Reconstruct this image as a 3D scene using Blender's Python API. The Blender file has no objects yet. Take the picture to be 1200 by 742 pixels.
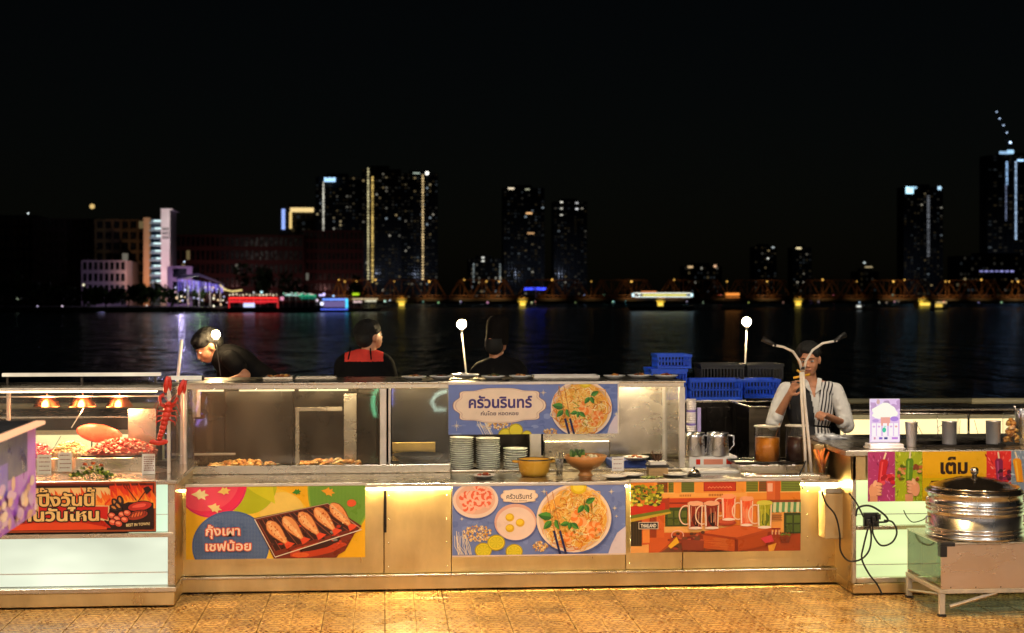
import bpy, bmesh, math, random
from mathutils import Vector, Matrix, Euler, noise
random.seed(7)
R = random.random
def U(a, b): return a + (b - a) * random.random()
sc = bpy.context.scene
col = sc.collection
# ---------------------------------------------------------------- camera
F, HZ, H, TH = 1790.0, 345.0, 2.0, math.atan(149 / 1790.0)
CT, ST = math.cos(TH), math.sin(TH)
cam_d = bpy.data.cameras.new('camera')
cam = bpy.data.objects.new('camera', cam_d); col.objects.link(cam)
cam.location = (0, 0, H); cam.rotation_euler = (math.pi / 2, 0, -TH)
cam_d.sensor_width = 36; cam_d.lens = 36 * F / 1200; cam_d.shift_y = -(371 - HZ) / 1200
cam_d.clip_end = 9000; cam_d.clip_start = 0.1
cam_d.dof.use_dof = True; cam_d.dof.focus_distance = 10.7; cam_d.dof.aperture_fstop = 2.8
sc.camera = cam
sc.view_settings.view_transform = 'Standard'; sc.view_settings.look = 'None'
sc.view_settings.exposure = 0; sc.view_settings.gamma = 1
sc.cycles.use_denoising = True; sc.cycles.sample_clamp_indirect = 6; sc.cycles.sample_clamp_direct = 0
sc.cycles.max_bounces = 8; sc.cycles.transparent_max_bounces = 16; sc.cycles.diffuse_bounces = 3
sc.cycles.glossy_bounces = 4; sc.cycles.caustics_reflective = False; sc.cycles.caustics_refractive = False
sc.cycles.use_light_tree = True
# ---------------------------------------------------------------- night sky, moon, deck lamps
w = bpy.data.worlds.new('World'); sc.world = w; w.use_nodes = True
wn = w.node_tree.nodes; bg = wn['Background']
sky = wn.new('ShaderNodeTexSky'); sky.sky_type = 'NISHITA'; sky.sun_disc = False
sky.sun_elevation = math.radians(12); sky.sun_rotation = math.radians(200)
w.node_tree.links.new(sky.outputs[0], bg.inputs[0]); bg.inputs[1].default_value = 0.00035
ml = bpy.data.lights.new('moon', 'SUN'); ml.energy = 0.004; ml.angle = math.radians(0.5); ml.color = (.8, .87, 1)
mo = bpy.data.objects.new('moon', ml); mo.rotation_euler = (math.radians(50), 0, math.radians(25)); col.objects.link(mo)
def lamp(name, loc, power, colr, radius=.1, kind='POINT', rot=None, spot=None, blend=.5, parent=None):
    l = bpy.data.lights.new(name, kind); l.energy = power; l.color = colr
    if kind in ('POINT', 'SPOT'): l.shadow_soft_size = radius
    if kind == 'SPOT': l.spot_size = math.radians(spot); l.spot_blend = blend
    o = bpy.data.objects.new(name, l); o.location = loc
    if rot: o.rotation_euler = rot
    if parent: o.parent = parent
    col.objects.link(o); return o
WARM = (1.0, .62, .30)
# the restaurant deck's own lamps, hung above and behind the viewer and over the walkway
for (x, y, z, p, c) in ((-3.6, 4.8, 4.3, 420, (1, .88, .73)), (.4, 5.2, 4.4, 480, (1, .88, .73)), (4.4, 4.9, 4.3, 420, (1, .88, .73))):
    lamp('deck_lamp', (x, y, z), p, c, .14)
for (x, y, p) in ((-2.3, 8.8, 350), (.3, 8.7, 430), (2.3, 8.8, 430), (4.3, 8.8, 200)):      # downlights over the walkway
    lamp('walkway_downlight', (x, y, 4.2), p, (1, .58, .18), .08, 'SPOT', (math.radians(-3), 0, 0), 78, .8)

lamp('bar_downlight', (3.55, 10.4, 3.6), 150, (1, .84, .62), .08, 'SPOT', (math.radians(20), 0, 0), 62, .6)      # unseen spot added to brighten the drinks bar and its barman
lamp('stall_downlight', (-2.5, 9.4, 3.4), 60, (1, .66, .42), .08, 'SPOT', (math.radians(18), 0, 0), 60, .7)  # unseen spot added to brighten the grill stall
# ---------------------------------------------------------------- helpers
def at(px, py, Y):
    u = (px - 600) / F; v = (HZ - py) / F; t = Y / (CT - u * ST)
    return Vector((t * (ST + u * CT), Y, H + t * v))
def X(px, Y): return at(px, 345, Y).x
def Z(px, py, Y): return at(px, py, Y).z
def S(px, Y): return (Y / (CT - (px - 600) / F * ST)) / F      # metres per pixel
def lin(h, k=1.0):
    if isinstance(h, str):
        h = h.lstrip('#'); c = [int(h[i:i + 2], 16) / 255 for i in (0, 2, 4)]
    else: c = [v / 255 for v in h]
    return tuple(((v / 12.92) if v <= .04045 else ((v + .055) / 1.055) ** 2.4) * k for v in c) + (1,)
def tag(o, label=None, cat=None, group=None, kind=None):
    if label: o['label'] = label
    if cat: o['category'] = cat
    if group: o['group'] = group
    if kind: o['kind'] = kind
    return o
def empty(name, loc, label=None, cat=None, group=None, rz=0):
    o = bpy.data.objects.new(name, None); o.location = loc; o.rotation_euler = (0, 0, rz); o.empty_display_size = .1
    col.objects.link(o); return tag(o, label, cat, group)
def copy_tree(o, parent=None, loc=None, rz=None):
    c = o.copy(); col.objects.link(c)
    if parent: c.parent = parent
    if loc is not None: c.location = loc
    if rz is not None: c.rotation_euler = (0, 0, rz)
    for ch in [k for k in bpy.data.objects if k.parent == o]:
        copy_tree(ch, c)
    return c
KIDS = {}
class MB:
    def __init__(s): s.v = []; s.f = []; s.m = []; s.c = []; s.sm = []
    def add(s, vs, fs, mat=0, c=None, sm=False):
        b = len(s.v); s.v += [tuple(p) for p in vs]
        for f in fs: s.f.append([b + i for i in f]); s.m.append(mat); s.c.append(c); s.sm.append(sm)
        return s
    def box(s, x0, x1, y0, y1, z0, z1, mat=0, c=None, M=None):
        vs = [Vector((x, y, z)) for x in (x0, x1) for y in (y0, y1) for z in (z0, z1)]
        if M: vs = [M @ p for p in vs]
        return s.add(vs, [(0, 1, 3, 2), (4, 6, 7, 5), (0, 4, 5, 1), (2, 3, 7, 6), (0, 2, 6, 4), (1, 5, 7, 3)], mat, c)
    def cbox(s, c0, sx, sy, sz, mat=0, c=None, rot=None):
        M = Matrix.Translation(c0) @ (Euler(rot).to_matrix().to_4x4() if rot else Matrix.Identity(4))
        return s.box(-sx / 2, sx / 2, -sy / 2, sy / 2, -sz / 2, sz / 2, mat, c, M)
    def lathe(s, prof, n=24, o=(0, 0, 0), mat=0, c=None, M=None, a0=0, a1=2 * math.pi, sm=True):
        full = abs(a1 - a0 - 2 * math.pi) < 1e-6; k = n if full else n + 1; vs = []; fs = []
        for (r, z) in prof:
            for i in range(k):
                a = a0 + (a1 - a0) * i / n; p = Vector((r * math.cos(a), r * math.sin(a), z))
                if M: p = M @ p
                vs.append(p + Vector(o))
        for j in range(len(prof) - 1):
            for i in range(n):
                i2 = (i + 1) % k if full else i + 1
                fs.append((j * k + i, j * k + i2, (j + 1) * k + i2, (j + 1) * k + i))
        if prof[0][0] > 1e-5 and full and s_close: fs.append(tuple(range(k))[::-1])
        if prof[-1][0] > 1e-5 and full and s_close: fs.append(tuple((len(prof) - 1) * k + i for i in range(k)))
        return s.add(vs, fs, mat, c, sm)
    def cyl(s, p0, p1, r0, r1=None, n=12, mat=0, c=None, sm=True):
        return s.tube([p0, p1], [r0, r0 if r1 is None else r1], n, mat, c, sm)
    def tube(s, pts, r, n=8, mat=0, c=None, sm=True, cap=True):
        pts = [Vector(p) for p in pts]; rs = r if isinstance(r, (list, tuple)) else [r] * len(pts); vs = []; fs = []
        d0 = (pts[1] - pts[0]).normalized(); up = Vector((0, 0, 1)) if abs(d0.z) < .9 else Vector((1, 0, 0))
        a = d0.cross(up).normalized()
        for i, p in enumerate(pts):
            d = (pts[min(i + 1, len(pts) - 1)] - pts[max(i - 1, 0)]).normalized()
            a = (a - d * a.dot(d)).normalized(); b = d.cross(a)
            for k in range(n):
                t = 2 * math.pi * k / n; vs.append(p + (a * math.cos(t) + b * math.sin(t)) * rs[i])
        for i in range(len(pts) - 1):
            for k in range(n):
                k2 = (k + 1) % n; fs.append((i * n + k, i * n + k2, (i + 1) * n + k2, (i + 1) * n + k))
        if cap: fs.append(tuple(range(n))[::-1]); fs.append(tuple((len(pts) - 1) * n + k for k in range(n)))
        return s.add(vs, fs, mat, c, sm)
    def ball(s, c0, r, sx=1, sy=1, sz=1, n=10, m=7, mat=0, c=None, rot=None, nz=0):
        M = Euler(rot).to_matrix() if rot else None; vs = []; fs = []
        for j in range(m + 1):
            for i in range(n):
                t = math.pi * j / m; a = 2 * math.pi * i / n
                p = Vector((math.sin(t) * math.cos(a) * sx, math.sin(t) * math.sin(a) * sy, math.cos(t) * sz)) * r
                if nz: p *= 1 + nz * noise.noise(p * (2.2 / r) + Vector(c0) * 7)
                if M: p = M @ p
                vs.append(p + Vector(c0))
        for j in range(m):
            for i in range(n): fs.append((j * n + i, (j + 1) * n + i, (j + 1) * n + (i + 1) % n, j * n + (i + 1) % n))
        return s.add(vs, fs, mat, c, True)
    def prism(s, pts, y0, y1, mat=0, c=None, M=None):   # outline in x,z
        n = len(pts); vs = [Vector((p[0], y0, p[1])) for p in pts] + [Vector((p[0], y1, p[1])) for p in pts]
        if M: vs = [M @ p for p in vs]
        return s.add(vs, [tuple(range(n)), tuple(range(n, 2 * n))[::-1]] + [(i, n + i, n + (i + 1) % n, (i + 1) % n) for i in range(n)], mat, c)
    def mesh(s, name, mats):
        me = bpy.data.meshes.new(name); me.from_pydata(s.v, [], s.f)
        for m in (mats if isinstance(mats, (list, tuple)) else [mats]): me.materials.append(m)
        me.polygons.foreach_set('material_index', s.m); me.polygons.foreach_set('use_smooth', s.sm)
        if any(c is not None for c in s.c):
            ca = me.color_attributes.new('Col', 'FLOAT_COLOR', 'CORNER'); d = []
            for f, c in zip(s.f, s.c): d += list(c or (1, 1, 1, 1)) * len(f)
            ca.data.foreach_set('color', d)
        me.update(); bm = bmesh.new(); bm.from_mesh(me)
        if not s_flat: bmesh.ops.recalc_face_normals(bm, faces=bm.faces)
        bm.to_mesh(me); bm.free(); return me
    def build(s, name, mats, parent=None, bevel=0, loc=None):
        o = bpy.data.objects.new(name, s.mesh(name, mats)); col.objects.link(o)
        if parent is not None: o.parent = parent; KIDS.setdefault(parent.name, []).append(o)
        if loc is not None: o.location = loc
        if bevel:
            b = o.modifiers.new('bevel', 'BEVEL'); b.width = bevel; b.segments = 2; b.limit_method = 'ANGLE'; b.harden_normals = False
        return o
s_close = True; s_flat = False
def bx(name, mat, parent, x0, x1, y0, y1, z0, z1, bevel=.003):
    return MB().box(x0, x1, y0, y1, z0, z1).build(name, mat, parent, bevel)
def local(root, p): return Vector(p) - root.location

# ---------------------------------------------------------------- materials
MATS = {}
def nodes(name):
    m = bpy.data.materials.new(name); m.use_nodes = True; t = m.node_tree
    return m, t, t.nodes, t.links, t.nodes['Principled BSDF']
def pm(name, base, rough=.5, metal=0, var=.25, scale=6, bump=.0, bscale=80, stretch=None, base2=None, spec=.5, rvar=.12, coat=0, sss=0, trans=0, ior=1.45, emit=None, es=0, vc=False, bdet=3):
    m, t, n, l, b = nodes(name)
    base = lin(base) if isinstance(base, str) else tuple(base) + ((1,) if len(base) == 3 else ())
    tc = n.new('ShaderNodeTexCoord'); mp = n.new('ShaderNodeMapping'); l.new(tc.outputs['Object'], mp.inputs[0])
    if stretch: mp.inputs['Scale'].default_value = stretch
    nz = n.new('ShaderNodeTexNoise'); nz.inputs['Scale'].default_value = scale; nz.inputs['Detail'].default_value = 5; nz.inputs['Roughness'].default_value = .6
    l.new(mp.outputs[0], nz.inputs[0])
    mx = n.new('ShaderNodeMix'); mx.data_type = 'RGBA'
    if vc:
        at_ = n.new('ShaderNodeVertexColor'); at_.layer_name = 'Col'
        mul = n.new('ShaderNodeMix'); mul.data_type = 'RGBA'; mul.blend_type = 'MULTIPLY'; mul.inputs[0].default_value = 1
        r2 = n.new('ShaderNodeMapRange'); r2.inputs[1].default_value = .25; r2.inputs[2].default_value = .75; r2.inputs[3].default_value = 1 - var; r2.inputs[4].default_value = 1 + var * .4
        l.new(nz.outputs[0], r2.inputs[0]); l.new(at_.outputs[0], mul.inputs[6]); l.new(r2.outputs[0], mul.inputs[7]); l.new(mul.outputs[2], b.inputs['Base Color'])
    else:
        d = lin(base2) if isinstance(base2, str) else (base2 and tuple(base2) + (1,)) or tuple(c * (1 - var) for c in base[:3]) + (1,)
        r2 = n.new('ShaderNodeMapRange'); r2.inputs[1].default_value = .35; r2.inputs[2].default_value = .65
        l.new(nz.outputs[0], r2.inputs[0]); l.new(r2.outputs[0], mx.inputs[0]); mx.inputs[6].default_value = d; mx.inputs[7].default_value = base
        l.new(mx.outputs[2], b.inputs['Base Color'])
    rr = n.new('ShaderNodeMapRange'); rr.inputs[1].default_value = .3; rr.inputs[2].default_value = .7; rr.inputs[3].default_value = max(.02, rough - rvar); rr.inputs[4].default_value = min(1, rough + rvar)
    l.new(nz.outputs[0], rr.inputs[0]); l.new(rr.outputs[0], b.inputs['Roughness'])
    b.inputs['Metallic'].default_value = metal; b.inputs['Specular IOR Level'].default_value = spec; b.inputs['IOR'].default_value = ior
    b.inputs['Coat Weight'].default_value = coat; b.inputs['Transmission Weight'].default_value = trans
    if sss: b.inputs['Subsurface Weight'].default_value = sss; b.inputs['Subsurface Scale'].default_value = .01; b.inputs['Subsurface Radius'].default_value = (1, .4, .2)
    if bump:
        n2 = n.new('ShaderNodeTexNoise'); n2.inputs['Scale'].default_value = bscale; n2.inputs['Detail'].default_value = bdet; l.new(mp.outputs[0], n2.inputs[0])
        bp = n.new('ShaderNodeBump'); bp.inputs['Strength'].default_value = bump; bp.inputs['Distance'].default_value = .01
        l.new(n2.outputs[0], bp.inputs['Height']); l.new(bp.outputs[0], b.inputs['Normal'])
    if emit: b.inputs['Emission Color'].default_value = lin(emit) if isinstance(emit, str) else tuple(emit) + (1,); b.inputs['Emission Strength'].default_value = es
    return m
def em(name, colr, s, var=0, scale=3, stretch=None):
    m, t, n, l, b = nodes(name); n.remove(b); e = n.new('ShaderNodeEmission'); out = n['Material Output']
    c = lin(colr) if isinstance(colr, str) else tuple(colr) + (1,)
    e.inputs[0].default_value = c; e.inputs[1].default_value = s; l.new(e.outputs[0], out.inputs[0])
    if var:
        tc = n.new('ShaderNodeTexCoord'); mp = n.new('ShaderNodeMapping'); l.new(tc.outputs['Object'], mp.inputs[0])
        if stretch: mp.inputs['Scale'].default_value = stretch
        nz = n.new('ShaderNodeTexNoise'); nz.inputs['Scale'].default_value = scale; l.new(mp.outputs[0], nz.inputs[0])
        r = n.new('ShaderNodeMapRange'); r.inputs[1].default_value = .3; r.inputs[2].default_value = .7; r.inputs[3].default_value = s * (1 - var); r.inputs[4].default_value = s * (1 + var)
        l.new(nz.outputs[0], r.inputs[0]); l.new(r.outputs[0], e.inputs[1])
    return m
def em_vc(name, s):
    m, t, n, l, b = nodes(name); n.remove(b); e = n.new('ShaderNodeEmission')
    a = n.new('ShaderNodeVertexColor'); a.layer_name = 'Col'; l.new(a.outputs[0], e.inputs[0]); e.inputs[1].default_value = s
    l.new(e.outputs[0], n['Material Output'].inputs[0]); return m
def glass_mat(name, tint=(1, 1, 1), dirt=.05, dirtcol=(.75, .72, .66), rough=.03, dscale=3, stretch=(1, 1, .25)):
    m, t, n, l, b = nodes(name); n.remove(b); out = n['Material Output']
    tr = n.new('ShaderNodeBsdfTransparent'); tr.inputs[0].default_value = tuple(tint) + (1,)
    gl = n.new('ShaderNodeBsdfGlossy'); gl.inputs['Roughness'].default_value = rough
    fr = n.new('ShaderNodeLayerWeight'); fr.inputs[0].default_value = .5; pw = n.new('ShaderNodeMath'); pw.operation = 'POWER'; l.new(fr.outputs['Facing'], pw.inputs[0]); pw.inputs[1].default_value = 4; ma = n.new('ShaderNodeMath'); ma.operation = 'MULTIPLY_ADD'; l.new(pw.outputs[0], ma.inputs[0]); ma.inputs[1].default_value = .85; ma.inputs[2].default_value = .05
    mx = n.new('ShaderNodeMixShader'); l.new(ma.outputs[0], mx.inputs[0]); l.new(tr.outputs[0], mx.inputs[1]); l.new(gl.outputs[0], mx.inputs[2])
    df = n.new('ShaderNodeBsdfDiffuse'); df.inputs[0].default_value = tuple(dirtcol) + (1,)
    tc = n.new('ShaderNodeTexCoord'); mp = n.new('ShaderNodeMapping'); mp.inputs['Scale'].default_value = stretch; l.new(tc.outputs['Object'], mp.inputs[0])
    nz = n.new('ShaderNodeTexNoise'); nz.inputs['Scale'].default_value = dscale; nz.inputs['Detail'].default_value = 8; l.new(mp.outputs[0], nz.inputs[0])
    r = n.new('ShaderNodeMapRange'); r.inputs[1].default_value = .35; r.inputs[2].default_value = .8; r.inputs[3].default_value = dirt * .3; r.inputs[4].default_value = dirt * 2.2
    l.new(nz.outputs[0], r.inputs[0]); m2 = n.new('ShaderNodeMixShader'); l.new(r.outputs[0], m2.inputs[0]); l.new(mx.outputs[0], m2.inputs[1]); l.new(df.outputs[0], m2.inputs[2])
    l.new(m2.outputs[0], out.inputs[0]); return m
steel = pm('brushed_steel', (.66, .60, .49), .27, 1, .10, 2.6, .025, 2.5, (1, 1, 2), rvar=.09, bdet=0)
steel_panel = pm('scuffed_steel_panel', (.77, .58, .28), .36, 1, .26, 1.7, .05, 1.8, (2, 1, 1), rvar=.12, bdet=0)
steel_dark = pm('dark_smoky_steel', (.055, .048, .042), .30, 1, .4, 1.6, .08, 2.2, (1, 1, 1), bdet=0)
steel_shiny = pm('polished_steel', (.74, .75, .78), .27, 1, .12, 5, rvar=.05)
chrome = pm('worn_chrome', (.75, .72, .68), .2, 1, .2, 8)
alu = pm('satin_aluminium', (.72, .68, .62), .38, .85, .2, 5, .05, 90)
white_met = pm('white_painted_metal', (.74, .70, .62), .35, 0, .15, 6)
black_pl = pm('black_plastic', (.018, .018, .02), .4, 0, .3, 8)
black_rub = pm('black_rubber_cable', (.012, .012, .012), .5, 0, .3, 8)
porcelain = pm('glazed_porcelain', (.78, .75, .70), .18, 0, .08, 8, coat=.3)
porcelain_g = pm('celadon_plate', (.74, .76, .68), .2, 0, .1, 8, coat=.3)
paper = pm('white_card', (.80, .77, .72), .6, 0, .06, 12)
print_m = pm('printed_vinyl', (1, 1, 1), .34, 0, .12, 7, .5, 3.5, vc=True, spec=.45, bdet=0)
print_paper = pm('printed_card', (1, 1, 1), .6, 0, .05, 22, vc=True, spec=.2)
varied = pm('mixed_food', (1, 1, 1), .38, 0, .3, 60, .25, 120, vc=True, spec=.6)
glass = glass_mat('case_glass', (.97, .98, .96), .03)
glass_smoky = glass_mat('greasy_case_glass', (.90, .89, .86), .05, (.72, .54, .34))
glass_clear = glass_mat('clear_tumbler_glass', (.97, .98, .98), .02, rough=.02, stretch=(6, 6, 6))
led_warm = em('warm_led_strip', (1, .72, .27), 210)
led_white = em('neutral_led_strip', (1, .78, .42), 70)
cloth_black = pm('black_cotton', (.0055, .005, .0055), .85, 0, .4, 20, .3, 300, spec=.15)
cloth_white = pm('white_shirt_cotton', (.74, .71, .66), .8, 0, .12, 14, .35, 30, spec=.2)
skin = pm('warm_skin', (.58, .26, .14), .5, 0, .15, 14, .08, 220, sss=.08)
hair_m = pm('black_hair', (.006, .005, .004), .72, 0, .5, 40, .5, 160, (4, 4, 1))
# ---------------------------------------------------------------- flat printed artwork (posters, labels)
_TC = {}
def _glyphs(s, off):
    k = (s, off)
    if k in _TC: return _TC[k]
    c = bpy.data.curves.new('t', 'FONT'); c.body = s; c.resolution_u = 3; c.offset = off
    o = bpy.data.objects.new('t', c); col.objects.link(o)
    dg = bpy.context.evaluated_depsgraph_get(); dg.update()
    me = bpy.data.meshes.new_from_object(o.evaluated_get(dg))
    r = ([tuple(v.co[:2]) for v in me.vertices], [tuple(p.vertices) for p in me.polygons])
    bpy.data.objects.remove(o); bpy.data.curves.remove(c); bpy.data.meshes.remove(me)
    _TC[k] = r; return r
def text_polys(s, off=0.0):
    """three layers of glyph faces: letters, vowel marks, raised tone marks (they overlap, so each gets its own level)"""
    L = [[], [], [], []]; main = ''; bar = max(q[0] for q in _glyphs('l', 0)[0])
    for i, ch in enumerate(s):
        mark = ch in '\u0e31\u0e34\u0e35\u0e36\u0e37\u0e38\u0e39\u0e47\u0e48\u0e49\u0e4a\u0e4b\u0e4c'
        raised = ch in '\u0e48\u0e49\u0e4a\u0e4b\u0e4c' and i and s[i - 1] in '\u0e31\u0e34\u0e35\u0e36\u0e37'
        if ch != ' ':
            pen = max(q[0] for q in _glyphs(main + 'l', 0)[0]) - bar if main else 0
            if mark and i and s[i - 1] == '\u0e1b' or raised and s[i - 2] == '\u0e1b': pen -= .12
            v, f = _glyphs(ch, off); L[3 if raised else 2 if mark else i % 2] += [[(v[q][0] + pen, v[q][1] + (.27 if raised else 0)) for q in p] for p in f]
        main += ch
    return L
class Art:
    """flat print laid out in photo pixels on a board at depth Y; every shape is clipped to the board"""
    def __init__(s, x0, x1, y0, y1, Y, step=4e-5):
        s.r = (x0, x1, y0, y1); s.Y = Y; s.mb = MB(); s.z = .0008; s.step = step
        a = at(x0, y1, Y); b = at(x1, y0, Y); s.o = Vector((a.x, Y, a.z)); s.w = b.x - a.x; s.h = b.z - a.z
    def mp(s, p):
        x0, x1, y0, y1 = s.r
        return (s.w * (p[0] - x0) / (x1 - x0), -s.z, s.h * (y1 - p[1]) / (y1 - y0))
    def clip(s, pts):
        x0, x1, y0, y1 = s.r
        for ax, lim, sg in ((0, x0, 1), (0, x1, -1), (1, y0, 1), (1, y1, -1)):
            out = []
            for i in range(len(pts)):
                a, b = pts[i - 1], pts[i]; da = sg * (a[ax] - lim); db = sg * (b[ax] - lim)
                if (da >= 0) != (db >= 0):
                    t = da / (da - db); out.append((a[0] + (b[0] - a[0]) * t, a[1] + (b[1] - a[1]) * t))
                if db >= 0: out.append(b)
            pts = out
            if len(pts) < 3: return None
        return pts
    def raw(s, pts, c, up=True):
        x0, x1, y0, y1 = s.r
        if not all(x0 <= p[0] <= x1 and y0 <= p[1] <= y1 for p in pts): pts = s.clip(list(pts))
        if not pts: return
        if up: s.z += s.step
        s.mb.add([s.mp(p) for p in pts], [tuple(range(len(pts)))], 0, c if isinstance(c, tuple) else lin(c))
    def poly(s, pts, c): s.raw(pts, c)
    def rect(s, x0, y0, x1, y1, c): s.raw([(x0, y0), (x0, y1), (x1, y1), (x1, y0)], c)
    def ell(s, cx, cy, rx, ry=None, c='#fff', n=36, wob=0, rot=0, seed=0):
        ry = ry or rx; P = []
        for i in range(n):
            a = 2 * math.pi * i / n; k = 1 + wob * noise.noise(Vector((math.cos(a) * 2, math.sin(a) * 2, seed + cx)))
            x, y = rx * k * math.cos(a), ry * k * math.sin(a)
            P.append((cx + x * math.cos(rot) - y * math.sin(rot), cy + x * math.sin(rot) + y * math.cos(rot)))
        s.raw(P, c)
    def line(s, pts, wd, c, taper=False):
        s.z += s.step; L = []; n = len(pts)
        for i, p in enumerate(pts):
            a = pts[max(0, i - 1)]; b = pts[min(n - 1, i + 1)]; dx, dy = b[0] - a[0], b[1] - a[1]; d = math.hypot(dx, dy) or 1
            w_ = wd / 2 * (math.sin(math.pi * (i + .3) / (n - .4)) if taper else 1); L.append((p[0] - dy / d * w_, p[1] + dx / d * w_, p[0] + dy / d * w_, p[1] - dx / d * w_))
        for a, b in zip(L, L[1:]): s.raw([(a[0], a[1]), (b[0], b[1]), (b[2], b[3]), (a[2], a[3])], c, False)
    def arc(s, cx, cy, r, a0, a1, wd, c, n=10, sq=1, rot=0):
        P = []
        for i in range(n + 1):
            a = a0 + (a1 - a0) * i / n; x, y = r * math.cos(a), r * sq * math.sin(a)
            P.append((cx + x * math.cos(rot) - y * math.sin(rot), cy + x * math.sin(rot) + y * math.cos(rot)))
        s.line(P, wd, c)
    def text(s, st, x, y, wd, ht, c, bold=.0, out=None, ow=.05, slope=0):
        L = text_polys(st, bold); P = [p for l in L for q in l for p in q]; mx0, mx1 = min(p[0] for p in P), max(p[0] for p in P); sc_ = wd / (mx1 - mx0); sy = ht / max(p[1] for p in P)
        def put(cc, dx=0, dy=0):
            for l in L:
                if l: s.z += s.step * 1.5
                for q in l: s.raw([(x + dx + (p[0] - mx0) * sc_, y + dy - p[1] * sy + slope * (p[0] - mx0) * sc_) for p in q], cc, False)
        if out:
            for k in range(8): put(out, math.cos(k * .785) * ow * 18, math.sin(k * .785) * ow * 18)
        put(c)
    def leaf(s, x, y, L, W_, a, c, c2=None):
        ca, sa = math.cos(a), math.sin(a)
        P = [(0, 0), (.25, .42), (.5, .5), (.78, .3), (1, 0), (.78, -.3), (.5, -.5), (.25, -.42)]
        s.raw([(x + ca * u * L - sa * v * W_, y + sa * u * L + ca * v * W_) for u, v in P], c)
        if c2:
            s.raw([(x + ca * u * L - sa * v * W_, y + sa * u * L + ca * v * W_) for u, v in P[:5]], c2)
    def shrimp(s, x, y, r, a, c='#f08432', c2='#fab470'):
        for i in range(7):
            t = a + i * .62; k = 1 - i * .09
            s.ell(x + r * .62 * math.cos(t), y + r * .62 * math.sin(t), r * .58 * k, r * .46 * k, c if i % 2 else c2, 10, rot=t)
    def build(s, name, parent, mat=None):
        global s_flat
        s_flat = True
        o = s.mb.build(name, mat or print_m, parent, loc=s.o - parent.location)
        s_flat = False
        return o
def board(art, parent, name='sheet', th=.004, mat=None, c='#ffffff', over=0):
    x0, x1, y0, y1 = art.r; a = art.o - parent.location
    mb = MB().box(a.x - over, a.x + art.w + over, a.y, a.y + th, a.z - over, a.z + art.h + over, c=lin(c))
    return mb.build(name, mat or print_m, parent)
def padthai(A, cx, cy, rx, ry, seed=1):
    rnd = random.Random(seed)
    A.ell(cx + 1, cy + 2, rx * 1.02, ry * 1.02, '#4c5f9c', 48); A.ell(cx, cy, rx, ry, '#f3dcc4', 48); A.ell(cx, cy, rx * .93, ry * .93, '#e2bfa0', 48)
    A.ell(cx + 1, cy - 1, rx * .86, ry * .86, '#eeb04a', 40, .15)
    cols = ['#fbdc80', '#f8c860', '#f2ac3c', '#fde49c', '#fad070', '#e8902c', '#dc7a20', '#fdeab0', '#f6bc50']
    for i in range(230):
        a = rnd.uniform(0, 6.28); q = math.sqrt(rnd.random()) * .78; x, y = cx + rx * q * math.cos(a), cy + ry * q * math.sin(a)
        low = y > cy + ry * .25
        A.arc(x, y, rnd.uniform(.1, .3) * rx, rnd.uniform(0, 6), rnd.uniform(6.5, 9), rnd.uniform(.7, 1.2), rnd.choice(cols[1:] if low else cols), 7, rnd.uniform(.4, 1), rnd.uniform(0, 3))
    for i in range(26):
        a = rnd.uniform(0, 6.28); q = rnd.random() * .7; A.line([(cx + rx * q * math.cos(a), cy + ry * q * math.sin(a)), (cx + rx * q * math.cos(a) + rnd.uniform(-6, 6), cy + ry * q * math.sin(a) + rnd.uniform(-5, 3))], .8, rnd.choice(['#7f9c28', '#a8b23a', '#b24d18']))
    for (u, v, r, a) in ((.15, -.05, .24, 1), (.55, .3, .2, 3.5), (.38, .45, .18, 5), (-.1, .55, .17, 2)):
        A.shrimp(cx + u * rx, cy + v * ry, r * rx, a)
    A.ell(cx + .12 * rx, cy - .92 * ry, .22 * rx, .2 * ry, '#e3c11c', 20); A.ell(cx + .12 * rx, cy - .92 * ry, .15 * rx, .13 * ry, '#f4dc4a', 20)
    for (u, v, L, a) in ((.3, -.45, .3, -.5), (.26, -.4, .28, 2.2), (.3, -.42, .26, 1.2), (-.55, -.05, .42, 3.3), (-.6, .05, .32, 2.3), (-.5, .02, .3, 1.2), (-.12, .12, .26, 2.9), (-.08, .12, .27, .7), (-.1, .1, .22, 1.7)):
        A.leaf(cx + u * rx, cy + v * ry, L * rx, L * .55 * rx, a, '#2f6b2a', '#4f9438')
    for dx in (-.02, .14):
        x = cx + (dx - .52) * rx; A.line([(x - .2 * rx, cy - .8 * ry), (x + .02 * rx, cy + .38 * ry)], .8, '#c9854a'); A.line([(x, cy + .35 * ry), (x + .17 * rx, cy + 1.05 * ry)], 2.6, '#1d2658')
def peanuts(A, x, y, rx, ry, n, seed=0, cols=('#f0cf8e', '#dca95a', '#f8e2b4', '#c88f45')):
    rnd = random.Random(seed)
    for i in range(n):
        a = rnd.uniform(0, 6.28); q = math.sqrt(rnd.random()); A.ell(x + rx * q * math.cos(a), y + ry * q * math.sin(a), rnd.uniform(.8, 1.7), rnd.uniform(.6, 1.2), rnd.choice(cols), 7, rot=rnd.uniform(0, 3))
def sparkle(A, x, y, r, c='#e8dcc0'):
    for a in (0, 1.57, .785, 2.356):
        k = r if a in (0, 1.57) else r * .55; A.line([(x - k * math.cos(a), y - k * math.sin(a)), (x, y), (x + k * math.cos(a), y + k * math.sin(a))], .7, c, True)
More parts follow.
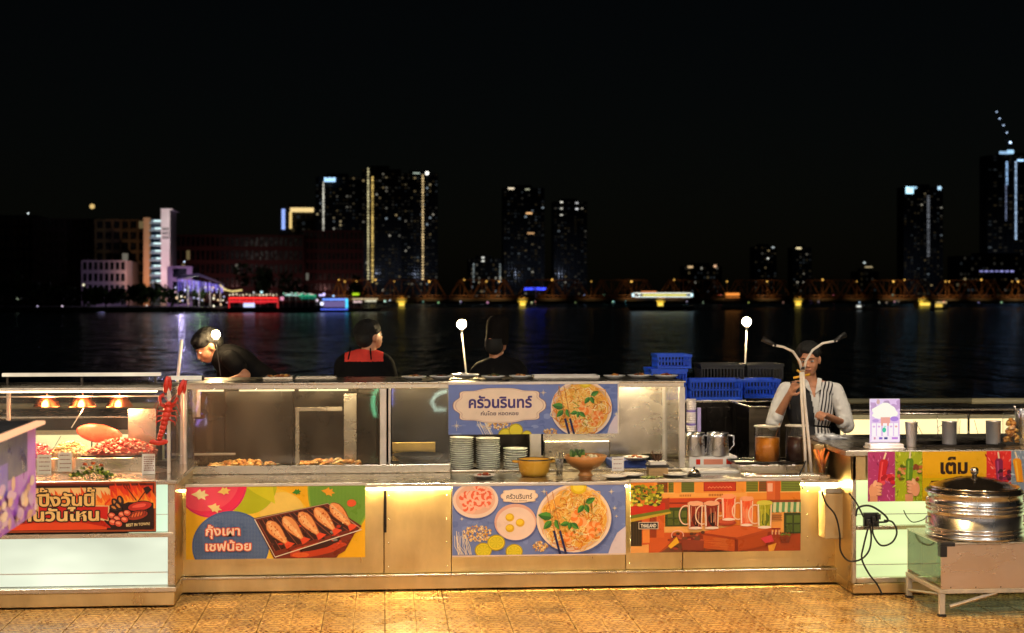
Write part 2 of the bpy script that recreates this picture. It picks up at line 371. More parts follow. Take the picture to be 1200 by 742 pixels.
def name_cloud(A, x0, x1, y0, y1):
    cx, cy, rx, ry = (x0 + x1) / 2, (y0 + y1) / 2, (x1 - x0) / 2, (y1 - y0) / 2
    def shp(k, c):
        P = []
        for i in range(72):
            a = 2 * math.pi * i / 72; e = .28
            x = math.copysign(abs(math.cos(a)) ** .55, math.cos(a)); y = math.copysign(abs(math.sin(a)) ** .7, math.sin(a))
            m = 1 + .055 * math.cos(8 * a); P.append((cx + rx * k * x * m, cy + ry * k * y * m))
        A.poly(P, c)
    shp(1, '#8a5f58'); shp(.985, '#f1d8be'); shp(.94, '#c09a88'); shp(.928, '#f3dcc3')
# ---------------------------------------------------------------- floor tiles
T = .19
def tile_mat():
    m, t, n, l, b = nodes('patterned_cement_tile')
    g = n.new('ShaderNodeNewGeometry'); mp = n.new('ShaderNodeMapping'); mp.inputs['Scale'].default_value = (1 / T, 1 / T, 1); l.new(g.outputs['Position'], mp.inputs[0])
    nz0 = n.new('ShaderNodeTexNoise'); nz0.inputs['Scale'].default_value = 9; l.new(mp.outputs[0], nz0.inputs[0])
    sep = n.new('ShaderNodeSeparateXYZ'); l.new(mp.outputs[0], sep.inputs[0])
    def M(op, a, b_=None, c_=None):
        k = n.new('ShaderNodeMath'); k.operation = op
        for i, q in enumerate((a, b_, c_)):
            if q is None: continue
            if isinstance(q, (int, float)): k.inputs[i].default_value = q
            else: l.new(q, k.inputs[i])
        return k.outputs[0]
    fx = M('SUBTRACT', M('FRACT', sep.outputs[0]), .5); fy = M('SUBTRACT', M('FRACT', sep.outputs[1]), .5)
    wob = M('MULTIPLY', M('SUBTRACT', nz0.outputs[0], .5), .05)
    r = M('ADD', M('SQRT', M('ADD', M('MULTIPLY', fx, fx), M('MULTIPLY', fy, fy))), wob)
    ang = M('ARCTAN2', fy, fx)
    pet = M('MULTIPLY', M('COSINE', M('MULTIPLY', ang, 8)), .06)
    w1 = M('SINE', M('MULTIPLY', M('ADD', r, pet), 22))
    cx = M('SUBTRACT', .5, M('ABSOLUTE', fx)); cy = M('SUBTRACT', .5, M('ABSOLUTE', fy))
    r2 = M('SQRT', M('ADD', M('MULTIPLY', cx, cx), M('MULTIPLY', cy, cy)))
    w2 = M('SINE', M('MULTIPLY', M('ADD', r2, M('MULTIPLY', M('COSINE', M('MULTIPLY', M('ARCTAN2', cy, cx), 8)), .03)), 32))
    use2 = M('LESS_THAN', r2, .27)
    wv = M('ADD', M('MULTIPLY', w2, use2), M('MULTIPLY', w1, M('SUBTRACT', 1, use2)))
    line = n.new('ShaderNodeMapRange'); line.inputs[1].default_value = .0; line.inputs[2].default_value = .4; l.new(wv, line.inputs[0])
    wear = n.new('ShaderNodeTexNoise'); wear.inputs['Scale'].default_value = .8; wear.inputs['Detail'].default_value = 7; l.new(mp.outputs[0], wear.inputs[0])
    wr = n.new('ShaderNodeMapRange'); wr.inputs[1].default_value = .35; wr.inputs[2].default_value = .75; wr.inputs[3].default_value = 1; wr.inputs[4].default_value = .75; l.new(wear.outputs[0], wr.inputs[0])
    mx = n.new('ShaderNodeMix'); mx.data_type = 'RGBA'; l.new(M('MULTIPLY', line.outputs[0], wr.outputs[0]), mx.inputs[0])
    mx.inputs[6].default_value = (.70, .46, .17, 1); mx.inputs[7].default_value = (.24, .085, .014, 1)
    tv = n.new('ShaderNodeTexWhiteNoise'); cell = n.new('ShaderNodeVectorMath'); cell.operation = 'FLOOR'; l.new(mp.outputs[0], cell.inputs[0]); l.new(cell.outputs[0], tv.inputs[0])
    hv = n.new('ShaderNodeHueSaturation'); l.new(mx.outputs[2], hv.inputs['Color']); l.new(M('ADD', M('MULTIPLY', tv.outputs[0], .36), .76), hv.inputs['Value'])
    st = n.new('ShaderNodeTexNoise'); st.inputs['Scale'].default_value = .33; st.inputs['Detail'].default_value = 9; st.inputs['Roughness'].default_value = .7; l.new(mp.outputs[0], st.inputs[0])
    sr = n.new('ShaderNodeMapRange'); sr.inputs[1].default_value = .42; sr.inputs[2].default_value = .60; sr.inputs[3].default_value = .74; sr.inputs[4].default_value = 1.06; l.new(st.outputs[0], sr.inputs[0])
    dm = n.new('ShaderNodeMix'); dm.data_type = 'RGBA'; dm.blend_type = 'MULTIPLY'; dm.inputs[0].default_value = 1; l.new(hv.outputs[0], dm.inputs[6]); l.new(sr.outputs[0], dm.inputs[7]); l.new(dm.outputs[2], b.inputs['Base Color'])
    rr = n.new('ShaderNodeMapRange'); rr.inputs[1].default_value = .35; rr.inputs[2].default_value = .65; rr.inputs[3].default_value = .17; rr.inputs[4].default_value = .46; l.new(wear.outputs[0], rr.inputs[0]); l.new(rr.outputs[0], b.inputs['Roughness'])
    bp = n.new('ShaderNodeBump'); bp.inputs['Strength'].default_value = .2; bp.inputs['Distance'].default_value = .004; l.new(line.outputs[0], bp.inputs['Height']); l.new(bp.outputs[0], b.inputs['Normal'])
    return m
tile_m = tile_mat()
grout = pm('dark_brown_grout', (.085, .035, .010), .9, 0, .4, 8)
deck = tag(MB().box(-14, 14, -8, 14.25, -.5, -.012).build('deck_floor', grout), kind='structure')
cells = []
for i in range(int(X(-15, 9) / T) - 2, int(X(1215, 9.9) / T) + 2):
    for j in range(46, 55):
        x0, y0 = i * T, j * T
        pa = (x0 + T / 2) ; t_ = pa * ST + (y0 + T / 2) * CT; px = 600 + F * (pa * CT - (y0 + T / 2) * ST) / t_; py = HZ + F * H / t_
        if px < -20 or px > 1220 or py > 752: continue
        if y0 > 9.9 and (pa < X(205, 9.94) or pa > X(1003, 9.94)): continue
        if y0 > 10.33: continue
        cells.append((t_, i, j, x0, y0))
cells.sort()
def tile_bm(mb, ox, oy, w0, w1, h0, h1, dz):
    a, b_, c_, d = w0, T - w1, h0, T - h1; e = .0035; z0 = -.012; z = dz
    v = [(ox + a, oy + c_, z0), (ox + b_, oy + c_, z0), (ox + b_, oy + d, z0), (ox + a, oy + d, z0), (ox + a, oy + c_, z - .002), (ox + b_, oy + c_, z - .002), (ox + b_, oy + d, z - .002), (ox + a, oy + d, z - .002),
         (ox + a + e, oy + c_ + e, z), (ox + b_ - e, oy + c_ + e, z), (ox + b_ - e, oy + d - e, z), (ox + a + e, oy + d - e, z)]
    mb.add(v, [(0, 1, 5, 4), (1, 2, 6, 5), (2, 3, 7, 6), (3, 0, 4, 7), (4, 5, 9, 8), (5, 6, 10, 9), (6, 7, 11, 10), (7, 4, 8, 11), (8, 9, 10, 11)])
TM = {}
for par in (0, 1):
    for q in (0, 1):
        mb = MB(); tile_bm(mb, 0, 0, *((.0035, .0015) if par else (.0015, .002)), *((.004, .0015) if q else (.0015, .004)), 0); TM[(par, q)] = mb.mesh('tile', tile_m)
for k, (t_, i, j, x0, y0) in enumerate(cells):
    if k < 296:
        o = bpy.data.objects.new('tile', TM[(i % 2 == 0 and 1 or 0, j % 2)]); col.objects.link(o); o.parent = deck; o.location = (x0, y0, U(-.0008, .0008))
inner = set((i, j) for _, i, j, _, _ in cells[:296]); mb = MB()
for i in range(-30, 42):
    for j in range(14, 72):
        if (i, j) in inner: continue
        tile_bm(mb, i * T, j * T, *((.004, .0015) if i % 2 == 0 else (.0015, .004)), .0015, .0015, 0)
o = mb.build('tiled_paving', tile_m, deck); o['kind'] = 'stuff'

# ---------------------------------------------------------------- river and banks
def water_mat():
    m, t, n, l, b = nodes('night_river_water')
    b.inputs['Base Color'].default_value = (.002, .003, .004, 1); b.inputs['Roughness'].default_value = .12; b.inputs['IOR'].default_value = 1.33
    g = n.new('ShaderNodeNewGeometry'); mp = n.new('ShaderNodeMapping'); mp.inputs['Scale'].default_value = (1.1, .3, 1); l.new(g.outputs['Position'], mp.inputs[0])
    a = n.new('ShaderNodeTexNoise'); a.inputs['Scale'].default_value = 1.0; a.inputs['Detail'].default_value = 4; a.inputs['Roughness'].default_value = .62; l.new(mp.outputs[0], a.inputs[0])
    a2 = n.new('ShaderNodeTexNoise'); a2.inputs['Scale'].default_value = .33; a2.inputs['Detail'].default_value = 3; l.new(mp.outputs[0], a2.inputs[0])
    mm = n.new('ShaderNodeMath'); mm.operation = 'MULTIPLY_ADD'; l.new(a2.outputs[0], mm.inputs[0]); mm.inputs[1].default_value = 1.6; sc_ = n.new('ShaderNodeMath'); sc_.operation = 'MULTIPLY'; sc_.inputs[1].default_value = .45; l.new(a.outputs[0], sc_.inputs[0]); l.new(sc_.outputs[0], mm.inputs[2])
    bp = n.new('ShaderNodeBump'); bp.inputs['Strength'].default_value = 1; bp.inputs['Distance'].default_value = .55; l.new(mm.outputs[0], bp.inputs['Height']); gls = n.new('ShaderNodeBsdfGlossy'); gls.inputs['Roughness'].default_value = .16; gls.inputs[0].default_value = (.8, .9, 1, 1); dfs = n.new('ShaderNodeBsdfDiffuse'); dfs.inputs[0].default_value = (.004, .006, .008, 1)
    fr = n.new('ShaderNodeFresnel'); fr.inputs[0].default_value = 1.33; mu = n.new('ShaderNodeMath'); mu.operation = 'MULTIPLY'; mu.inputs[1].default_value = .95; l.new(fr.outputs[0], mu.inputs[0]); mxs = n.new('ShaderNodeMixShader')
    for q in (gls, dfs, fr): l.new(bp.outputs[0], q.inputs['Normal'])
    l.new(mu.outputs[0], mxs.inputs[0]); l.new(dfs.outputs[0], mxs.inputs[1]); l.new(gls.outputs[0], mxs.inputs[2]); l.new(mxs.outputs[0], n['Material Output'].inputs[0]); n.remove(b)
    return m
WZ = -1.8
tag(MB().add([(-3000, 14.0, WZ), (3000, 14.0, WZ), (3000, 4000, WZ), (-3000, 4000, WZ)], [(0, 1, 2, 3)]).build('river_water', water_mat()), kind='structure')
land = pm('far_bank_earth', (.03, .03, .025), .9, 0, .4, .1)
tag(MB().box(-700, X(345, 335), 336, 900, WZ - 2, WZ + 1.0).build('river_bank', land), kind='structure')
tag(MB().box(-700, 1500, 640, 3500, WZ - 2, WZ + 1.6).build('river_bank', land), kind='structure')

# ---------------------------------------------------------------- far buildings
def dark(name, c, r=.8): return pm(name, c, r, 0, .35, .08)
win_dark = pm('unlit_window_glass', (.01, .011, .014), .2, 0, .3, 1)
lit = em_vc('lit_windows', 1.0)
WCOL = [(1, .78, .42, 1), (1, .9, .7, 1), (.75, .9, 1, 1), (.9, .65, .3, 1), (.8, .75, .6, 1)]
def tower(px0, px1, pyt, Y, base_c, label, lights, floors=30, cols=8, strips=(), extra=None, pyb=352, depth=22):
    a = at(px0, pyt, Y); b = at(px1, pyt, Y); x0, x1, zt = a.x, b.x, a.z; zb = WZ
    r = empty('tower_block', ((x0 + x1) / 2, Y, zb), label, 'tower'); L = lambda p: Vector(p) - r.location
    hw = (x1 - x0) / 2; hh = zt - zb; m = dark('tower_wall', base_c)
    mb = MB().box(-hw, hw, 0, depth, 0, hh).box(-hw * .55, hw * .4, depth * .2, depth * .7, hh, hh + 3)
    mb.build('wall', m, r)
    sl = MB(); fh = hh / floors
    for k in range(1, floors): sl.box(-hw * 1.015, hw * 1.015, -.5, -.02, k * fh - .25, k * fh + .12)
    sl.build('floor_slab', m, r)['kind'] = 'stuff'
    cw = 2 * hw / cols; wd = MB(); wl = MB(); rnd = random.Random(px0)
    for k in range(floors):
        for c in range(cols):
            X0 = -hw + c * cw + cw * .2; X1 = X0 + cw * .6; z0 = k * fh + fh * .3; z1 = k * fh + fh * .8
            dim = rnd.random() < .30
            if rnd.random() < lights or dim:
                cc = rnd.choice(WCOL); s_ = rnd.choice((.006, .008, .014, .02)) if dim else rnd.choice((.04, .07, .13, .32)); wl.add([(X0, -.06, z0), (X1, -.06, z0), (X1, -.06, z1), (X0, -.06, z1)], [(0, 1, 2, 3)], 0, tuple(q * s_ for q in cc[:3]) + (1,))
            else: wd.add([(X0, -.04, z0), (X1, -.04, z0), (X1, -.04, z1), (X0, -.04, z1)], [(0, 1, 2, 3)])
    wd.build('dark_window', win_dark, r)['kind'] = 'stuff'
    if wl.v: wl.build('lit_window', lit, r)['kind'] = 'stuff'
    for (sx, sy0, sy1, n_, cc, wpx, k_) in strips:      # a line of lights up the facade: x px, y0, y1 px
        st = MB(); pxm = S(sx, Y)
        for q in range(n_):
            p = L(at(sx, sy0 + (sy1 - sy0) * q / max(1, n_ - 1), Y - .8)); g = pxm * .5 * (sy1 - sy0) / max(1, n_ - 1) / 2 if k_ == 0 else pxm * k_
            kk = rnd.uniform(.5, 1.3)
            st.box(p.x - wpx * pxm / 2, p.x + wpx * pxm / 2, p.y - .3, p.y + .3, p.z - g, p.z + g, c=tuple(v * kk for v in cc))
        st.build('facade_light_strip', lit, r)['kind'] = 'stuff'
    return r
YW, WH, BL = (1.3, .85, .25, 1), (1.2, 1.15, .95, 1), (.55, .9, 1.6, 1)
GLOW = 1
r1 = tower(328, 371, 243, 1300, (.03, .025, .02), 'low dark block with a yellow lit frame beside the tall riverside towers', .02, 14, 7)
mb = MB(); s_ = S(350, 1298)
for (a, b, c, d, cc) in ((340, 367.5, 243.5, 248.5, (1, .72, .3, 1)), (339, 342, 248.5, 268, (.9, .62, .22, 1)), (330, 334, 245, 269, (.35, .5, 1.1, 1))):
    p = at(a, d, 1297) - r1.location; q = at(b, c, 1297) - r1.location; mb.box(p.x, q.x, p.y, p.y + 1, p.z, q.z, c=cc)
mb.build('facade_light_strip', lit, r1)
ta = tower(370, 424, 207, 1250, (.02, .02, .022), 'dark tower with a small blue rooftop sign and one white light line', .10, 34, 14, [(379, 214, 270, 22, WH, 1.6, 0)])
mb = MB()
for k in range(5):
    p = at(380 + k * 2.7, 213, 1247) - ta.location; q = at(382.2 + k * 2.7, 208 + (k % 2) * .6, 1247) - ta.location; mb.box(p.x, q.x, p.y, p.y + 1, p.z, q.z, c=(.7, 1.2, 1.8, 1))
mb.build('rooftop_sign', lit, ta)
tb = tower(424, 470, 198, 1240, (.022, .02, .02), 'dark residential tower with twin yellow light columns up its left side', .12, 38, 12, [(431.5, 198, 330, 40, (1.1, .95, .5, 1), 1.6, 0), (436.5, 208, 330, 40, (1.2, .8, .22, 1), 2.2, 0)])
tc_ = tower(470, 513, 203, 1260, (.02, .02, .024), 'dark residential tower with one yellow light column and lit roof edge at right', .13, 38, 12, [(495.5, 206, 327, 38, (1.2, .85, .4, 1), 2, 0), (500.5, 203, 206, 1, (2, 1.9, 1.7, 1), 3.4, 1.8), (488, 203, 204, 1, (.5, .6, .5, 1), 8, .5)])
td = tower(590, 638, 220, 1500, (.013, .013, .015), 'nearly dark tower with scattered windows behind the middle of the bridge', .07, 36, 12, [(599, 221, 222, 1, (1.2, 1, .7, 1), 7, .9), (618, 222, 223, 1, (.6, .6, .4, 1), 5, .8), (620, 250, 251, 1, (1.1, .6, .25, 1), 7, .9), (622, 273.5, 274, 1, (.9, .5, .22, 1), 8, .9)])
te = tower(649, 688, 236, 1500, (.013, .013, .015), 'nearly dark slab tower right of the scattered window tower', .03, 34, 10, [(658, 237, 252, 3, (1, .95, .8, 1), 3, .8), (676, 238, 245, 2, (.8, .8, .8, 1), 3, .8)])
tf = tower(1059, 1105, 219, 1600, (.012, .013, .016), 'dark tower topped by a pale blue lit sign at its left corner', .05, 40, 12, [(1066, 223, 225, 1, (.8, 1.4, 1.7, 1), 9, 4), (1070, 220, 221, 1, (.5, .9, 1.2, 1), 9, 1.2), (1101, 220.5, 221, 1, (.7, 1.1, 1.4, 1), 4, 2), (1088, 230, 300, 30, (.16, .17, .19, 1), 3, 0)])
tg = tower(1157, 1230, 182, 1600, (.012, .013, .016), 'tallest dark tower at the right with two blue white light lines and crane', .02, 44, 12, [(1180, 190, 216, 12, (.45, .75, 1.2, 1), 2.4, 0), (1179, 217, 258, 20, (.18, .22, .35, 1), 1.6, 0), (1190.5, 190, 280, 44, (.6, .85, 1.2, 1), 2, 0), (1177, 179, 181, 1, (.6, 1, 1.5, 1), 12, 1.6), (1184, 178, 181, 1, (.7, 1.2, 1.7, 1), 8, 2.2), (1196, 188, 189, 1, (.6, 1, 1.5, 1), 8, 1)])
mb = MB(); p0 = at(1168, 131, 1600) - tg.location; p1 = at(1186, 182, 1600) - tg.location
for off in (-1.6, 1.6): mb.tube([p0 + Vector((off * .3, 0, 0)), p1 + Vector((off, 0, 0))], .5, 5)
for k in range(14):
    a = p0.lerp(p1, k / 14); b = p0.lerp(p1, (k + 1) / 14); s1 = -1 if k % 2 else 1; mb.tube([a + Vector((s1, 0, 0)), b + Vector((-s1, 0, 0))], .3, 4)
mb.tube([p1, p1 + Vector((0, 0, -16))], 1.4, 6); mb.build('crane_jib', dark('crane_steel', (.05, .05, .05)), tg)
mb = MB()
for (a, b, k) in ((1168, 131, .9), (1171.5, 139, 1), (1176, 147, 1), (1180, 155.5, 1), (1184, 167, 2.2)):
    mb.ball(at(a, b, 1597) - tg.location, S(a, 1597) * .9 * k ** .5, c=(.9 * k, 1.2 * k, 1.7 * k, 1), n=8, m=5)
mb.build('crane_light', lit, tg)
tower(884, 910, 289, 1700, (.012, .012, .014), 'small dark tower with one bright top window behind the bridge', .05, 18, 7, [(906, 290, 291, 1, (.8, .9, .9, 1), 3, .8), (900, 303, 304, 1, (.8, .8, .7, 1), 2, .8)])
tower(929, 951, 290, 1700, (.012, .012, .014), 'small dark tower with a yellow lit roof line behind the bridge', .03, 18, 6, [(936, 291, 292, 1, (1.1, .9, .5, 1), 6, 1)])
tower(549, 588, 303, 1500, (.014, .013, .013), 'low block with many small lit windows between the tall towers', .2, 9, 14, [(566, 302, 306, 2, (1, 1, .9, 1), 3, .8), (555, 310, 330, 8, (.3, .35, .35, 1), 1.6, 0), (586, 310, 330, 8, (.3, .35, .35, 1), 1.6, 0)])
tower(802, 846, 312, 1400, (.014, .013, .012), 'low block with orange lamps left of the lit bridge span', .06, 7, 12, [(809, 313, 314, 1, (1.2, .8, .4, 1), 6, 1.2), (838, 312, 313, 1, (1.2, .7, .4, 1), 3, 1.4)])
tower(1005, 1030, 318, 1400, (.012, .012, .012), 'low dark hall with one pale roof light', .04, 5, 8, [(1013, 308, 309, 1, (.8, .9, .9, 1), 2, .9), (1018, 313, 314, 1, (.7, .55, .3, 1), 9, .7)])
tower(1120, 1232, 300, 1450, (.016, .015, .016), 'wide low building at the foot of the tallest tower', .02, 8, 26, [(1150 + 6 * k, 318, 319, 1, (.35, .35, .8, 1), 4, .8) for k in range(7)])
# riverside institutions at left
def slab_building(px0, px1, pyt, Y, c, label, name='riverside_building', floors=5, cols=16, lightp=.02, depth=20, wins=None, wc='#000'):
    a = at(px0, pyt, Y); b = at(px1, pyt, Y); zb = WZ + 1; r = empty(name, ((a.x + b.x) / 2, Y, zb), label, 'building')
    hw = (b.x - a.x) / 2; hh = a.z - zb; m = dark(name + '_wall', c); fh = hh / floors; cw = 2 * hw / cols; mb = MB(); mb.box(-hw, hw, .5, depth, 0, hh)
    for k in range(floors + 1): mb.box(-hw, hw, 0, .5, max(0, k * fh - fh * .16), min(hh, k * fh + fh * .16))
    for k in range(cols + 1): mb.box(-hw + k * cw - cw * .14, -hw + k * cw + cw * .14, .05, .5, 0, hh)
    mb.build('wall', m, r); wd = MB(); wl = MB(); rnd = random.Random(px0 * 3 + 1)
    for k in range(floors):
        for q in range(cols):
            x0 = -hw + q * cw + cw * .14; x1 = x0 + cw * .72; z0 = k * fh + fh * .16; z1 = z0 + fh * .68
            (wl if rnd.random() < lightp else wd).add([(x0, .4, z0), (x1, .4, z0), (x1, .4, z1), (x0, .4, z1)], [(0, 1, 2, 3)], 0, tuple(v * .14 for v in rnd.choice(WCOL)[:3]) + (1,))
    wd.build('window_glazing', pm(name + '_glass', (.01, .012, .02), .25, 0, .3, 1), r)['kind'] = 'stuff'
    if wl.v: wl.build('lit_window', lit, r)['kind'] = 'stuff'
    return r, hw, hh
slab_building(206, 355, 275, 520, (.11, .045, .05), 'long dark reddish institutional building behind the lit pier', floors=5, cols=26, lightp=.015)
slab_building(352, 425, 270, 540, (.11, .04, .045), 'taller reddish block with gridded windows left of the towers', floors=7, cols=14, lightp=.02)
slab_building(-30, 42, 252, 420, (.02, .02, .022), 'black building at the far left with one white roof lamp', floors=8, cols=10, lightp=0)
slab_building(40, 112, 256, 410, (.045, .025, .03), 'dark brown building with a yellow lit roof hut', floors=8, cols=10, lightp=0)
r_, hw, hh = slab_building(112, 171, 257, 400, (.16, .105, .055), 'brown columned apartment block beside the floodlit stair tower', floors=8, cols=6, lightp=.12)
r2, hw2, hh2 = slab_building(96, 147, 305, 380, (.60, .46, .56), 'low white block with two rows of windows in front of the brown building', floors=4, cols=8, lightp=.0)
# the floodlit stair tower
a = at(168, 262, 385); b = at(190, 262, 385); st = empty('stair_tower', (a.x, 385, WZ + 1), 'floodlit white and violet stair tower with blue landings at the left bank', 'building')
def P(px, py, dy=0): return at(px, py, 385 + dy) - st.location
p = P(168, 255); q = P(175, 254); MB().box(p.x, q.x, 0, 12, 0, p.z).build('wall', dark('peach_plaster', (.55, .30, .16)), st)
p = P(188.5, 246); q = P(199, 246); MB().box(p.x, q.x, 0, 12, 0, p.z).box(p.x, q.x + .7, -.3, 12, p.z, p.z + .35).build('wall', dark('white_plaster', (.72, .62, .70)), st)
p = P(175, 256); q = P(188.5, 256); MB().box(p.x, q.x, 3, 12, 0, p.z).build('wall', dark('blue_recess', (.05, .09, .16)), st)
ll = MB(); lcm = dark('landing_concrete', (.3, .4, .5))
for k in range(9):
    z = P(180, 262 + k * 8.8).z; MB().box(p.x, q.x, .2, 3, z, z + .35).build('landing', lcm, st); x1 = q.x - .2; ll.box(x1 - 1.7 + .3 * (k % 3), x1, .9, 1.4, z + .5, z + .9, c=(.9, 1.2, 1.2, 1)); ll.box(p.x + .3, p.x + 1.2, 1.2, 1.5, z + .6, z + .8, c=(.35, .5, .6, 1))
ll.build('landing_light', lit, st)
mb = MB()
for k in range(3):
    for q_ in range(4): p = P(190.5 + q_ * 2, 270 + k * 5); mb.box(p.x, p.x + .26, -.08, -.01, p.z, p.z + .7)
mb.build('wall_lettering', black_pl, st)
pp = at(194, 346, 372); lamp('floodlight', pp, 5200, (.85, .68, 1), .5, 'SPOT', (math.radians(118), 0, math.radians(4)), 60, 1)
lamp('floodlight', at(194, 256, 376), 3000, (1, .92, .8), .5, 'SPOT', (math.radians(75), 0, 0), 130, 1)
lamp('floodlight', at(171, 342, 374), 5000, (1, .6, .35), .5, 'SPOT', (math.radians(115), 0, 0), 130, 1)
lamp('floodlight', at(120, 345, 368), 420, (.75, .62, 1), .5)
lamp('floodlight', at(148, 338, 388), 1600, (1, .75, .35), .5)
# small annex by the pier
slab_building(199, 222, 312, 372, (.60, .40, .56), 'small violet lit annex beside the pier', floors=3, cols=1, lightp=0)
lamp('floodlight', at(212, 330, 364), 1300, (.8, .6, 1), .5)
def glow_ball(px, py, Y, r, c, label, cat='lamp', name='street_lamp', pole=True, group=None, zb=WZ + 1):
    p = at(px, py, Y); rr = r * S(px, Y); t_ = empty(name, (p.x, Y, zb), label, cat, group)
    MB().ball((0, 0, p.z - zb), rr, n=8, m=6, c=c).build('lamp_globe', lit, t_)
    if pole: MB().tube([(0, 0, 0), (0, .1, p.z - zb)], rr * .25, 5).build('lamp_post', dark('lamp_post_paint', (.06, .06, .06)), t_)
    return t_
for (px, py, r, c, d) in ((33, 250, .9, (1.6, 1.8, 1.8, 1), 'white roof lamp on the black far left building'), (28, 338, 1.1, (.7, 1.1, 1.0, 1), 'pale green street lamp at the far left bank'), (21, 350, 1.4, (.5, .6, .4, 1), 'dim greenish lamp under the far left trees'), (44, 359, .8, (.8, .7, 1, 1), 'violet lamp low on the far left bank'),
                          (73, 359, 1.0, (1.2, .95, 1.2, 1), 'pinkish lamp at the waterline left of the trees'), (143, 356, .9, (1.3, 1.1, .8, 1), 'warm lamp at the waterline below the white block'), (172, 358, .8, (1.1, 1, .9, 1), 'small lamp at the waterline below the stair tower'), (98, 334, 1.3, (1.3, 1.2, .8, 1), 'yellowish lamp at the foot of the white block'),
                          (108, 242, 3.0, (.75, .5, .18, 1), 'square amber lit hut on the dark brown roof'), (216, 307, .9, (1.4, 1.6, 2, 1), 'white lamp on the violet annex roof')):
    glow_ball(px, py, 350 if py > 330 else 398, r, c, d, pole=py > 320)

# ---------------------------------------------------------------- unseen restaurant side behind the viewer, added for reflections in the steel
wl_ = tag(MB().box(-13, 13, -7.6, -7.3, 0, 5).build('restaurant_wall', pm('cream_render', (.46, .38, .30), .8, 0, .25, 1)), kind='structure')
wem = em('lit_restaurant_window', (1, .80, .62), 5.0, .3, 1.5)
for k in range(8): MB().box(-11.4 + k * 3, -9.6 + k * 3, -7.3, -7.26, .9, 2.7).build('lit_window', wem, wl_)  # glowing windows added out of view to brighten the steel's reflections
nsx = at(235, 480, 23.76); ns = empty('neon_sign', (nsx.x, -2.0, .0), 'curled violet, blue and green neon tubes whose reflection shows in the glass case', 'neon sign')
def NP(px, py): q = at(px, py, 23.76); return Vector((q.x - nsx.x, 0, q.z))
for pts, c in (([(237, 455), (235, 470), (231, 480), (236, 488), (230, 500), (227, 512)], (.35, .25, 1)), ([(245, 455), (243, 470), (246, 480), (243, 492), (241, 504)], (.5, .5, .9)), ([(443, 455), (438, 462), (437, 475), (440, 488)], (.2, 1, .5)), ([(460, 455), (458, 465), (459, 475)], (.3, .3, 1)), ([(524, 458), (512, 462), (506, 470), (510, 480), (522, 480)], (.7, 1, .85)), ([(441, 500), (440, 515)], (.4, .15, 1))):
    MB().tube([NP(*p) for p in pts], .022, 8).build('neon_tube', em('neon_tube_glow', c, 10), ns)
MB().tube([NP(150, 512), NP(560, 512)], .02, 6).build('sign_rail', pm('sign_rail_paint', (.05, .05, .05)), ns)

for px_ in (225, 262, 300, 340, 375, 410): lamp('facade_floodlight', at(px_, 340, 500 if px_ < 350 else 520), 900, (1, .42, .38), .5, 'SPOT', (math.radians(100), 0, 0), 130, 1)  # unseen spots added to lift the reddish facades out of the dark
for (px_, Y_, p_) in ((440, 1200, 16000), (490, 1210, 16000), (395, 1215, 12000), (613, 1450, 22000), (668, 1455, 20000), (1082, 1545, 26000), (1190, 1545, 34000)): lamp('facade_floodlight', at(px_, 320, Y_), p_ * .45, (.62, .72, 1), 2, 'SPOT', (math.radians(100), 0, 0), 140, 1)  # unseen spots added so the dark tower walls show faintly
# ---------------------------------------------------------------- trees on the far bank
bark = dark('bark', (.05, .035, .025)); leafm = pm('tree_leaves', (.045, .07, .025), .6, 0, .4, .6)
def tree(px, pyt, Y, wpx, label, group, zb=WZ + 1, n=420):
    top = at(px, pyt, Y); s_ = S(px, Y); h = top.z - zb; cw = wpx * s_ / 2; r = empty('broadleaf_tree', (top.x, Y, zb), label, 'tree', group); rnd = random.Random(px * 7 + pyt)
    mb = MB(); mb.tube([(0, 0, 0), (.1 * cw, 0, h * .3), (-.05 * cw, .1, h * .55)], [h * .035, h * .026, h * .015], 7)
    for k in range(5):
        a = k * 1.26 + rnd.random(); mb.tube([(0, 0, h * (.25 + .05 * k)), (math.cos(a) * cw * .5, math.sin(a) * cw * .4, h * (.5 + .06 * k))], [h * .014, h * .006], 5)
    mb.build('trunk', bark, r); mb = MB(); cl = [(rnd.uniform(-.7, .7) * cw, rnd.uniform(-.6, .6) * cw, h * rnd.uniform(.35, .85), cw * rnd.uniform(.3, .5)) for _ in range(11)]
    for i in range(n):
        c = rnd.choice(cl); d = Vector((rnd.gauss(0, 1), rnd.gauss(0, 1), rnd.gauss(0, .8))).normalized() * c[3] * rnd.uniform(.6, 1.1); p = Vector(c[:3]) + d
        if p.z > h * 1.02 or p.z < h * .12: continue
        q = Euler((rnd.uniform(0, 3), rnd.uniform(0, 3), rnd.uniform(0, 3))).to_matrix(); e = cw * rnd.uniform(.06, .13)
        mb.add([p + q @ Vector(v) * e for v in ((-1, -.5, 0), (.4, -.7, .1), (1, .1, -.1), (.2, .8, .1), (-.8, .5, 0))], [(0, 1, 2, 3, 4)])
    mb.build('crown', leafm, r)
G_T = 'dark trees along the left bank'
for k, (px, pyt, wp) in enumerate(((6, 318, 50), (38, 330, 46), (70, 336, 40), (98, 338, 40), (124, 338, 40), (150, 334, 42), (178, 333, 44), (200, 338, 38))):
    tree(px, pyt, 343 + (k % 3), wp, 'dark tree crowns massed along the left bank under the buildings', G_T)
G_P = 'small trees behind the lit pier'
for px, pyt, wp, lb_ in ((300, 308, 44, 'the red lit boat'), (343, 316, 34, 'the green bulb canopy boat'), (420, 322, 30, 'the barge with the yellow green sign')): tree(px, pyt, 420, wp, 'dark round tree standing behind ' + lb_, G_P)
tree(226, 334, 338, 24, 'bright green lit shrub tree below the violet pier lights', None, n=300)
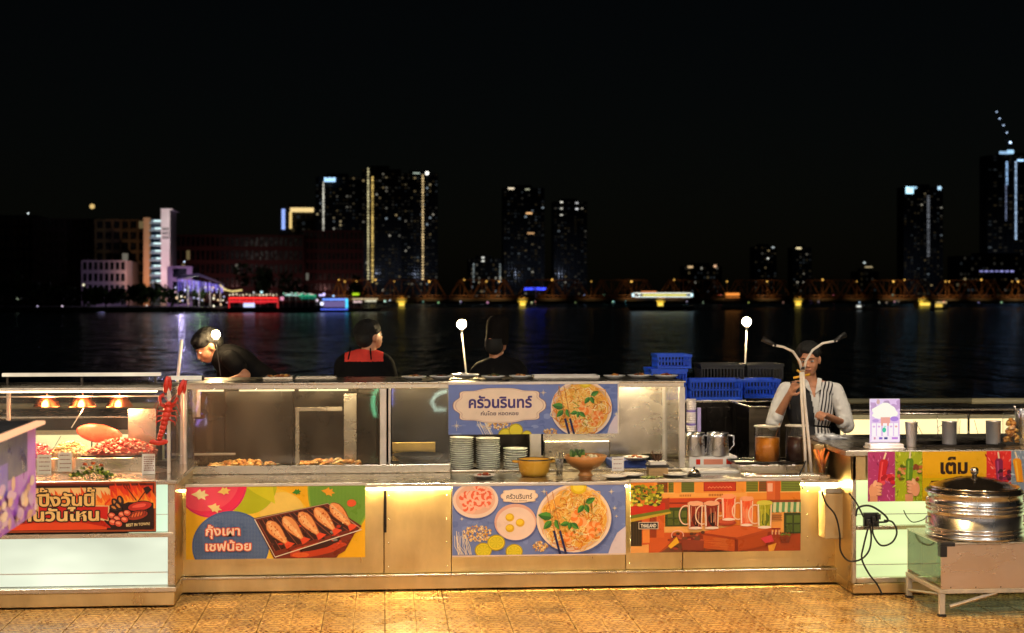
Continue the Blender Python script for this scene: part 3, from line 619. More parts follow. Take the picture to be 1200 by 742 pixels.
tree(238, 337, 338, 18, 'smaller green lit shrub beside the first one on the pier', None, n=300)
lamp('pier_lamp', at(234, 334, 333), 500, (.7, 1, .35), .3)

# ---------------------------------------------------------------- pier with violet light curtains
YP = 332.0
pr = empty('pier_pavilion', (X(235, YP), YP, WZ), 'open pier pavilion hung with violet and white light curtains', 'pavilion')
def Q(px, py, dy=0): return at(px, py, YP + dy) - pr.location
mb = MB(); p = Q(196, 361); q = Q(270, 364); mb.box(p.x, q.x, -2, 8, .6, 1.1)
for px in range(200, 270, 8): k = Q(px, 360); mb.tube([(k.x, 0, -.5), (k.x, 0, .7)], .15, 6)
mb.build('pier_deck', dark('pier_concrete', (.25, .22, .22)), pr)
mb = MB(); P0 = [Q(205, 327), Q(232, 325), Q(262, 334)]; mb.prism([(P0[0].x, P0[0].z), (P0[0].x + 1, P0[0].z + .7), (P0[1].x, P0[1].z + .9), (P0[2].x, P0[2].z + .3), (P0[2].x, P0[2].z), (P0[1].x, P0[1].z + .3)], 0, 5); mb.build('roof', dark('pavilion_roof', (.3, .25, .4)), pr)
for px in (208, 220, 233, 246, 258): k = Q(px, 330); MB().tube([(k.x, .5, 1.1), (k.x, .5, k.z)], .12, 6).build('post', white_met, pr)
mb = MB(); rnd = random.Random(5)
for i in range(70):
    px = rnd.uniform(207, 262); f_ = (px - 207) / 55; y0 = 327 + 8 * f_ ** 1.5; y1 = y0 + rnd.uniform(3, 17 - 8 * f_); k0 = Q(px, y0); k1 = Q(px, y1); v = rnd.uniform(.35, 1.2)
    mb.box(k0.x - .05, k0.x + .05, -.15, -.05, k1.z, k0.z, c=tuple(v * c for c in rnd.choice(((.32, .2, 1.3), (.5, .35, 1.5), (.25, .2, .9), (.7, .6, 1.4)))) + (1,))
mb.build('light_curtain', lit, pr); mb = MB()
for i in range(34):
    px = rnd.uniform(205, 268); py = rnd.uniform(346, 359) if i % 3 else rnd.uniform(336, 344); k0 = Q(px, py); v = rnd.uniform(.6, 2)
    mb.ball((k0.x, -.3, k0.z), .13 * rnd.uniform(.7, 1.7), n=6, m=4, c=tuple(v * c for c in rnd.choice(((1.2, 1.1, .8), (1.3, .9, .5), (.8, .8, 1.2), (1, .6, .7)))) + (1,))
mb.build('string_bulb', lit, pr)
mb = MB(); pts = [Q(258, 334), Q(264, 339.5), Q(272, 341.5), Q(284, 340)]; pts = [Vector((p_.x, -.5, p_.z)) for p_ in pts]; mb.tube(pts, .16, 6, c=(1.1, .85, .3, 1)); mb.build('light_rope', lit, pr)
lamp('pier_lamp', at(230, 348, 328), 700, (.8, .65, 1), .5, 'SPOT', (math.radians(100), 0, 0), 120, 1); lamp('pier_lamp', at(256, 350, 328), 400, (1, .7, .6), .5, 'SPOT', (math.radians(100), 0, 0), 120, 1)
# ---------------------------------------------------------------- boats
hullm = pm('dark_boat_hull', (.05, .045, .05), .4, 0, .3, .5)
def hull(mb, x0, x1, z0, z1, w_=3, rake=1.6):
    n = 12
    for zz, k in ((z0, .86), (z1, 1)): pass
    V = []; Fc = []
    for j, (zz, k, rk) in enumerate(((z0, .7, 0), (z1, 1, rake))):
        for i in range(n):
            t = i / (n - 1); x = x0 - rk * .5 + (x1 - x0 + rk) * t; wy = w_ / 2 * k * max(.08, math.sin(math.pi * min(1, max(0, .12 + .8 * t)))) ** .5; V += [(x, -wy, zz), (x, wy, zz)]
    for i in range(n - 1):
        a = 2 * i; b = 2 * n + 2 * i; Fc += [(a, a + 2, b + 2, b), (a + 1, b + 1, b + 3, a + 3), (a, a + 1, a + 3, a + 2), (b, b + 2, b + 3, b + 1)]
    e = 2 * n - 2; Fc += [(0, 2 * n, 2 * n + 1, 1), (e, e + 1, 2 * n + e + 1, 2 * n + e)]
    mb.add(V, Fc)
def boat(px0, px1, pyt, label, Y=326, roof_c=(.3, .25, .25), bars=(), bulbs=(), group=None, hullh=1.0, cat='boat', name='river_boat', posts=True):
    c = at((px0 + px1) / 2, 366, Y); r = empty(name, (c.x, Y, WZ), label, cat, group); Bq = lambda px, py: at(px, py, Y) - r.location
    a = Bq(px0, 366).x; b = Bq(px1, 366).x; zt = Bq(px0, pyt).z; mb = MB(); hull(mb, a, b, -.3, hullh); mb.build('hull', hullm, r)
    mb = MB().box(a * .86, b * .86, -1.2, 1.2, zt - .12, zt); mb.box(a * .84, b * .84, -1.0, 1.0, (hullh + zt) / 2 - .05, (hullh + zt) / 2 + .05); mb.build('roof', dark(name + '_roof', roof_c, .5), r)
    if posts:
        mb = MB(); n = max(3, int((b - a) / 1.6))
        for i in range(n + 1):
            x = a * .84 + (b - a) * .84 * i / n
            for y in (-1.1, 1.1): mb.tube([(x, y, hullh), (x, y, zt - .1)], .05, 5)
        mb.build('post', white_met, r)['kind'] = 'stuff'
    if bars:
        mb = MB()
        for (x0, x1, y0, y1, cc) in bars: p = Bq(x0, y1); q = Bq(x1, y0); mb.box(p.x, q.x, -1.45, -1.3, p.z, q.z, c=cc)
        mb.build('light_bar', lit, r)
    if bulbs:
        mb = MB()
        for (x, y, k, cc) in bulbs: p = Bq(x, y); mb.ball((p.x, -1.3, p.z), k * S(x, Y), n=6, m=5, c=cc)
        mb.build('bulb', lit, r)
    return r
RD = (1.6, .05, .04, 1); rnd = random.Random(9)
boat(268, 327, 348, 'moored boat outlined in red light with a white and blue screen', bars=((269, 326, 348.5, 350.5, RD), (270, 326, 352, 354.5, (.9, .03, .04, 1)), (284, 312, 355, 356, (.6, .02, .03, 1)), (286, 299, 355, 360, (.8, .9, 1.4, 1)), (268.5, 270, 349, 361, (.7, .03, .03, 1)), (325, 327, 349, 361, (.5, .03, .03, 1))),
     bulbs=[(270 + i * 3.9, 346 + rnd.uniform(-1, .6), rnd.uniform(.6, 1.1), (1.5, 1.2, .8, 1)) for i in range(15)])
boat(328, 373, 344, 'moored dining boat with green and white bulb canopy', bars=((334, 350, 345.5, 346.6, (.45, .8, .7, 1)), (350, 371, 346, 347.5, (.02, .5, .25, 1)), (352, 371, 349, 350, (.01, .25, .16, 1)), (329, 333, 348, 352, (.9, .35, .5, 1))),
     bulbs=[(333 + i * 2.3, 344.5 + rnd.uniform(-1, 1), rnd.uniform(.5, 1), rnd.choice(((.8, 1.2, 1, 1), (.4, 1.1, .7, 1), (1.2, 1.1, .9, 1)))) for i in range(16)] + [(307, 342.5, 1.5, (.8, 1.3, 1.4, 1)), (298, 343, 1, (1, 1, 1, 1))])
boat(368, 408, 348, 'moored boat with blue and violet lit rails and bright cabin', bars=((378, 407, 350, 352, (.2, .45, 1.5, 1)), (380, 407, 353, 360, (.16, .12, .30, 1)), (405, 408, 350, 361, (.1, .9, 1.4, 1)), (376, 408, 362, 363, (.15, .25, 1.5, 1)), (374, 381, 345, 347, (.9, .8, 1.5, 1))),
     bulbs=[(377.5, 356, 2.2, (1.4, 1.4, 1.8, 1)), (380, 345, 1.6, (1.2, 1, 1.8, 1)), (391, 347, 1.2, (.6, 1, 1.6, 1)), (372, 352, 1.5, (1, .8, 1, 1))])
boat(413, 443, 349, 'low moored barge with yellow green lit sign', Y=345, bars=((413, 443, 350, 351, (.9, .7, .4, 1)), (413, 421, 343.5, 346.2, (.5, .8, .02, 1)), (414, 424, 353, 354.5, (1, .7, .7, 1)), (428, 441, 352, 353.6, (.9, .85, .6, 1))), bulbs=[(451, 353, 1.2, (.7, 1.1, .9, 1)), (457, 352, .8, (.8, .9, 1, 1))], hullh=.6)
wb = boat(740, 810, 343, 'long yellow lit river boat with white outlined ends under the bridge', Y=350, hullh=.9, bars=((742, 808, 343.2, 344.3, (1.3, 1.3, 1.1, 1)), (742, 808, 347.4, 348.4, (1.3, 1.4, 1.3, 1)), (752, 803, 345, 346.8, (.9, .8, .06, 1)), (739.5, 741.5, 344, 347.8, (1, 1.5, 1.6, 1)), (808.5, 810.5, 344, 347.8, (1, 1.5, 1.6, 1)), (750, 768, 341.3, 342.6, (.7, .2, .05, 1))),
          posts=False, bulbs=[(741, 346, 1.3, (1.2, 1.7, 1.8, 1)), (809, 346, 1.3, (1.2, 1.7, 1.8, 1)), (748, 345.6, 1, (1, 1.3, 1.2, 1))])
boat(848, 866, 343, 'small orange lit boat under the bridge', Y=370, hullh=.5, bars=((849, 865, 343.5, 346.5, (1.1, .35, .06, 1)), (849, 865, 348, 349, (.6, .18, .03, 1))))
boat(1093, 1107, 352, 'small yellow lit ferry beside the right pier', Y=360, hullh=.5, bars=((1094, 1102, 356, 360, (.9, .6, .1, 1)), (1095, 1107, 354, 355, (1, .7, .3, 1))))
boat(1000, 1011, 357, 'tiny pale lit boat on the dark water at right', Y=360, hullh=.4, bars=((1002, 1007, 358, 360, (1, 1, .9, 1)),))
sg = empty('lit_sign', (X(630, 455), 455, .2), 'small blue lit strip sign on the bridge deck', 'sign'); p = at(602, 340, 455) - sg.location; q = at(640, 337, 455) - sg.location
MB().box(q.x - 26 * S(620, 455), q.x, 0, .3, p.z, q.z).build('sign_face', em('blue_sign_light', (.05, .08, 1), 1.6, .6, .8), sg); MB().tube([(q.x - 3, .2, -1), (q.x - 3, .2, p.z)], .15, 6).build('post', white_met, sg)

# ---------------------------------------------------------------- the steel truss bridge
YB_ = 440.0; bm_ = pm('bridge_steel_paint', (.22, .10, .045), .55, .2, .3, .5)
x0, x1 = X(388, YB_), X(1260, YB_); zd = Z(800, 350, YB_); zt = Z(800, 328, YB_); s_ = S(800, YB_)
br = empty('truss_bridge', ((x0 + x1) / 2, YB_, WZ), 'long low steel truss bridge with orange lit spans across the river', 'bridge'); ox = br.location.x; zd -= WZ; zt -= WZ
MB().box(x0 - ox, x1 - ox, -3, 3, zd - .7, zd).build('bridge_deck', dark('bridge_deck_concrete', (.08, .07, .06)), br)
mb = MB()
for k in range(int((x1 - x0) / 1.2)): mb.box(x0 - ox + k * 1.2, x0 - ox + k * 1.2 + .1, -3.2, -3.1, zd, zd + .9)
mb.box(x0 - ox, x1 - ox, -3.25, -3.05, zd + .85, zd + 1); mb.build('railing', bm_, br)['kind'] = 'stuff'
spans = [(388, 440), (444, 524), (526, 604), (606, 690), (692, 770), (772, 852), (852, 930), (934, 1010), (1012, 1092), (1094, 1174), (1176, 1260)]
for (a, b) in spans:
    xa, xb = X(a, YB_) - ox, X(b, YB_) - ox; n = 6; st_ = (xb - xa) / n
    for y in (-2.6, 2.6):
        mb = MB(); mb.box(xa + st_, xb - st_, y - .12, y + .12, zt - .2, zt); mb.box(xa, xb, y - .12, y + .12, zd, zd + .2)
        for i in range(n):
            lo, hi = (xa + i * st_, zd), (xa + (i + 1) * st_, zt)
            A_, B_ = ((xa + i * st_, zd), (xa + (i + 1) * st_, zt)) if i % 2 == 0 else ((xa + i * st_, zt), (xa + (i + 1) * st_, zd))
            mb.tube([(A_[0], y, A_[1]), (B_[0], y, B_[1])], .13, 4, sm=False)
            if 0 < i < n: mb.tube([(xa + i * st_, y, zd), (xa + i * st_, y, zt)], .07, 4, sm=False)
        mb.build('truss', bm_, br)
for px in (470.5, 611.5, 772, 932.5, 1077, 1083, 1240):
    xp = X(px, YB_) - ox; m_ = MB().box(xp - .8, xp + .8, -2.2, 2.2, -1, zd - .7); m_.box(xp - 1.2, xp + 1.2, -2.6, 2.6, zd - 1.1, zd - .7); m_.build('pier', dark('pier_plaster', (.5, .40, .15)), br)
    if px != 1083: lamp('pier_floodlight', (xp + ox, YB_ - 5.5, .2), 1100, (1, .72, .12), .3, 'SPOT', (math.radians(90), 0, 0), 70, 1)
    m2 = MB(); m2.box(xp - .8, xp + .8, -2.75, -2.65, zd - 2.1, zd - 1.2, c=(1.3, .9, .12, 1)); m2.build('pier_lamp', lit, br)
for i, px in enumerate((397, 404, 418, 440, 462, 503, 544, 570, 585, 647, 693, 740, 790, 852, 899, 964, 1004, 1047, 1060, 1108, 1112, 1150, 1186, 1193)):
    p = at(px, 330 if i % 3 else 328, YB_ - 3.6); q = p - br.location; k = (1, .6, 1.3)[i % 3]
    m_ = MB(); m_.ball(q, s_ * (1.1 if i % 2 else .8), n=8, m=5, c=(1.5 * k, .8 * k, .15 * k, 1)); m_.build('lamp_globe', lit, br)
    MB().tube([(q.x, q.y, zd), (q.x, q.y, q.z)], .1, 5).build('lamp_post', bm_, br)
    lamp('bridge_lamp', (p.x, YB_ - 8.5, Z(px, 349, YB_)), 600 * k, (1, .58, .20), .3, 'SPOT', (math.radians(106), 0, 0), 95, 1)
mb = MB(); rnd = random.Random(3)
for i in range(46):
    px = rnd.uniform(450, 1195); p = at(px, rnd.choice((352.5, 353.5, 354.5, 346)), 620); mb.ball(p, S(px, 620) * rnd.uniform(.5, 1), n=6, m=4, c=tuple(rnd.uniform(.2, 1.1) * v for v in rnd.choice(((1, .9, .6), (.7, .9, 1), (1, .5, .15), (1, 1, .9)))) + (1,))
tag(mb.build('shore_lights', lit), 'scattered small lights along the far shore under the bridge', 'lights', kind='stuff')
lamp_c = (1, .7, .4)
# ================================================================ main counter
YF, YL, YG, YBK = 10.34, 10.27, 10.88, 11.55
ZT = Z(620, 565, YL); XL, XR = X(196, YF), X(982, YF)
mc = empty('steel_counter', (0, YF, 0), 'long brushed steel serving counter carrying the glass case and three food banners', 'counter')
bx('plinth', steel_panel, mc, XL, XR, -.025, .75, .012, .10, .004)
bx('kick_ledge', steel, mc, XL, XR, -.045, -.002, .101, .116, .003)
bx('carcass', steel_dark, mc, XL + .01, XR - .01, .02, 1.2, .12, ZT - .04, .003)
seams = [196, 450, 529, 733, 800, 982]
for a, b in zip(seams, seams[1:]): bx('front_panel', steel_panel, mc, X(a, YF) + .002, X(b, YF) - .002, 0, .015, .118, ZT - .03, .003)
for px in (452, 527, 735, 943):
    for k_ in range(4): MB().ball((X(px, YF) + (.02 if px != 527 else -.02), -.0012, .16 + k_ * .16), .0045, sy=.5, n=8, m=5).build('screw', chrome, mc)
for px in (452,): bx('joint_strip', steel_dark, mc, X(px, YF) - .012, X(px, YF) + .006, -.008, -.001, Z(px, 624, YF), ZT - .05, .002)
bx('countertop', steel, mc, XL - .02, XR + .02, YL - YF, 1.25, ZT - .028, ZT, .004)
for a, b in ((197, 219), (428, 529), (530, 735), (737, 941), (942, 980)):
    bx('led_strip', led_warm, mc, X(a, YF) + .01, X(b, YF) - .01, -.052, -.012, ZT - .043, ZT - .0305, 0)
# made-up glowing box standing for LED strip glow left of the first banner
lb = empty('counter_light', (X(208, YF), YF - .02, Z(208, 602, YF)), 'added glowing yellow box standing for LED strip glow on the counter front left of the grilled fish banner', 'lamp')
w_ = S(208, YF)
MB().box(-7 * w_, 6 * w_, -.03, 0, 0, 26 * w_).build('lamp_body', em('yellow_lamp_box', (1, .70, .28), 1.1, .4, 9), lb, .004)
MB().box(-8 * w_, 7 * w_, -.035, 0, 26.3 * w_, 34 * w_).build('lamp_fitting', alu, lb, .003)

# ================================================================ banners on the counter front
def banner(label, x0, x1, y0, y1, Y, draw, name='food_banner', rod=True, cat='banner', sheet_c='#ffffff', step=4e-5):
    A = Art(x0, x1, y0, y1, Y, step); r = empty(name, (A.o.x, Y, A.o.z), label, cat)
    draw(A); board(A, r, 'sheet', .004, c=sheet_c); A.build('printed_artwork', r)
    if rod:
        MB().box(-.005, A.w + .005, -.004, .01, A.h, A.h + .02).build('top_rail', alu, r, .002)
    return r
def draw_grill(A):
    A.rect(218, 568, 428, 657, '#f2b61c')
    A.ell(313, 640, 60, 70, '#f6c93a'); A.ell(330, 600, 26, 24, '#f3cf62'); A.ell(290, 566, 34, 36, '#b7bd16'); A.poly([(286, 568), (319, 568), (322, 590), (300, 578)], '#d5cf22')
    A.ell(398, 572, 38, 60, '#8fae34', 60); A.ell(398, 572, 36, 58, '#6b9d35', 60)
    A.ell(248, 565, 41, 41, '#f0305a', 60); A.ell(240, 560, 40, 38, '#f54f66', 50); A.arc(248, 565, 40, .2, 2.6, 1.5, '#d92b63')
    A.ell(270, 640, 45, 42, '#4a6396', 60); A.ell(270, 640, 43.5, 40.5, '#56719f', 60)
    rnd = random.Random(2)
    for i in range(70):                                   # woven cloth texture printed on the discs
        y = 602 + i * .8; hw = 42 * math.sqrt(max(0, 1 - ((y - 640) / 40) ** 2)); A.line([(270 - hw, y), (270 + hw, y)], .22, '#7b93b8' if i % 2 else '#3f5688')
    for i in range(50):
        x = 228 + i * 1.7; hh_ = 39 * math.sqrt(max(0, 1 - ((x - 270) / 43) ** 2)); A.line([(x, 640 - hh_), (x, 640 + hh_)], .16, '#8ea2c2')
    for i in range(40):
        x = 364 + i * 1.6; A.line([(x, 568), (x, 568 + 56 * math.sqrt(max(0, 1 - ((x - 398) / 36) ** 2)))], .2, '#8dbb4e')
    def fish(cx, cy, s_, a, c):
        ca, sa = math.cos(a), math.sin(a)
        A.poly([(cx + s_ * (u * ca - v * sa), cy + s_ * (u * sa + v * ca)) for u, v in ((-10, 0), (-4, -3), (0, -7), (2, -3.5), (6, -6), (6, -2), (11, 0), (6, 2), (7, 6), (2, 4), (-1, 6), (-3, 3))], c)
    fish(234, 578, 1.0, .05, '#f6e2a0'); fish(262, 574, .75, -.2, '#fbd56e'); fish(251, 594, .85, .3, '#f9d98e'); fish(347, 576, .55, -.2, '#3c8a2c'); fish(384, 576, .8, .2, '#eba22c'); A.ell(412, 590, 5.5, 4.5, '#e85a30', 12, .2)
    A.poly([(297, 607), (383, 590), (424, 618), (409, 634), (394, 656), (321, 657)], '#6a2415')
    A.poly([(320, 645), (421, 617), (404, 648), (388, 657), (322, 657)], '#7a2a17'); A.ell(372, 645, 33, 8, '#c23f1e', 24, .2, -.2); A.ell(374, 641, 24, 4, '#3a1710', 20, .3, -.25); A.ell(352, 652, 10, 3, '#e0602c', 14, .2)
    A.poly([(302, 610), (380, 593), (420, 619), (322, 647)], '#3c1a12')
    for i in range(16):
        t = i / 15; A.line([(302 + 78 * t, 610 - 17 * t), (322 + 98 * t, 647 - 28 * t)], .8, '#8c4a30')
    for i in range(30): A.ell(rnd.uniform(318, 400), rnd.uniform(616, 640), rnd.uniform(1.5, 3.5), rnd.uniform(1, 2), rnd.choice(('#c4331c', '#e8552a', '#5a2a20', '#8a8a84', '#2a1712')), 7, .3)
    for k in range(5):
        x, y = 313 + k * 18.6, 611 - k * 5.2; tx, ty = x + 22, y + 26
        dx, dy = tx - x, ty - y; L = math.hypot(dx, dy); ux, uy = dx / L, dy / L; nx, ny = -uy, ux
        prof = [(0, .5), (.05, 3.4), (.2, 6.6), (.4, 7.2), (.6, 6), (.8, 4), (.96, 2.4), (1, 2)]
        A.poly([(x + ux * L * t + nx * (w_ + .9), y + uy * L * t + ny * (w_ + .9)) for t, w_ in prof] + [(x + ux * L * t - nx * (w_ + .9), y + uy * L * t - ny * (w_ + .9)) for t, w_ in prof[::-1]], '#8c3a1c')
        A.poly([(x + ux * L * t + nx * w_, y + uy * L * t + ny * w_) for t, w_ in prof] + [(x + ux * L * t - nx * w_, y + uy * L * t - ny * w_) for t, w_ in prof[::-1]], '#ee9a58')
        A.poly([(x + ux * L * t + nx * w_ * .55, y + uy * L * t + ny * w_ * .55) for t, w_ in prof[1:7]] + [(x + ux * L * t - nx * w_ * .2, y + uy * L * t - ny * w_ * .2) for t, w_ in prof[1:7][::-1]], '#f7bd7c')
        for i in range(26):
            t = rnd.uniform(.08, .9); q = rnd.uniform(-1, 1) * 4.6; A.ell(x + ux * L * t + nx * q, y + uy * L * t + ny * q, rnd.uniform(.7, 1.8), .7, rnd.choice(('#d9742e', '#fbd49a', '#c55a22', '#f2ab62')), 6, rot=rnd.uniform(0, 3))
        A.poly([(tx - nx * 2.5, ty - ny * 2.5), (tx + ux * 9 - nx * 5.5, ty + uy * 6 - ny * 5.5), (tx + ux * 7, ty + uy * 7), (tx + ux * 8 + nx * 6, ty + uy * 5 + ny * 6), (tx + nx * 2.5, ty + ny * 2.5)], '#ea4f2c')
    A.line([(298, 608), (322, 654), (424, 622)], 1.1, '#efe2cc'); A.line([(298, 608), (384, 590), (424, 622)], .7, '#c9a890')
    A.text('กุ้งเผา', 241, 626.8, 40, 12.6, '#fbe0c4', .022, '#e2501e', .055)
    A.text('เชฟน้อย', 241, 645.2, 53, 12.4, '#fbe0c4', .022, '#e2501e', .055)
banner('banner of skewered grilled fish on a charcoal basket with pink, blue and green discs', 218, 428, 569, 656, YL - .012, draw_grill, step=3e-5)
def draw_noodle(A):
    A.rect(529, 567, 733, 653, '#6f83c0'); rnd = random.Random(4)
    for i in range(60): A.ell(rnd.uniform(529, 733), rnd.uniform(567, 652), rnd.uniform(2, 8), rnd.uniform(1, 4), rnd.choice(('#6478b8', '#7b8fc9', '#7285c4', '#8496cc')), 10, .3)
    A.ell(557, 587, 27, 22, '#4f609e'); A.ell(557, 585, 26.5, 21.5, '#f0d6c4', 40); A.ell(557, 584, 23, 18, '#e9b9a0', 40)
    for i in range(16): A.shrimp(557 + rnd.uniform(-15, 15), 583 + rnd.uniform(-11, 10), rnd.uniform(6.5, 9.5), rnd.uniform(0, 6), '#ee6a48', '#fbc0a6')
    A.ell(604, 613, 25.5, 23, '#4f609e'); A.ell(603.5, 611.5, 24.5, 22, '#e3b09c', 44); A.ell(604, 613.5, 22.5, 20, '#eed3c3', 44)
    for x, y in ((597, 606), (609, 612.5), (597, 619)): A.ell(x, y, 5.2, 5, '#dcae1c', 20); A.ell(x - .6, y - .8, 3.6, 3.2, '#f3cf3a', 16)
    peanuts(A, 559, 625, 17, 10, 170, 1); peanuts(A, 633, 641, 9, 6, 60, 2)
    for i in range(16): x = rnd.uniform(532, 548); A.line([(x, 624 + rnd.uniform(-3, 6)), (x + rnd.uniform(-2, 5), 640), (x + rnd.uniform(2, 8), 650)], .7, rnd.choice(('#e6dac8', '#d4cdd0')))
    for x, y, r_ in ((566, 645, 10), (581, 636, 10.5), (602, 647, 10)):
        A.ell(x, y, r_, r_ * .92, '#b7a414', 24); A.ell(x, y, r_ * .86, r_ * .78, '#ecd23a', 24); A.ell(x, y, r_ * .76, r_ * .68, '#c9bc1e', 24)
        for k in range(8): A.poly([(x, y)] + [(x + r_ * .68 * math.cos(k * .785 + d), y + r_ * .6 * math.sin(k * .785 + d)) for d in (.1, .4, .68)], '#dccb30')
    name_cloud(A, 587, 629, 572, 588); A.text('ครัวนรินทร์', 593, 583.5, 30, 6.4, '#3a2030', .012); A.text('ก่นโดย หอดหอย', 599, 586.6, 18, 1.9, '#5a3a40', .01)
    sparkle(A, 637, 575, 4); sparkle(A, 716, 576, 3.5); sparkle(A, 720, 596, 3); sparkle(A, 722, 606, 2); sparkle(A, 541, 607, 2.5)
    A.poly([(733, 618), (723, 626), (716, 640), (712, 652), (733, 652)], '#d8cdd8')
    padthai(A, 672, 608, 44, 41, 3)
    A.line([(529, 651.5), (733, 651.5)], 1.6, '#e5cdb8')
banner('blue counter front banner with pad thai, shrimp plate, egg bowl and limes', 530, 733, 568, 653, YL - .012, draw_noodle, step=2e-5)
def draw_town(A):
    rnd = random.Random(8); R_ = A.rect
    R_(739, 562, 939, 649, '#e8862c'); R_(766, 562, 900, 585, '#f09a3c'); R_(766, 577, 875, 582, '#f4ac52'); R_(766, 583, 850, 600, '#c9471f'); R_(766, 588, 850, 590, '#8f2d15')
    for x0, x1, c in ((770, 782, '#8a3a1c'), (783, 789, '#7c7a28'), (798, 813, '#64722c'), (874, 888, '#7d8428'), (889, 898, '#8c4420'), (915, 939, '#7a9136')):
        R_(x0, 563, x1, 576, c)
        for k in range(6): R_(x0 + .8, 564 + k * 2, x1 - .8, 564.8 + k * 2, '#5a5a20')
        R_(x0 - 1, 576, x1 + 1, 577.2, '#f7bf6e')
    R_(824, 564, 862, 575, '#a52a18'); R_(825, 565, 861, 574, '#c23a1e'); A.line([(829 + i, 570 + (1.2 if i % 4 < 2 else -.6)) for i in range(0, 30, 2)], 1.1, '#e58a5e')
    for k in range(9): R_(830 + k * 1.9, 578, 831.2 + k * 1.9, 581, '#b0622a')
    for k in range(7): R_(796 + k * 2, 578.6, 797.2 + k * 2, 581, '#b8702e')
    R_(898, 563, 908, 590, '#d86a34'); R_(899, 566, 905, 576, '#efb79a'); R_(908, 563, 914, 600, '#c85a26')
    R_(779, 594, 805, 617, '#3c4a1c')
    for k in range(3): R_(782 + k * 8, 598, 788 + k * 8, 606, '#5e6c26'); R_(782 + k * 8, 608, 788 + k * 8, 615, '#546222')
    R_(766, 617, 900, 624, '#f0b060'); R_(739, 625, 939, 649, '#a8461e')
    A.poly([(739, 626), (800, 624), (770, 649), (739, 649)], '#cf5c26'); A.poly([(739, 640), (760, 638), (760, 649), (739, 649)], '#eda75a'); A.poly([(800, 630), (830, 626), (825, 649), (772, 649)], '#7b4a30')
    A.poly([(739, 596), (784, 582), (784, 600), (739, 618)], '#a93a1c'); R_(739, 610, 752, 640, '#40321a'); R_(752, 600, 778, 630, '#d8642a'); R_(753, 616, 761, 636, '#f09040'); R_(761, 604, 769, 630, '#9a3e1c')
    for k in range(4): R_(740.5 + k * 3, 612, 741.5 + k * 3, 638, '#241d10')
    A.poly([(739, 592), (779, 588), (779, 596), (739, 603)], '#c9301c'); A.poly([(739, 603), (783, 596), (788, 600), (739, 611)], '#6f7a22'); A.poly([(739, 607), (785, 599), (786, 601), (739, 611)], '#c8a836')
    for i in range(170):
        A.ell(rnd.uniform(739, 776), 579 + rnd.uniform(-12, 12), rnd.uniform(1.2, 2.8), rnd.uniform(1, 2), rnd.choice(('#9a9a1c', '#c5c02c', '#5e6a1a', '#38441a', '#e2d84a', '#7d8422')), 7, .3)
    R_(748, 611, 771, 619.5, '#e9d9c0'); R_(748.7, 611.7, 770.3, 618.8, '#231c22'); A.text('THAILAND', 750.5, 617.4, 18, 4.2, '#f0ead8', .03)
    # striped awning and shutters at right
    for k in range(12):
        x = 899 + k * 3.4; A.poly([(x, 589), (x + 3.4, 589), (x + 3.0, 600), (x - .6, 600)], '#5f9a64' if k % 2 else '#d9d9a4'); A.ell(x + 1.3, 600, 1.7, 1.6, '#5f9a64' if k % 2 else '#d9d9a4', 10)
    R_(899, 586, 939, 589, '#8f4a22'); R_(900, 602, 917, 625, '#e79a48'); R_(901, 604, 916, 610, '#b4733a'); R_(918, 602, 939, 627, '#33401c'); R_(915, 601, 918, 628, '#f0a850')
    for k in range(2): R_(921 + k * 9, 605, 928 + k * 9, 614, '#59702a'); R_(921 + k * 9, 616, 928 + k * 9, 625, '#4f6428')
    for i in range(9): A.line([(902, 604 + i), (916, 604 + i + rnd.uniform(-1, 1))], .3, '#7b4a24')
    # cart and stools
    R_(901, 620, 914, 622, '#8e2c18'); 
    for x in (902, 906, 910): R_(x, 622, x + 1.6, 632, '#a33a1e'); R_(x + 1.6, 623, x + 3, 628, '#e9b48a')
    for i in range(30): A.ell(rnd.uniform(914, 925), rnd.uniform(626, 632), 1.3, 1, rnd.choice(('#3c4a1c', '#a04a22', '#6b7a2a')), 6)
    A.poly([(913, 631), (926, 631), (924, 638), (915, 638)], '#7c3418')
    # wooden table
    A.ell(845, 652, 42, 6, '#3a2614', 24)
    A.poly([(818, 624), (862, 616), (904, 620), (862, 631)], '#d2602a'); A.poly([(818, 624), (862, 631), (862, 634), (819, 627)], '#9e3a18'); A.poly([(862, 631), (904, 620), (903, 624), (862, 634)], '#b04a20')
    A.poly([(821, 627), (861, 634), (861, 648), (822, 643)], '#c0521f'); A.poly([(863, 634), (900, 625), (899, 640), (864, 648)], '#b24a1c'); R_(860, 633, 864, 649, '#7f2c12'); A.poly([(819, 627), (823, 628), (824, 646), (821, 646)], '#8f3414'); A.poly([(899, 625), (902, 624), (899, 642), (896, 642)], '#8f3414')
    for i in range(22): A.line([(rnd.uniform(824, 850), 629 + i * .7 + 2), (rnd.uniform(850, 860), 632 + i * .7)], .3, '#d97436')
    A.ell(850, 613, 12, 3.6, '#a33c22', 20); A.ell(850, 611, 10, 3, '#c9583a', 20)
    def mug(x, y0, y1, w_, body, dark_, top, hs):
        A.arc(x - w_ * .62, (y0 + y1) / 2 - 1, w_ * .42, 1.2, 5.1, 1.5, '#f3cfae', 14, 1.5); 
        A.poly([(x - w_ / 2, y0), (x + w_ / 2, y0), (x + w_ * .44, y1), (x - w_ * .44, y1)], '#f2b98c'); A.poly([(x - w_ * .45, y0 + 2), (x + w_ * .45, y0 + 2), (x + w_ * .4, y1 - 1.6), (x - w_ * .4, y1 - 1.6)], body)
        A.ell(x + w_ * .04, (y0 + y1) / 2 + 5, w_ * .26, (y1 - y0) * .26, dark_, 20, .25)
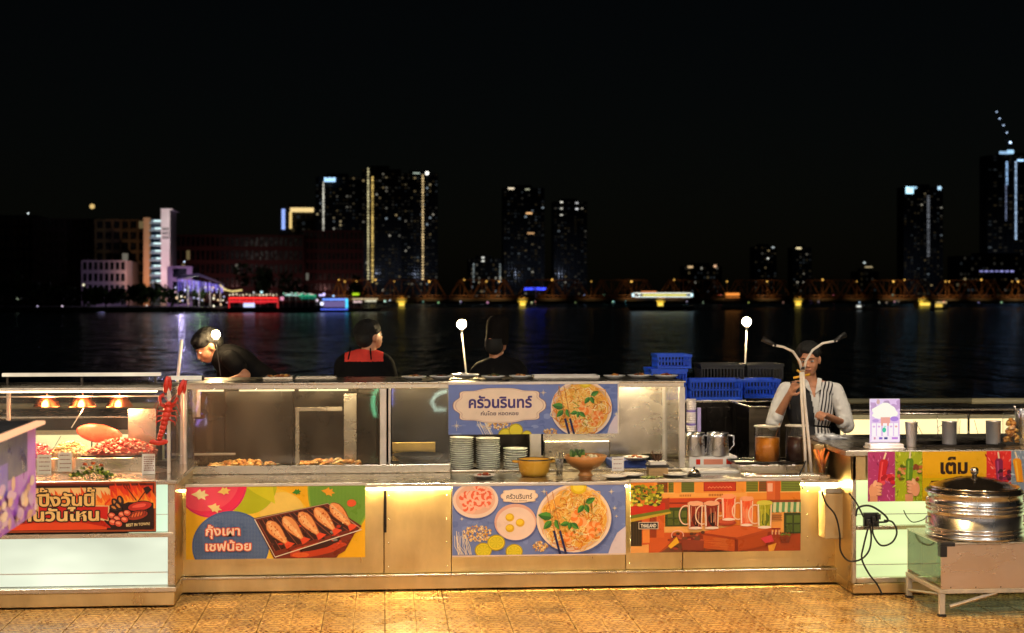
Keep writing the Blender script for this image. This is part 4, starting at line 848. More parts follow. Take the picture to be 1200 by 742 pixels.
        for i in range(18): q = rnd.uniform(-.4, .4) * w_; A.line([(x + q, y0 + rnd.uniform(3, 14)), (x + q + rnd.uniform(-.6, .6), y1 - rnd.uniform(3, 10))], .5, rnd.choice((body, dark_, top)))
        A.ell(x, y1 - 1.2, w_ * .44, 1.7, '#f6ddc8', 18); A.ell(x, y0 + 1.2, w_ * .52, 3, top, 20, .2)
        A.line([(x - w_ * .40, y0 + 3), (x - w_ * .36, y1 - 3)], 1.1, '#fdeedd'); A.line([(x + w_ * .42, y0 + 4), (x + w_ * .38, y1 - 3)], .7, '#fde2c8')
    mug(853, 580, 610, 17, '#e9502a', '#f07a4a', '#f8a06c', 1); mug(874, 583, 617, 16, '#ee5c2c', '#f4875a', '#f6a878', 1)
    mug(814, 588, 620, 18, '#8c2c12', '#2a0e0a', '#f4b48c', 1); mug(833, 588, 620, 18, '#84280f', '#280c08', '#f2b088', 1); mug(895, 588, 620, 18, '#a7a81e', '#5f7016', '#d8d04a', 1)
    # basket of fruit, flowers
    for i in range(40): A.ell(rnd.uniform(783, 823), rnd.uniform(624, 646), rnd.uniform(1.4, 3.2), rnd.uniform(1, 2.2), rnd.choice(('#7a2a1a', '#a3402a', '#5a3420', '#c0583a')), 8, .3)
    A.poly([(797, 632), (824, 634), (822, 646), (799, 645)], '#8c3a22'); A.arc(793, 627, 7, 2.6, 6.6, 1.2, '#f2b7a0', 12, .8); A.poly([(782, 640), (792, 629), (795, 636), (785, 643)], '#f0b32c')
    A.poly([(890, 632), (903, 628), (906, 636), (896, 638)], '#d8434e'); A.poly([(899, 641), (909, 638), (906, 647), (900, 648)], '#eaa23a')
banner('banner of an old Thai shophouse street with iced drink mugs on a wooden table', 739, 938, 563.5, 648, YL - .012, draw_town, step=3e-5)
# ================================================================ glass display case on the counter
gx = empty('glass_display_case', (0, YG, ZT), 'long steel framed glass display case standing on the main counter', 'display case')
CL, CM, CR = X(216, YG), X(449, YG), X(801, YG); zc = Z(600, 447, YG) - ZT; dB = YBK - YG
bx('bottom_rail', steel, gx, CL, X(528, YG), -.02, .02, .001, Z(400, 545, YG) - ZT + .002, .004)
bx('bottom_rail', steel, gx, X(529, YG), CR, -.02, .02, .001, .016, .004)
bx('top_shelf', steel, gx, CL - .01, CR + .012, -.035, dB + .03, zc - .012, zc, .003)
bx('top_rail', steel, gx, CL, CR, -.02, .0, zc - .045, zc - .0125, .003)
for px, w_ in ((217, 4), (449, 8), (456.5, 3), (799, 7)):
    g = S(px, YG) * w_ / 2; bx('front_post', alu, gx, X(px, YG) - g, X(px, YG) + g, -.018, .018, .017, zc - .046, .004)
for x_ in (CL + .02, CM, CR - .02): bx('rear_post', alu, gx, x_ - .015, x_ + .015, dB - .02, dB + .01, .001, zc - .013, .003)
bx('glass_pane', glass_smoky, gx, X(219.5, YG), X(444.5, YG), -.004, .004, Z(300, 545, YG) - ZT + .003, zc - .046, 0)
bx('glass_pane', glass, gx, X(459, YG), X(527, YG), -.004, .004, Z(400, 545, YG) - ZT + .003, zc - .046, 0)
bx('end_glass', glass_smoky, gx, CR - .016, CR - .010, .02, dB - .03, .002, zc - .014, 0)
bx('end_glass', glass, gx, CL + .0, CL + .005, .02, dB - .03, .002, zc - .014, 0)
bx('divider_panel', steel, gx, X(449, YG) - .004, X(449, YG) + .004, .02, dB - .03, .002, zc - .014, .001)
bx('back_panel', steel_dark, gx, CL + .02, X(449, YG), dB - .018, dB - .012, .002, zc - .014, .001)
bx('back_panel', steel, gx, X(636, YBK), CR - .03, dB - .018, dB - .012, .05, zc - .014, .001)
bx('back_panel', steel_dark, gx, X(560, YBK), X(634, YBK), dB - .014, dB - .008, .002, zc * .42, .001)
bx('back_panel', steel_dark, gx, X(459, YBK), X(559, YBK), dB - .014, dB - .008, .002, zc - .014, .001)
bx('hanging_hood', steel, gx, X(636, YBK), X(713, YBK), dB - .10, dB - .02, Z(640, 536, YBK) - ZT, Z(640, 515, YBK) - ZT, .01)
bx('centre_pillar', alu, gx, X(621, 11.2), X(634, 11.2), .30, .36, .002, zc - .014, .004)
bx('led_strip', led_white, gx, X(222, YG), X(443, YG), .03, .05, zc - .028, zc - .014, 0)
bx('led_strip', led_white, gx, X(462, YG), X(796, YG), .03, .05, zc - .028, zc - .014, 0)
bx('inner_cabinet', steel_dark, gx, X(264, 11.35), X(343, 11.35), .47, .6, .002, Z(300, 458, 11.35) - ZT, .004)  # plain dark boxes added for the dark areas of the left bay
bx('inner_side_panel', steel, gx, X(403, 11.3), X(418, 11.3), .42, .43, .002, Z(240, 462, 11.3) - ZT, .002)
bx('inner_cabinet', steel_dark, gx, X(419, 11.2), X(441, 11.2), .32, .6, .002, Z(240, 465, 11.2) - ZT, .004)
for px in (250, 300, 322, 372, 396, 480, 560, 650, 770): lamp('case_spot', (X(px, YG), YG + .03, ZT + zc - .055), 3.2, (1, .80, .5), .012)
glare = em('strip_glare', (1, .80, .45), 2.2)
for a_, b_ in ((280, 345), (350, 408), (232, 262), (545, 575), (610, 640)): bx('led_strip', glare, gx, X(a_, YG), X(b_, YG), .012, .02, zc - .062, zc - .050, 0)  # short glowing bars standing for the soft lamp glare on the glass
# inverted L frame behind the greasy pane
fr = MB(); a = Vector((X(346, 11.3), 0, Z(346, 530, 11.3) - ZT)); b = Vector((X(401, 11.3), 0, Z(401, 477, 11.3) - ZT)); y = 11.3 - YG
fr.box(a.x, a.x + .03, y, y + .03, .002, b.z).box(a.x + .0301, b.x, y, y + .03, b.z - .03, b.z).build('rear_opening_frame', steel, gx, .003)
bx('inner_side_panel', steel_dark, gx, X(226, 11.3), X(262, 11.3), .5, .51, .002, Z(240, 490, 11.3) - ZT, .002)
bx('inner_shelf_rail', alu, gx, X(228, 11.1), X(276, 11.1), .2, .23, Z(250, 531, 11.1) - ZT - .015, Z(250, 531, 11.1) - ZT, .003)
# ---- interior crockery
def plate_mesh(r=.11, h=.02, mat=None, n=28):
    return MB().lathe([(r * .35, 0), (r * .5, .002), (r * .75, h * .4), (r, h), (r, h + .003), (r * .74, h * .4 + .004), (r * .5, .006), (.0005, .005)], n).mesh('plate', mat or porcelain_g)
PM = plate_mesh(.088, .015); PMW = plate_mesh(.12, .016, porcelain)
def stack(px, py_t, py_b, Y, n, which, step=None):
    zb = Z(px, py_b, Y); zt_ = Z(px, py_t, Y); dz = (zt_ - zb - .012) / max(1, n - 1)
    for k in range(n):
        o = bpy.data.objects.new('plate', PM); col.objects.link(o); o.location = (X(px, Y) + U(-.002, .002), Y + U(-.002, .002), zb + k * dz); o.rotation_euler = (0, 0, U(0, 6))
        tag(o, (f'topmost pale plate of the {which} stack' if k == n - 1 else f'lowest pale plate of the {which} stack' if k == 0 else f'pale green rimmed plate inside the {which} stack'), 'plate', f'plates in the {which} stack')
zsh = Z(560, 552, 10.96)
stack(541, 513, 550, 11.05, 15, 'left'); stack(572, 514, 550, 11.05, 15, 'middle'); stack(604, 526, 550, 11.05, 9, 'right, shortest')
def thing_at(name, px, py, Y, label, cat, group=None, rz=0): p = at(px, py, Y); return empty(name, p, label, cat, group, rz)
# yellow enamel pot
def lathe_obj(name, prof, mat, parent, n=28, **k): return MB().lathe(prof, n, **k).build(name, mat, parent)
YP_ = 10.62; zt0 = ZT + .001
yel = pm('yellow_enamel', (.80, .42, .045), .28, 0, .1, 8, coat=.4)
pot = empty('enamel_pot', (X(626, YP_), YP_, zt0), 'round yellow enamel pot with black rim and two handles', 'pot'); u = S(626, YP_)
lathe_obj('pot_body', [(13 * u, 0), (15 * u, .6 * u), (17.5 * u, 6 * u), (19.3 * u, 17 * u), (19.6 * u, 19.4 * u), (18.6 * u, 19.4 * u), (18 * u, 16 * u), (15 * u, 2 * u), (.001, 1.5 * u)], yel, pot, 36)
MB().tube([(19.6 * u * math.cos(a), 19.6 * u * math.sin(a), 19.6 * u) for a in [i * math.pi / 18 for i in range(37)]], .7 * u, 6).build('rim', black_pl, pot)
for s_ in (-1, 1): MB().tube([(s_ * 19 * u, -3.5 * u, 16.5 * u), (s_ * 24 * u, -3 * u, 17 * u), (s_ * 25 * u, 0, 17.2 * u), (s_ * 24 * u, 3 * u, 17 * u), (s_ * 19 * u, 3.5 * u, 16.5 * u)], 1.3 * u, 8).build('handle', yel, pot)
MB().ball((0, 0, 13 * u), 15.5 * u, sz=.25, nz=.1, n=20).build('curry', pm('orange_curry', (.5, .2, .05), .3, 0, .4, 30, .2, 90), pot)
# footed orange bowl with herbs
wood = pm('orange_lacquered_wood', (.62, .26, .07), .35, 0, .2, 5, stretch=(1, 1, 10), coat=.3)
bw = empty('footed_bowl', (X(686, YP_), YP_, zt0), 'wide orange wooden footed bowl filled with green herbs', 'bowl'); u = S(686, YP_)
lathe_obj('bowl', [(9.5 * u, 0), (8 * u, 1 * u), (6.8 * u, 4 * u), (8 * u, 6 * u), (16 * u, 10 * u), (22 * u, 16 * u), (25.5 * u, 23 * u), (24.6 * u, 23.4 * u), (21 * u, 17 * u), (14 * u, 12 * u), (.001, 10 * u)], wood, bw, 40)
mb = MB()
rnd = random.Random(11)
for i in range(60):
    a = rnd.uniform(0, 6.28); q = rnd.random() * 8 * u; p = Vector((-9 * u + q * math.cos(a), q * math.sin(a), 18 * u)); d = Vector((rnd.uniform(-.5, .5), rnd.uniform(-.4, .4), 1)).normalized() * rnd.uniform(8, 15) * u
    s1 = d.cross(Vector((0, 1, 0))).normalized() * rnd.uniform(1, 1.8) * u; c = lin(rnd.choice(('#3f6b2c', '#5c8a3c', '#86a860', '#2e5222')))
    mb.add([p - s1 * .4, p + s1 * .4, p + d * .7 + s1, p + d, p + d * .7 - s1], [(0, 1, 2, 3, 4)], c=c)
mb.build('herb_leaves', varied, bw); mb = MB()
for i in range(50): mb.ball((rnd.uniform(-13, 18) * u, rnd.uniform(-12, 10) * u, (17.5 + rnd.uniform(0, 5)) * u), rnd.uniform(1.4, 3) * u, n=7, m=5, nz=.3, c=lin(rnd.choice(('#e8e2c0', '#c9bf8a', '#c2743a', '#a8501f', '#e0a060'))))
mb.build('chopped_vegetables', varied, bw)
# tall tumbler, red lidded
tb_ = empty('glass_tumbler', (X(655.5, YP_ - .05), YP_ - .05, zt0), 'tall clear tumbler with spoons between the yellow pot and orange bowl', 'tumbler'); u = S(655, YP_)
lathe_obj('glass_body', [(4 * u, 0), (6 * u, 27 * u), (5.6 * u, 27 * u), (3.6 * u, 1 * u), (.001, 1 * u)], glass_clear, tb_)
mb = MB()
for i in range(6): a = i * 1.05; mb.tube([(2.4 * u * math.cos(a), 2.4 * u * math.sin(a), 1 * u), (4.6 * u * math.cos(a + .3), 4.6 * u * math.sin(a + .3), (26 + i % 3 * 1.5) * u)], .5 * u, 5)
mb.build('spoon_handles', steel_shiny, tb_)
def plain_bits(name, root, n, rx, ry, z, r0, r1, cols, mat=None, seed=0, flat=.7, dome=0):
    rnd = random.Random(seed); mb = MB()
    for i in range(n):
        a = rnd.uniform(0, 6.28); q = math.sqrt(rnd.random()); zz = z + dome * (1 - q * q) + rnd.uniform(0, r0)
        mb.ball((rx * q * math.cos(a), ry * q * math.sin(a), zz), rnd.uniform(r0, r1), sx=rnd.uniform(.8, 1.7), sz=flat, n=7, m=5, nz=.35, rot=(rnd.uniform(-.5, .5), rnd.uniform(-.5, .5), rnd.uniform(0, 3)), c=lin(rnd.choice(cols)))
    return mb.build(name, mat or varied, root)
def dish(px, Y, z, rpx, label, cols, n=16, food='served_food', group=None, seed=0, h=4.2, dome=.018, name='white_dish', fr=.55, ry=1):
    r = empty(name, (X(px, Y), Y, z), label, 'plate', group); u = S(px, Y); R_ = rpx * u
    lathe_obj('dish', [(R_ * .5, 0), (R_ * .62, .4 * u), (R_ * .9, h * .75 * u), (R_, h * u), (R_ * .99, (h + .6) * u), (R_ * .86, h * u), (R_ * .6, 1.2 * u), (.0005, 1 * u)], porcelain, r)
    if n: plain_bits(food, r, n, R_ * fr, R_ * fr * ry, 2 * u, 1.1 * u, 2.6 * u, cols, seed=seed, dome=dome)
    return r
# dishes on the top shelf of the case
zs = ZT + zc + .001
for k, (px, r_, cols, lb_) in enumerate(((485, 15, ('#a06a3a', '#7a3c22', '#c89a60'), 'brown fried bits'), (517, 14, ('#c08a50', '#6b3018', '#3f3018'), 'dark grilled pieces'), (578, 14, ('#7a5a34', '#3f4a22', '#b0783c'), 'mixed greens and meat'),
                                  (610, 14, ('#b8743c', '#7d3c1c', '#d2a468'), 'golden fried pieces'), (720, 13, ('#b0642c', '#8a3a1c', '#d08a40'), 'orange grilled pieces'), (749, 14, ('#8a4a24', '#c07a3c', '#3d4a20'), 'browned meat and leaves'), (780, 15, ('#c07838', '#8c3c1c', '#dda860'), 'reddish crisp pieces'))):
    dish(px, 11.1 + .03 * (k % 2), zs, r_, f'shallow white plate of {lb_} on the case top shelf', cols, 18, group='sample plates on the case top', seed=k)
def tray(px0, px1, Y, z, label, mat, depth=.22, h=.02, cat='tray', name='serving_tray', food=None):
    x0, x1 = X(px0, Y), X(px1, Y); r = empty(name, ((x0 + x1) / 2, Y, z), label, cat); hw = (x1 - x0) / 2; w_ = .008
    mb = MB().box(-hw + w_, hw - w_, w_, depth - w_, 0, .004).box(-hw, hw, 0, w_, 0, h).box(-hw, hw, depth - w_, depth, 0, h).box(-hw, -hw + w_, w_, depth - w_, 0, h).box(hw - w_, hw, w_, depth - w_, 0, h)
    mb.build('tray_body', mat, r, .002); return r, hw
dish(545, 11.25, zs + .004, 17, 'bright white rimmed plate on the case top below the middle lamp', ('#e8e0d0', '#c0a070'), 6, group='sample plates on the case top', seed=41)
r, hw = tray(308, 343, 11.25, zs, 'short brassy tray on the case top left of the man with the red collar', steel, .2, .018)
plain_bits('fried_snack', r, 26, hw * .8, .05, .015, .008, .016, ('#d8903c', '#e8b060', '#a85a20'), seed=4).location = (0, .1, 0)
tray(626, 703, 11.25, zs, 'long narrow empty metal tray on the case top right of the chef', alu, .2, .02)
tray(346, 394, 11.3, zs, 'dark metal tray on the case top beside the red collared man', steel, .2, .012)
# trays of fried food in the greasy left bay
for px, lb_ in ((283, 'left'), (388, 'right')):
    r, hw = tray(px - 44, px + 42, 10.98, ZT + .012, f'shallow steel tray heaped with golden fried food, {lb_} one behind the greasy glass', steel, .3, .02)
    plain_bits('fried_food', r, 90, hw * .92, .12, .02, .012, .022, ('#e8a04c', '#f2b860', '#d8883c', '#f6cc88'), seed=px, dome=.03).location = (0, .14, 0)
# steel kettle and wok range in the middle bay
wk = empty('wok_burner', (X(490, 11.1), 11.1, ZT + .001), 'black iron wok on a brass lit burner behind the middle glass', 'wok'); u = S(490, 11.1)
lathe_obj('wok_pan', [(12 * u, 4 * u), (22 * u, 9 * u), (30 * u, 17 * u), (29 * u, 17.4 * u), (20 * u, 10 * u), (.001, 6 * u)], pm('black_iron', (.03, .028, .026), .4, .7, .4, 8), wk, 32)
lathe_obj('burner_ring', [(14 * u, 0), (15 * u, 5 * u), (11 * u, 5 * u), (10 * u, 0)], steel_dark, wk); bx('brass_guard', pm('brass_sheet', (.75, .5, .16), .3, 1, .2, 5), wk, -30 * u, 22 * u, .34, .35, 4 * u, 26 * u, .002)
# small dishes, cups and cards along the front ledge
dish(567, 10.5, zt0, 14, 'small white dish of chopped chillies on the ledge left of the yellow pot', ('#7a2a18', '#a84a28', '#5a3a20', '#c08050'), 16, seed=21, h=4)
dish(720, 10.42, zt0, 15, 'flat white plate on the ledge below the blank price card', (), 0, seed=22, h=3)
dish(741, 10.5, zt0 + .0, 14, 'white plate leaning row end beside the sauce box', (), 0, seed=23, h=3.4)
dish(792, 10.5, zt0, 15, 'white plate at the right end of the ledge below the case corner post', (), 0, seed=24, h=3)
dish(745, 11.0, ZT + .06, 16, 'white plate raised on the blue tub inside the case', ('#caa070', '#b06a3c'), 8, seed=25)
r = empty('blue_tub', (X(735, 11.1), 11.1, ZT + .001), 'low blue plastic tub inside the open case', 'tub'); bx('tub', pm('blue_plastic', (.03, .07, .30), .4, 0, .2, 7, sss=.0), r, -.13, .13, -.08, .2, 0, .055, .008)
r = empty('sauce_caddy', (X(770, 10.55), 10.55, zt0), 'small wooden sauce caddy with black band and picks', 'caddy'); u = S(770, 10.55)
bx('caddy_box', pm('pale_wood', (.5, .32, .14), .5, 0, .3, 6, stretch=(1, 1, 8)), r, -11 * u, 12 * u, -.04, .06, 0, 10 * u, .003)
bx('band', black_pl, r, -12 * u, 13 * u, -.045, .065, 10.2 * u, 13 * u, .001); bx('lid', paper, r, -9 * u, 10 * u, -.035, .055, 13.2 * u, 17 * u, .002)
mb = MB(); rnd = random.Random(6)
for i in range(16): mb.tube([(rnd.uniform(-3, 3) * u, rnd.uniform(-.02, .03), 17 * u), (rnd.uniform(-9, 9) * u, rnd.uniform(-.02, .04), rnd.uniform(22, 30) * u)], .4 * u, 4)
mb.build('picks', pm('dark_wood', (.12, .06, .03), .6), r)
r = empty('leaf_garnish', (X(763, 10.4), 10.4, zt0), 'bed of lettuce leaves and sliced lime on the ledge', 'garnish'); plain_bits('leaves', r, 40, .07, .04, .006, .006, .014, ('#6f8a2c', '#a0b04a', '#d8d090', '#4c6a1c'), seed=9, flat=.4)
def card(px, y0, y1, w_px, Y, label, lines=5, rz=0):
    p = at(px, y1, Y); u = S(px, Y); r = empty('price_card', p, label, 'card', rz=rz); h = (y1 - y0) * u; w_ = w_px * u
    MB().box(-w_ / 2, w_ / 2, 0, .003, 0, h).build('card', paper, r, 0); mb = MB(); rnd = random.Random(px)
    for k in range(lines):
        z = h * (.82 - k * .64 / max(1, lines - 1)); a = -w_ * .36; 
        while a < w_ * .34:
            b = a + rnd.uniform(.04, .14) * w_; mb.add([(a, -.0006, z), (b, -.0006, z), (b, -.0006, z + h * .05), (a, -.0006, z + h * .05)], [(0, 1, 2, 3)], c=lin('#8a4a40')); a = b + w_ * .04
    global s_flat
    s_flat = True; mb.build('faint_lettering', print_paper, r)['kind'] = 'stuff'; s_flat = False
    MB().box(-w_ / 2, w_ / 2, .003, .03, 0, .003).build('card_foot', paper, r)
card(724, 536, 552, 14, 10.62, 'plain white tent card standing beside the orange bowl', 3)
# ================================================================ upper banner on the case
def draw_upper(A):
    A.rect(525, 450, 727, 511, '#6f83c0'); rnd = random.Random(14)
    for i in range(50): A.ell(rnd.uniform(525, 725), rnd.uniform(450, 510), rnd.uniform(2, 8), rnd.uniform(1, 4), rnd.choice(('#6478b8', '#7b8fc9', '#7285c4', '#8ea0d0')), 10, .3)
    peanuts(A, 583, 499, 18, 5, 90, 5)
    for i in range(14): x = rnd.uniform(562, 574); A.line([(x - 4, 495 + rnd.uniform(-2, 4)), (x, 503), (x + 4, 511)], .6, '#e8ddc8')
    for x, y, r_ in ((592, 511, 9), (604, 505, 8.5), (617, 511, 6)): A.ell(x, y, r_, r_, '#b7a414', 22); A.ell(x, y, r_ * .86, r_ * .84, '#e9d83a', 22)
    peanuts(A, 645, 507, 8, 4, 40, 6); name_cloud(A, 533, 637, 455, 495)
    A.text('ครัวนรินทร์', 549, 477.5, 74, 14.5, '#46357a', .032); A.text('ก่นโดย หอดหอย', 563, 486.6, 44, 5.2, '#5a3c4c', .025)
    sparkle(A, 535, 499, 6); sparkle(A, 636, 460, 4); sparkle(A, 722, 486, 3)
    A.poly([(727, 484), (720, 489), (714, 500), (711, 511), (727, 511)], '#d8cdd8'); padthai(A, 681, 479, 36, 34, 8); A.line([(724.2, 450), (724.2, 511)], 1.6, '#e9dccb')
banner('upper blue banner with white scalloped name plate hung across the glass case', 525.5, 725, 450, 509.5, YG - .045, draw_upper, step=2e-5, name='shop_banner')
# ================================================================ grill stall at left
YS = 9.94; SR = X(205, YS); SLx = X(-70, YS); ZS = Z(120, 563, YS)
gs = empty('grill_stall', (0, YS, 0), 'lit steel grill stall at the left with white glowing lower panels', 'food stall')
opal = em('backlit_opal_panel', (.95, 1, .76), .9, .2, 1.3, (1, 1, 3)); opal_b = em('backlit_opal_panel_bright', (.80, 1, .70), .95, .15, 2)
def zz(py, px=120): return Z(px, py, YS)
bx('plinth', steel_panel, gs, SLx, SR, -.03, 1.2, .012, zz(694), .004); bx('plinth_ledge', steel, gs, SLx, SR + .012, -.04, 1.2, zz(694) + .001, zz(688), .004)
bx('carcass', steel_dark, gs, SLx, SR - .005, .06, 1.2, zz(688) + .001, ZS - .03, .003)
for a, b in ((-70, 55), (55.4, 196)): bx('light_panel', opal, gs, X(a, YS), X(b, YS), .02, .05, zz(687), zz(631), 0)
bx('panel_divider', alu, gs, SLx, X(196, YS), .012, .019, zz(672.6), zz(671.6), 0)
bx('middle_rail', steel, gs, SLx, SR - .012, -.005, .03, zz(630.5), zz(625), .003)
bx('light_panel', opal_b, gs, X(150, YS), X(196, YS), .02, .05, zz(624.5), zz(566), 0)
bx('panel_divider', alu, gs, X(183, YS), X(196, YS), .012, .019, zz(604.5), zz(603.8), 0)
bx('corner_post', steel, gs, X(196.5, YS), SR, 0, .04, zz(688) + .002, ZS - .03, .004)
bx('side_panel', steel_panel, gs, SR - .006, SR, .041, 1.2, zz(688) + .002, ZS - .03, .002)
bx('countertop', steel, gs, SLx, SR + .015, -.03, 1.2, ZS - .028, ZS, .004)
# glass case of the stall
YH = YS + .34; gz = Z(100, 456, YH) - ZS
gc = empty('grill_glass_case', (0, YH, ZS), 'steel framed glass sneeze guard case over the grilled seafood', 'display case')
GL, GR = SLx, X(201, YH)
bx('glass_pane', glass_clear if 0 else glass, gc, GL, GR - .03, -.003, .003, .002, gz - .012, 0)
bx('top_rail', alu, gc, GL, GR, -.012, .012, gz - .011, gz + .008, .003)
bx('top_board', steel, gc, GL, GR, .013, .72, gz - .004, gz + .004, .003)
bx('inner_rail', alu, gc, GL, GR - .04, .30, .315, Z(100, 465.5, YH + .3) - ZS, Z(100, 464, YH + .3) - ZS, .001)
bx('corner_post', alu, gc, GR - .028, GR - .006, -.012, .012, .001, gz - .012, .003)
bx('rear_post', alu, gc, GR - .028, GR - .006, .69, .715, .001, gz - .005, .003); bx('rear_post', alu, gc, X(10, YH + .7) - .014, X(10, YH + .7) + .014, .69, .715, .001, gz - .005, .003)
bx('side_glass', glass, gc, GR - .004, GR, .02, .7, .002, gz - .012, 0)
bx('red_lit_panel', steel, gc, X(150, YH + .6), X(183, YH + .6), .6, .61, .1, Z(160, 479, YH + .6) - ZS, .002)
MB().tube([(X(82, YH) , .05, Z(82, 502, YH) - ZS), (X(112, YH + .5), .5, Z(113, 456, YH + .5) - ZS)], .004, 6).build('glass_strut', alu, gc)  # thin rod for the diagonal line inside the case
lt = empty('light_bar', (X(96, YH + .45), YH + .45, ZS + gz + .005), 'long cream light bar lying above the grill stall roof', 'light bar'); u = S(96, YH + .45)
bx('bar_body', em('cream_tube', (1, .82, .58), .85, .2, 5), lt, -91 * u, 91 * u, -.02, .02, Z(96, 441, YH + .45) - lt.location.z, Z(96, 437, YH + .45) - lt.location.z, .004)
for s_ in (-85, 0, 85): bx('bar_foot', steel_dark, lt, s_ * u - .008, s_ * u + .008, -.01, .01, 0, Z(96, 441, YH + .45) - lt.location.z, 0)
copper = pm('copper_lamp_shade', (.80, .30, .13), .28, 1, .25, 10, emit=(1, .16, .03), es=.0)
for px, w_ in ((55, 'leftmost'), (97, 'middle'), (140, 'rightmost')):
    YC = YH + .36; p = at(px, 476.5, YC); u = S(px, YC); r = empty('heat_lamp', p, f'copper heat lamp shade over the grilled seafood, {w_} of the three', 'heat lamp', 'heat lamps in the grill case')
    lathe_obj('lamp_shade', [(16 * u, 0), (15.5 * u, .8 * u), (11.5 * u, 8 * u), (9 * u, 11 * u), (2 * u, 12.5 * u), (2 * u, 13 * u), (1.6 * u, 12.4 * u), (8.6 * u, 10.6 * u), (11 * u, 7.7 * u), (15 * u, .4 * u)], copper, r, 32)
    lathe_obj('bulb', [(.001, -.5 * u), (5 * u, 1 * u), (6 * u, 4 * u), (3 * u, 8 * u), (.001, 9 * u)], em('heat_bulb', (1, .45, .16), 9), r, 16)
    MB().tube([(0, 0, 12.8 * u), (0, 0, gz + ZS - .004 - p.z)], .9 * u, 8).build('lamp_rod', chrome, r)
    lamp('heat_lamp_light', (p.x, p.y, p.z - .02), 22, (1, .36, .15), .05)
    lamp('heat_lamp_light', (p.x, p.y - .1, p.z + .05), 9, (1, .40, .2), .05)
bx('case_strip_light', em('stall_strip', (1, .7, .4), 12), gc, GL + .2, GR - .1, .03, .045, gz - .024, gz - .013, 0)
# food on a raised steel stand
sd = empty('food_stand', (X(112, YH + .3), YH + .12, ZS + .001), 'raised steel food stand inside the grill case', 'stand'); hs = Z(112, 537, YH + .12) - ZS
bx('stand_body', steel, sd, X(-30, YH) - sd.location.x, X(171, YH + .12) - sd.location.x, 0, .5, 0, hs, .004)
def heap(name, px0, px1, pyt, Y, z, label, cols, n, seed, r0=.008, r1=.016, cat='seafood', depth=.16, ylift=None):
    xc = (X(px0, Y) + X(px1, Y)) / 2; hw = (X(px1, Y) - X(px0, Y)) / 2; r = empty(name, (xc, Y + depth, z), label, cat); h = Z((px0 + px1) / 2, pyt, Y + depth) - z
    plain_bits('pieces', r, n, hw, depth, .005, r0, r1, cols, seed=seed, dome=h * .85); MB().ball((0, 0, 0), 1, sx=hw * .97, sy=depth * .95, sz=h * .72, n=20, m=10, nz=.1, c=lin(cols[0])).build('heap_core', varied, r); return r
zsd = ZS + hs + .002
r, hw = tray(95, 172, YH + .14, zsd, 'dark oval platter tray under the heap of red shellfish', steel_dark, .34, .015)
heap('shellfish_heap', 97, 180, 513, YH + .16, zsd + .014, 'heap of cooked red and pink shellfish on a tray under the heat lamps', ('#c8483a', '#e07a5e', '#f0b090', '#f8d8c0', '#a83028', '#d85a48'), 420, 31, .007, .014)
heap('squid_heap', 54, 102, 517, YH + .16, zsd, 'bright heap of pale squid and cut lemon under the middle heat lamp', ('#f4d8a8', '#f8e8c8', '#e8b878', '#f0c890', '#c8d080'), 260, 32, .007, .014)
heap('pink_shrimp_heap', 20, 58, 520, YH + .16, zsd, 'heap of pink shrimp at the left edge of the stall case', ('#d84a60', '#e87a80', '#f0a8a0', '#b03048'), 220, 33, .007, .013)
r = empty('red_platter', (X(118, YH + .5), YH + .46, zsd), 'tall red glazed oval platter leaning behind the shellfish heap', 'platter'); u = S(118, YH + .5)
MB().ball((0, 0, 22 * u), 1, sx=27 * u, sy=.02, sz=11 * u, n=28, m=12, nz=.0, rot=(0, .18, 0)).build('platter', pm('red_glaze', (.55, .10, .06), .25, 0, .2, 8), r); bx('easel', steel, r, -.02, .02, -.01, .02, 0, 16 * u, .001)
card(52, 533, 556, 16, YH + .06, 'blank price card at the left of the grill case front', 4); card(76, 530, 553, 16, YH + .06, 'pinkish price card second from the left in the grill case', 4); card(174, 532, 556, 15, YH - .05, 'price card with red lines at the right end of the grill counter', 7)
# lettuce and flower garnish
gn = empty('flower_garnish', (X(108, YS + .13), YS + .13, ZS + .001), 'bunch of green lettuce with orange flowers on the grill counter', 'garnish'); u = S(108, YS + .13); mb = MB(); rnd = random.Random(12)
for i in range(230):
    a = rnd.uniform(0, 6.28); q = math.sqrt(rnd.random()); zh = (1 - q) * 15 * u + 2 * u; p = Vector((q * 25 * u * math.cos(a), q * .075 * math.sin(a), zh * rnd.uniform(.3, 1)))
    d = Vector((math.cos(a) * .9, math.sin(a) * .9, rnd.uniform(.1, 1))).normalized() * rnd.uniform(3, 6) * u; s1 = d.cross(Vector((rnd.uniform(-1, 1), rnd.uniform(-1, 1), rnd.uniform(-1, 1)))).normalized() * rnd.uniform(1, 2.4) * u
    mb.add([p - s1 * .4, p + s1 * .4, p + d * .6 + s1, p + d + Vector((0, 0, -1.2 * u)), p + d * .6 - s1], [(0, 1, 2, 3, 4)], c=lin(rnd.choice(('#2c5218', '#4f8224', '#86ac3c', '#1c3a10', '#b6c850'))))
mb.build('lettuce_leaves', varied, gn); mb = MB()
for cx, cz, n_ in ((-8, 15, 26), (2, 16, 30), (11, 14, 22), (-2, 11, 20)):
    for i in range(n_):
        a = rnd.uniform(0, 6.28); e = rnd.uniform(-.2, 1.2); d = Vector((math.cos(a) * math.cos(e), math.sin(a) * math.cos(e), math.sin(e))) * rnd.uniform(2.5, 4.6) * u; p = Vector((cx * u, -.02, cz * u)); s1 = d.cross(Vector((0, .3, 1))).normalized() * 1.1 * u
        mb.add([p, p + d * .6 + s1, p + d, p + d * .6 - s1], [(0, 1, 2, 3)], c=lin(rnd.choice(('#e8582c', '#f08040', '#c83a20', '#f6a858'))))
mb.build('orange_flowers', varied, gn)
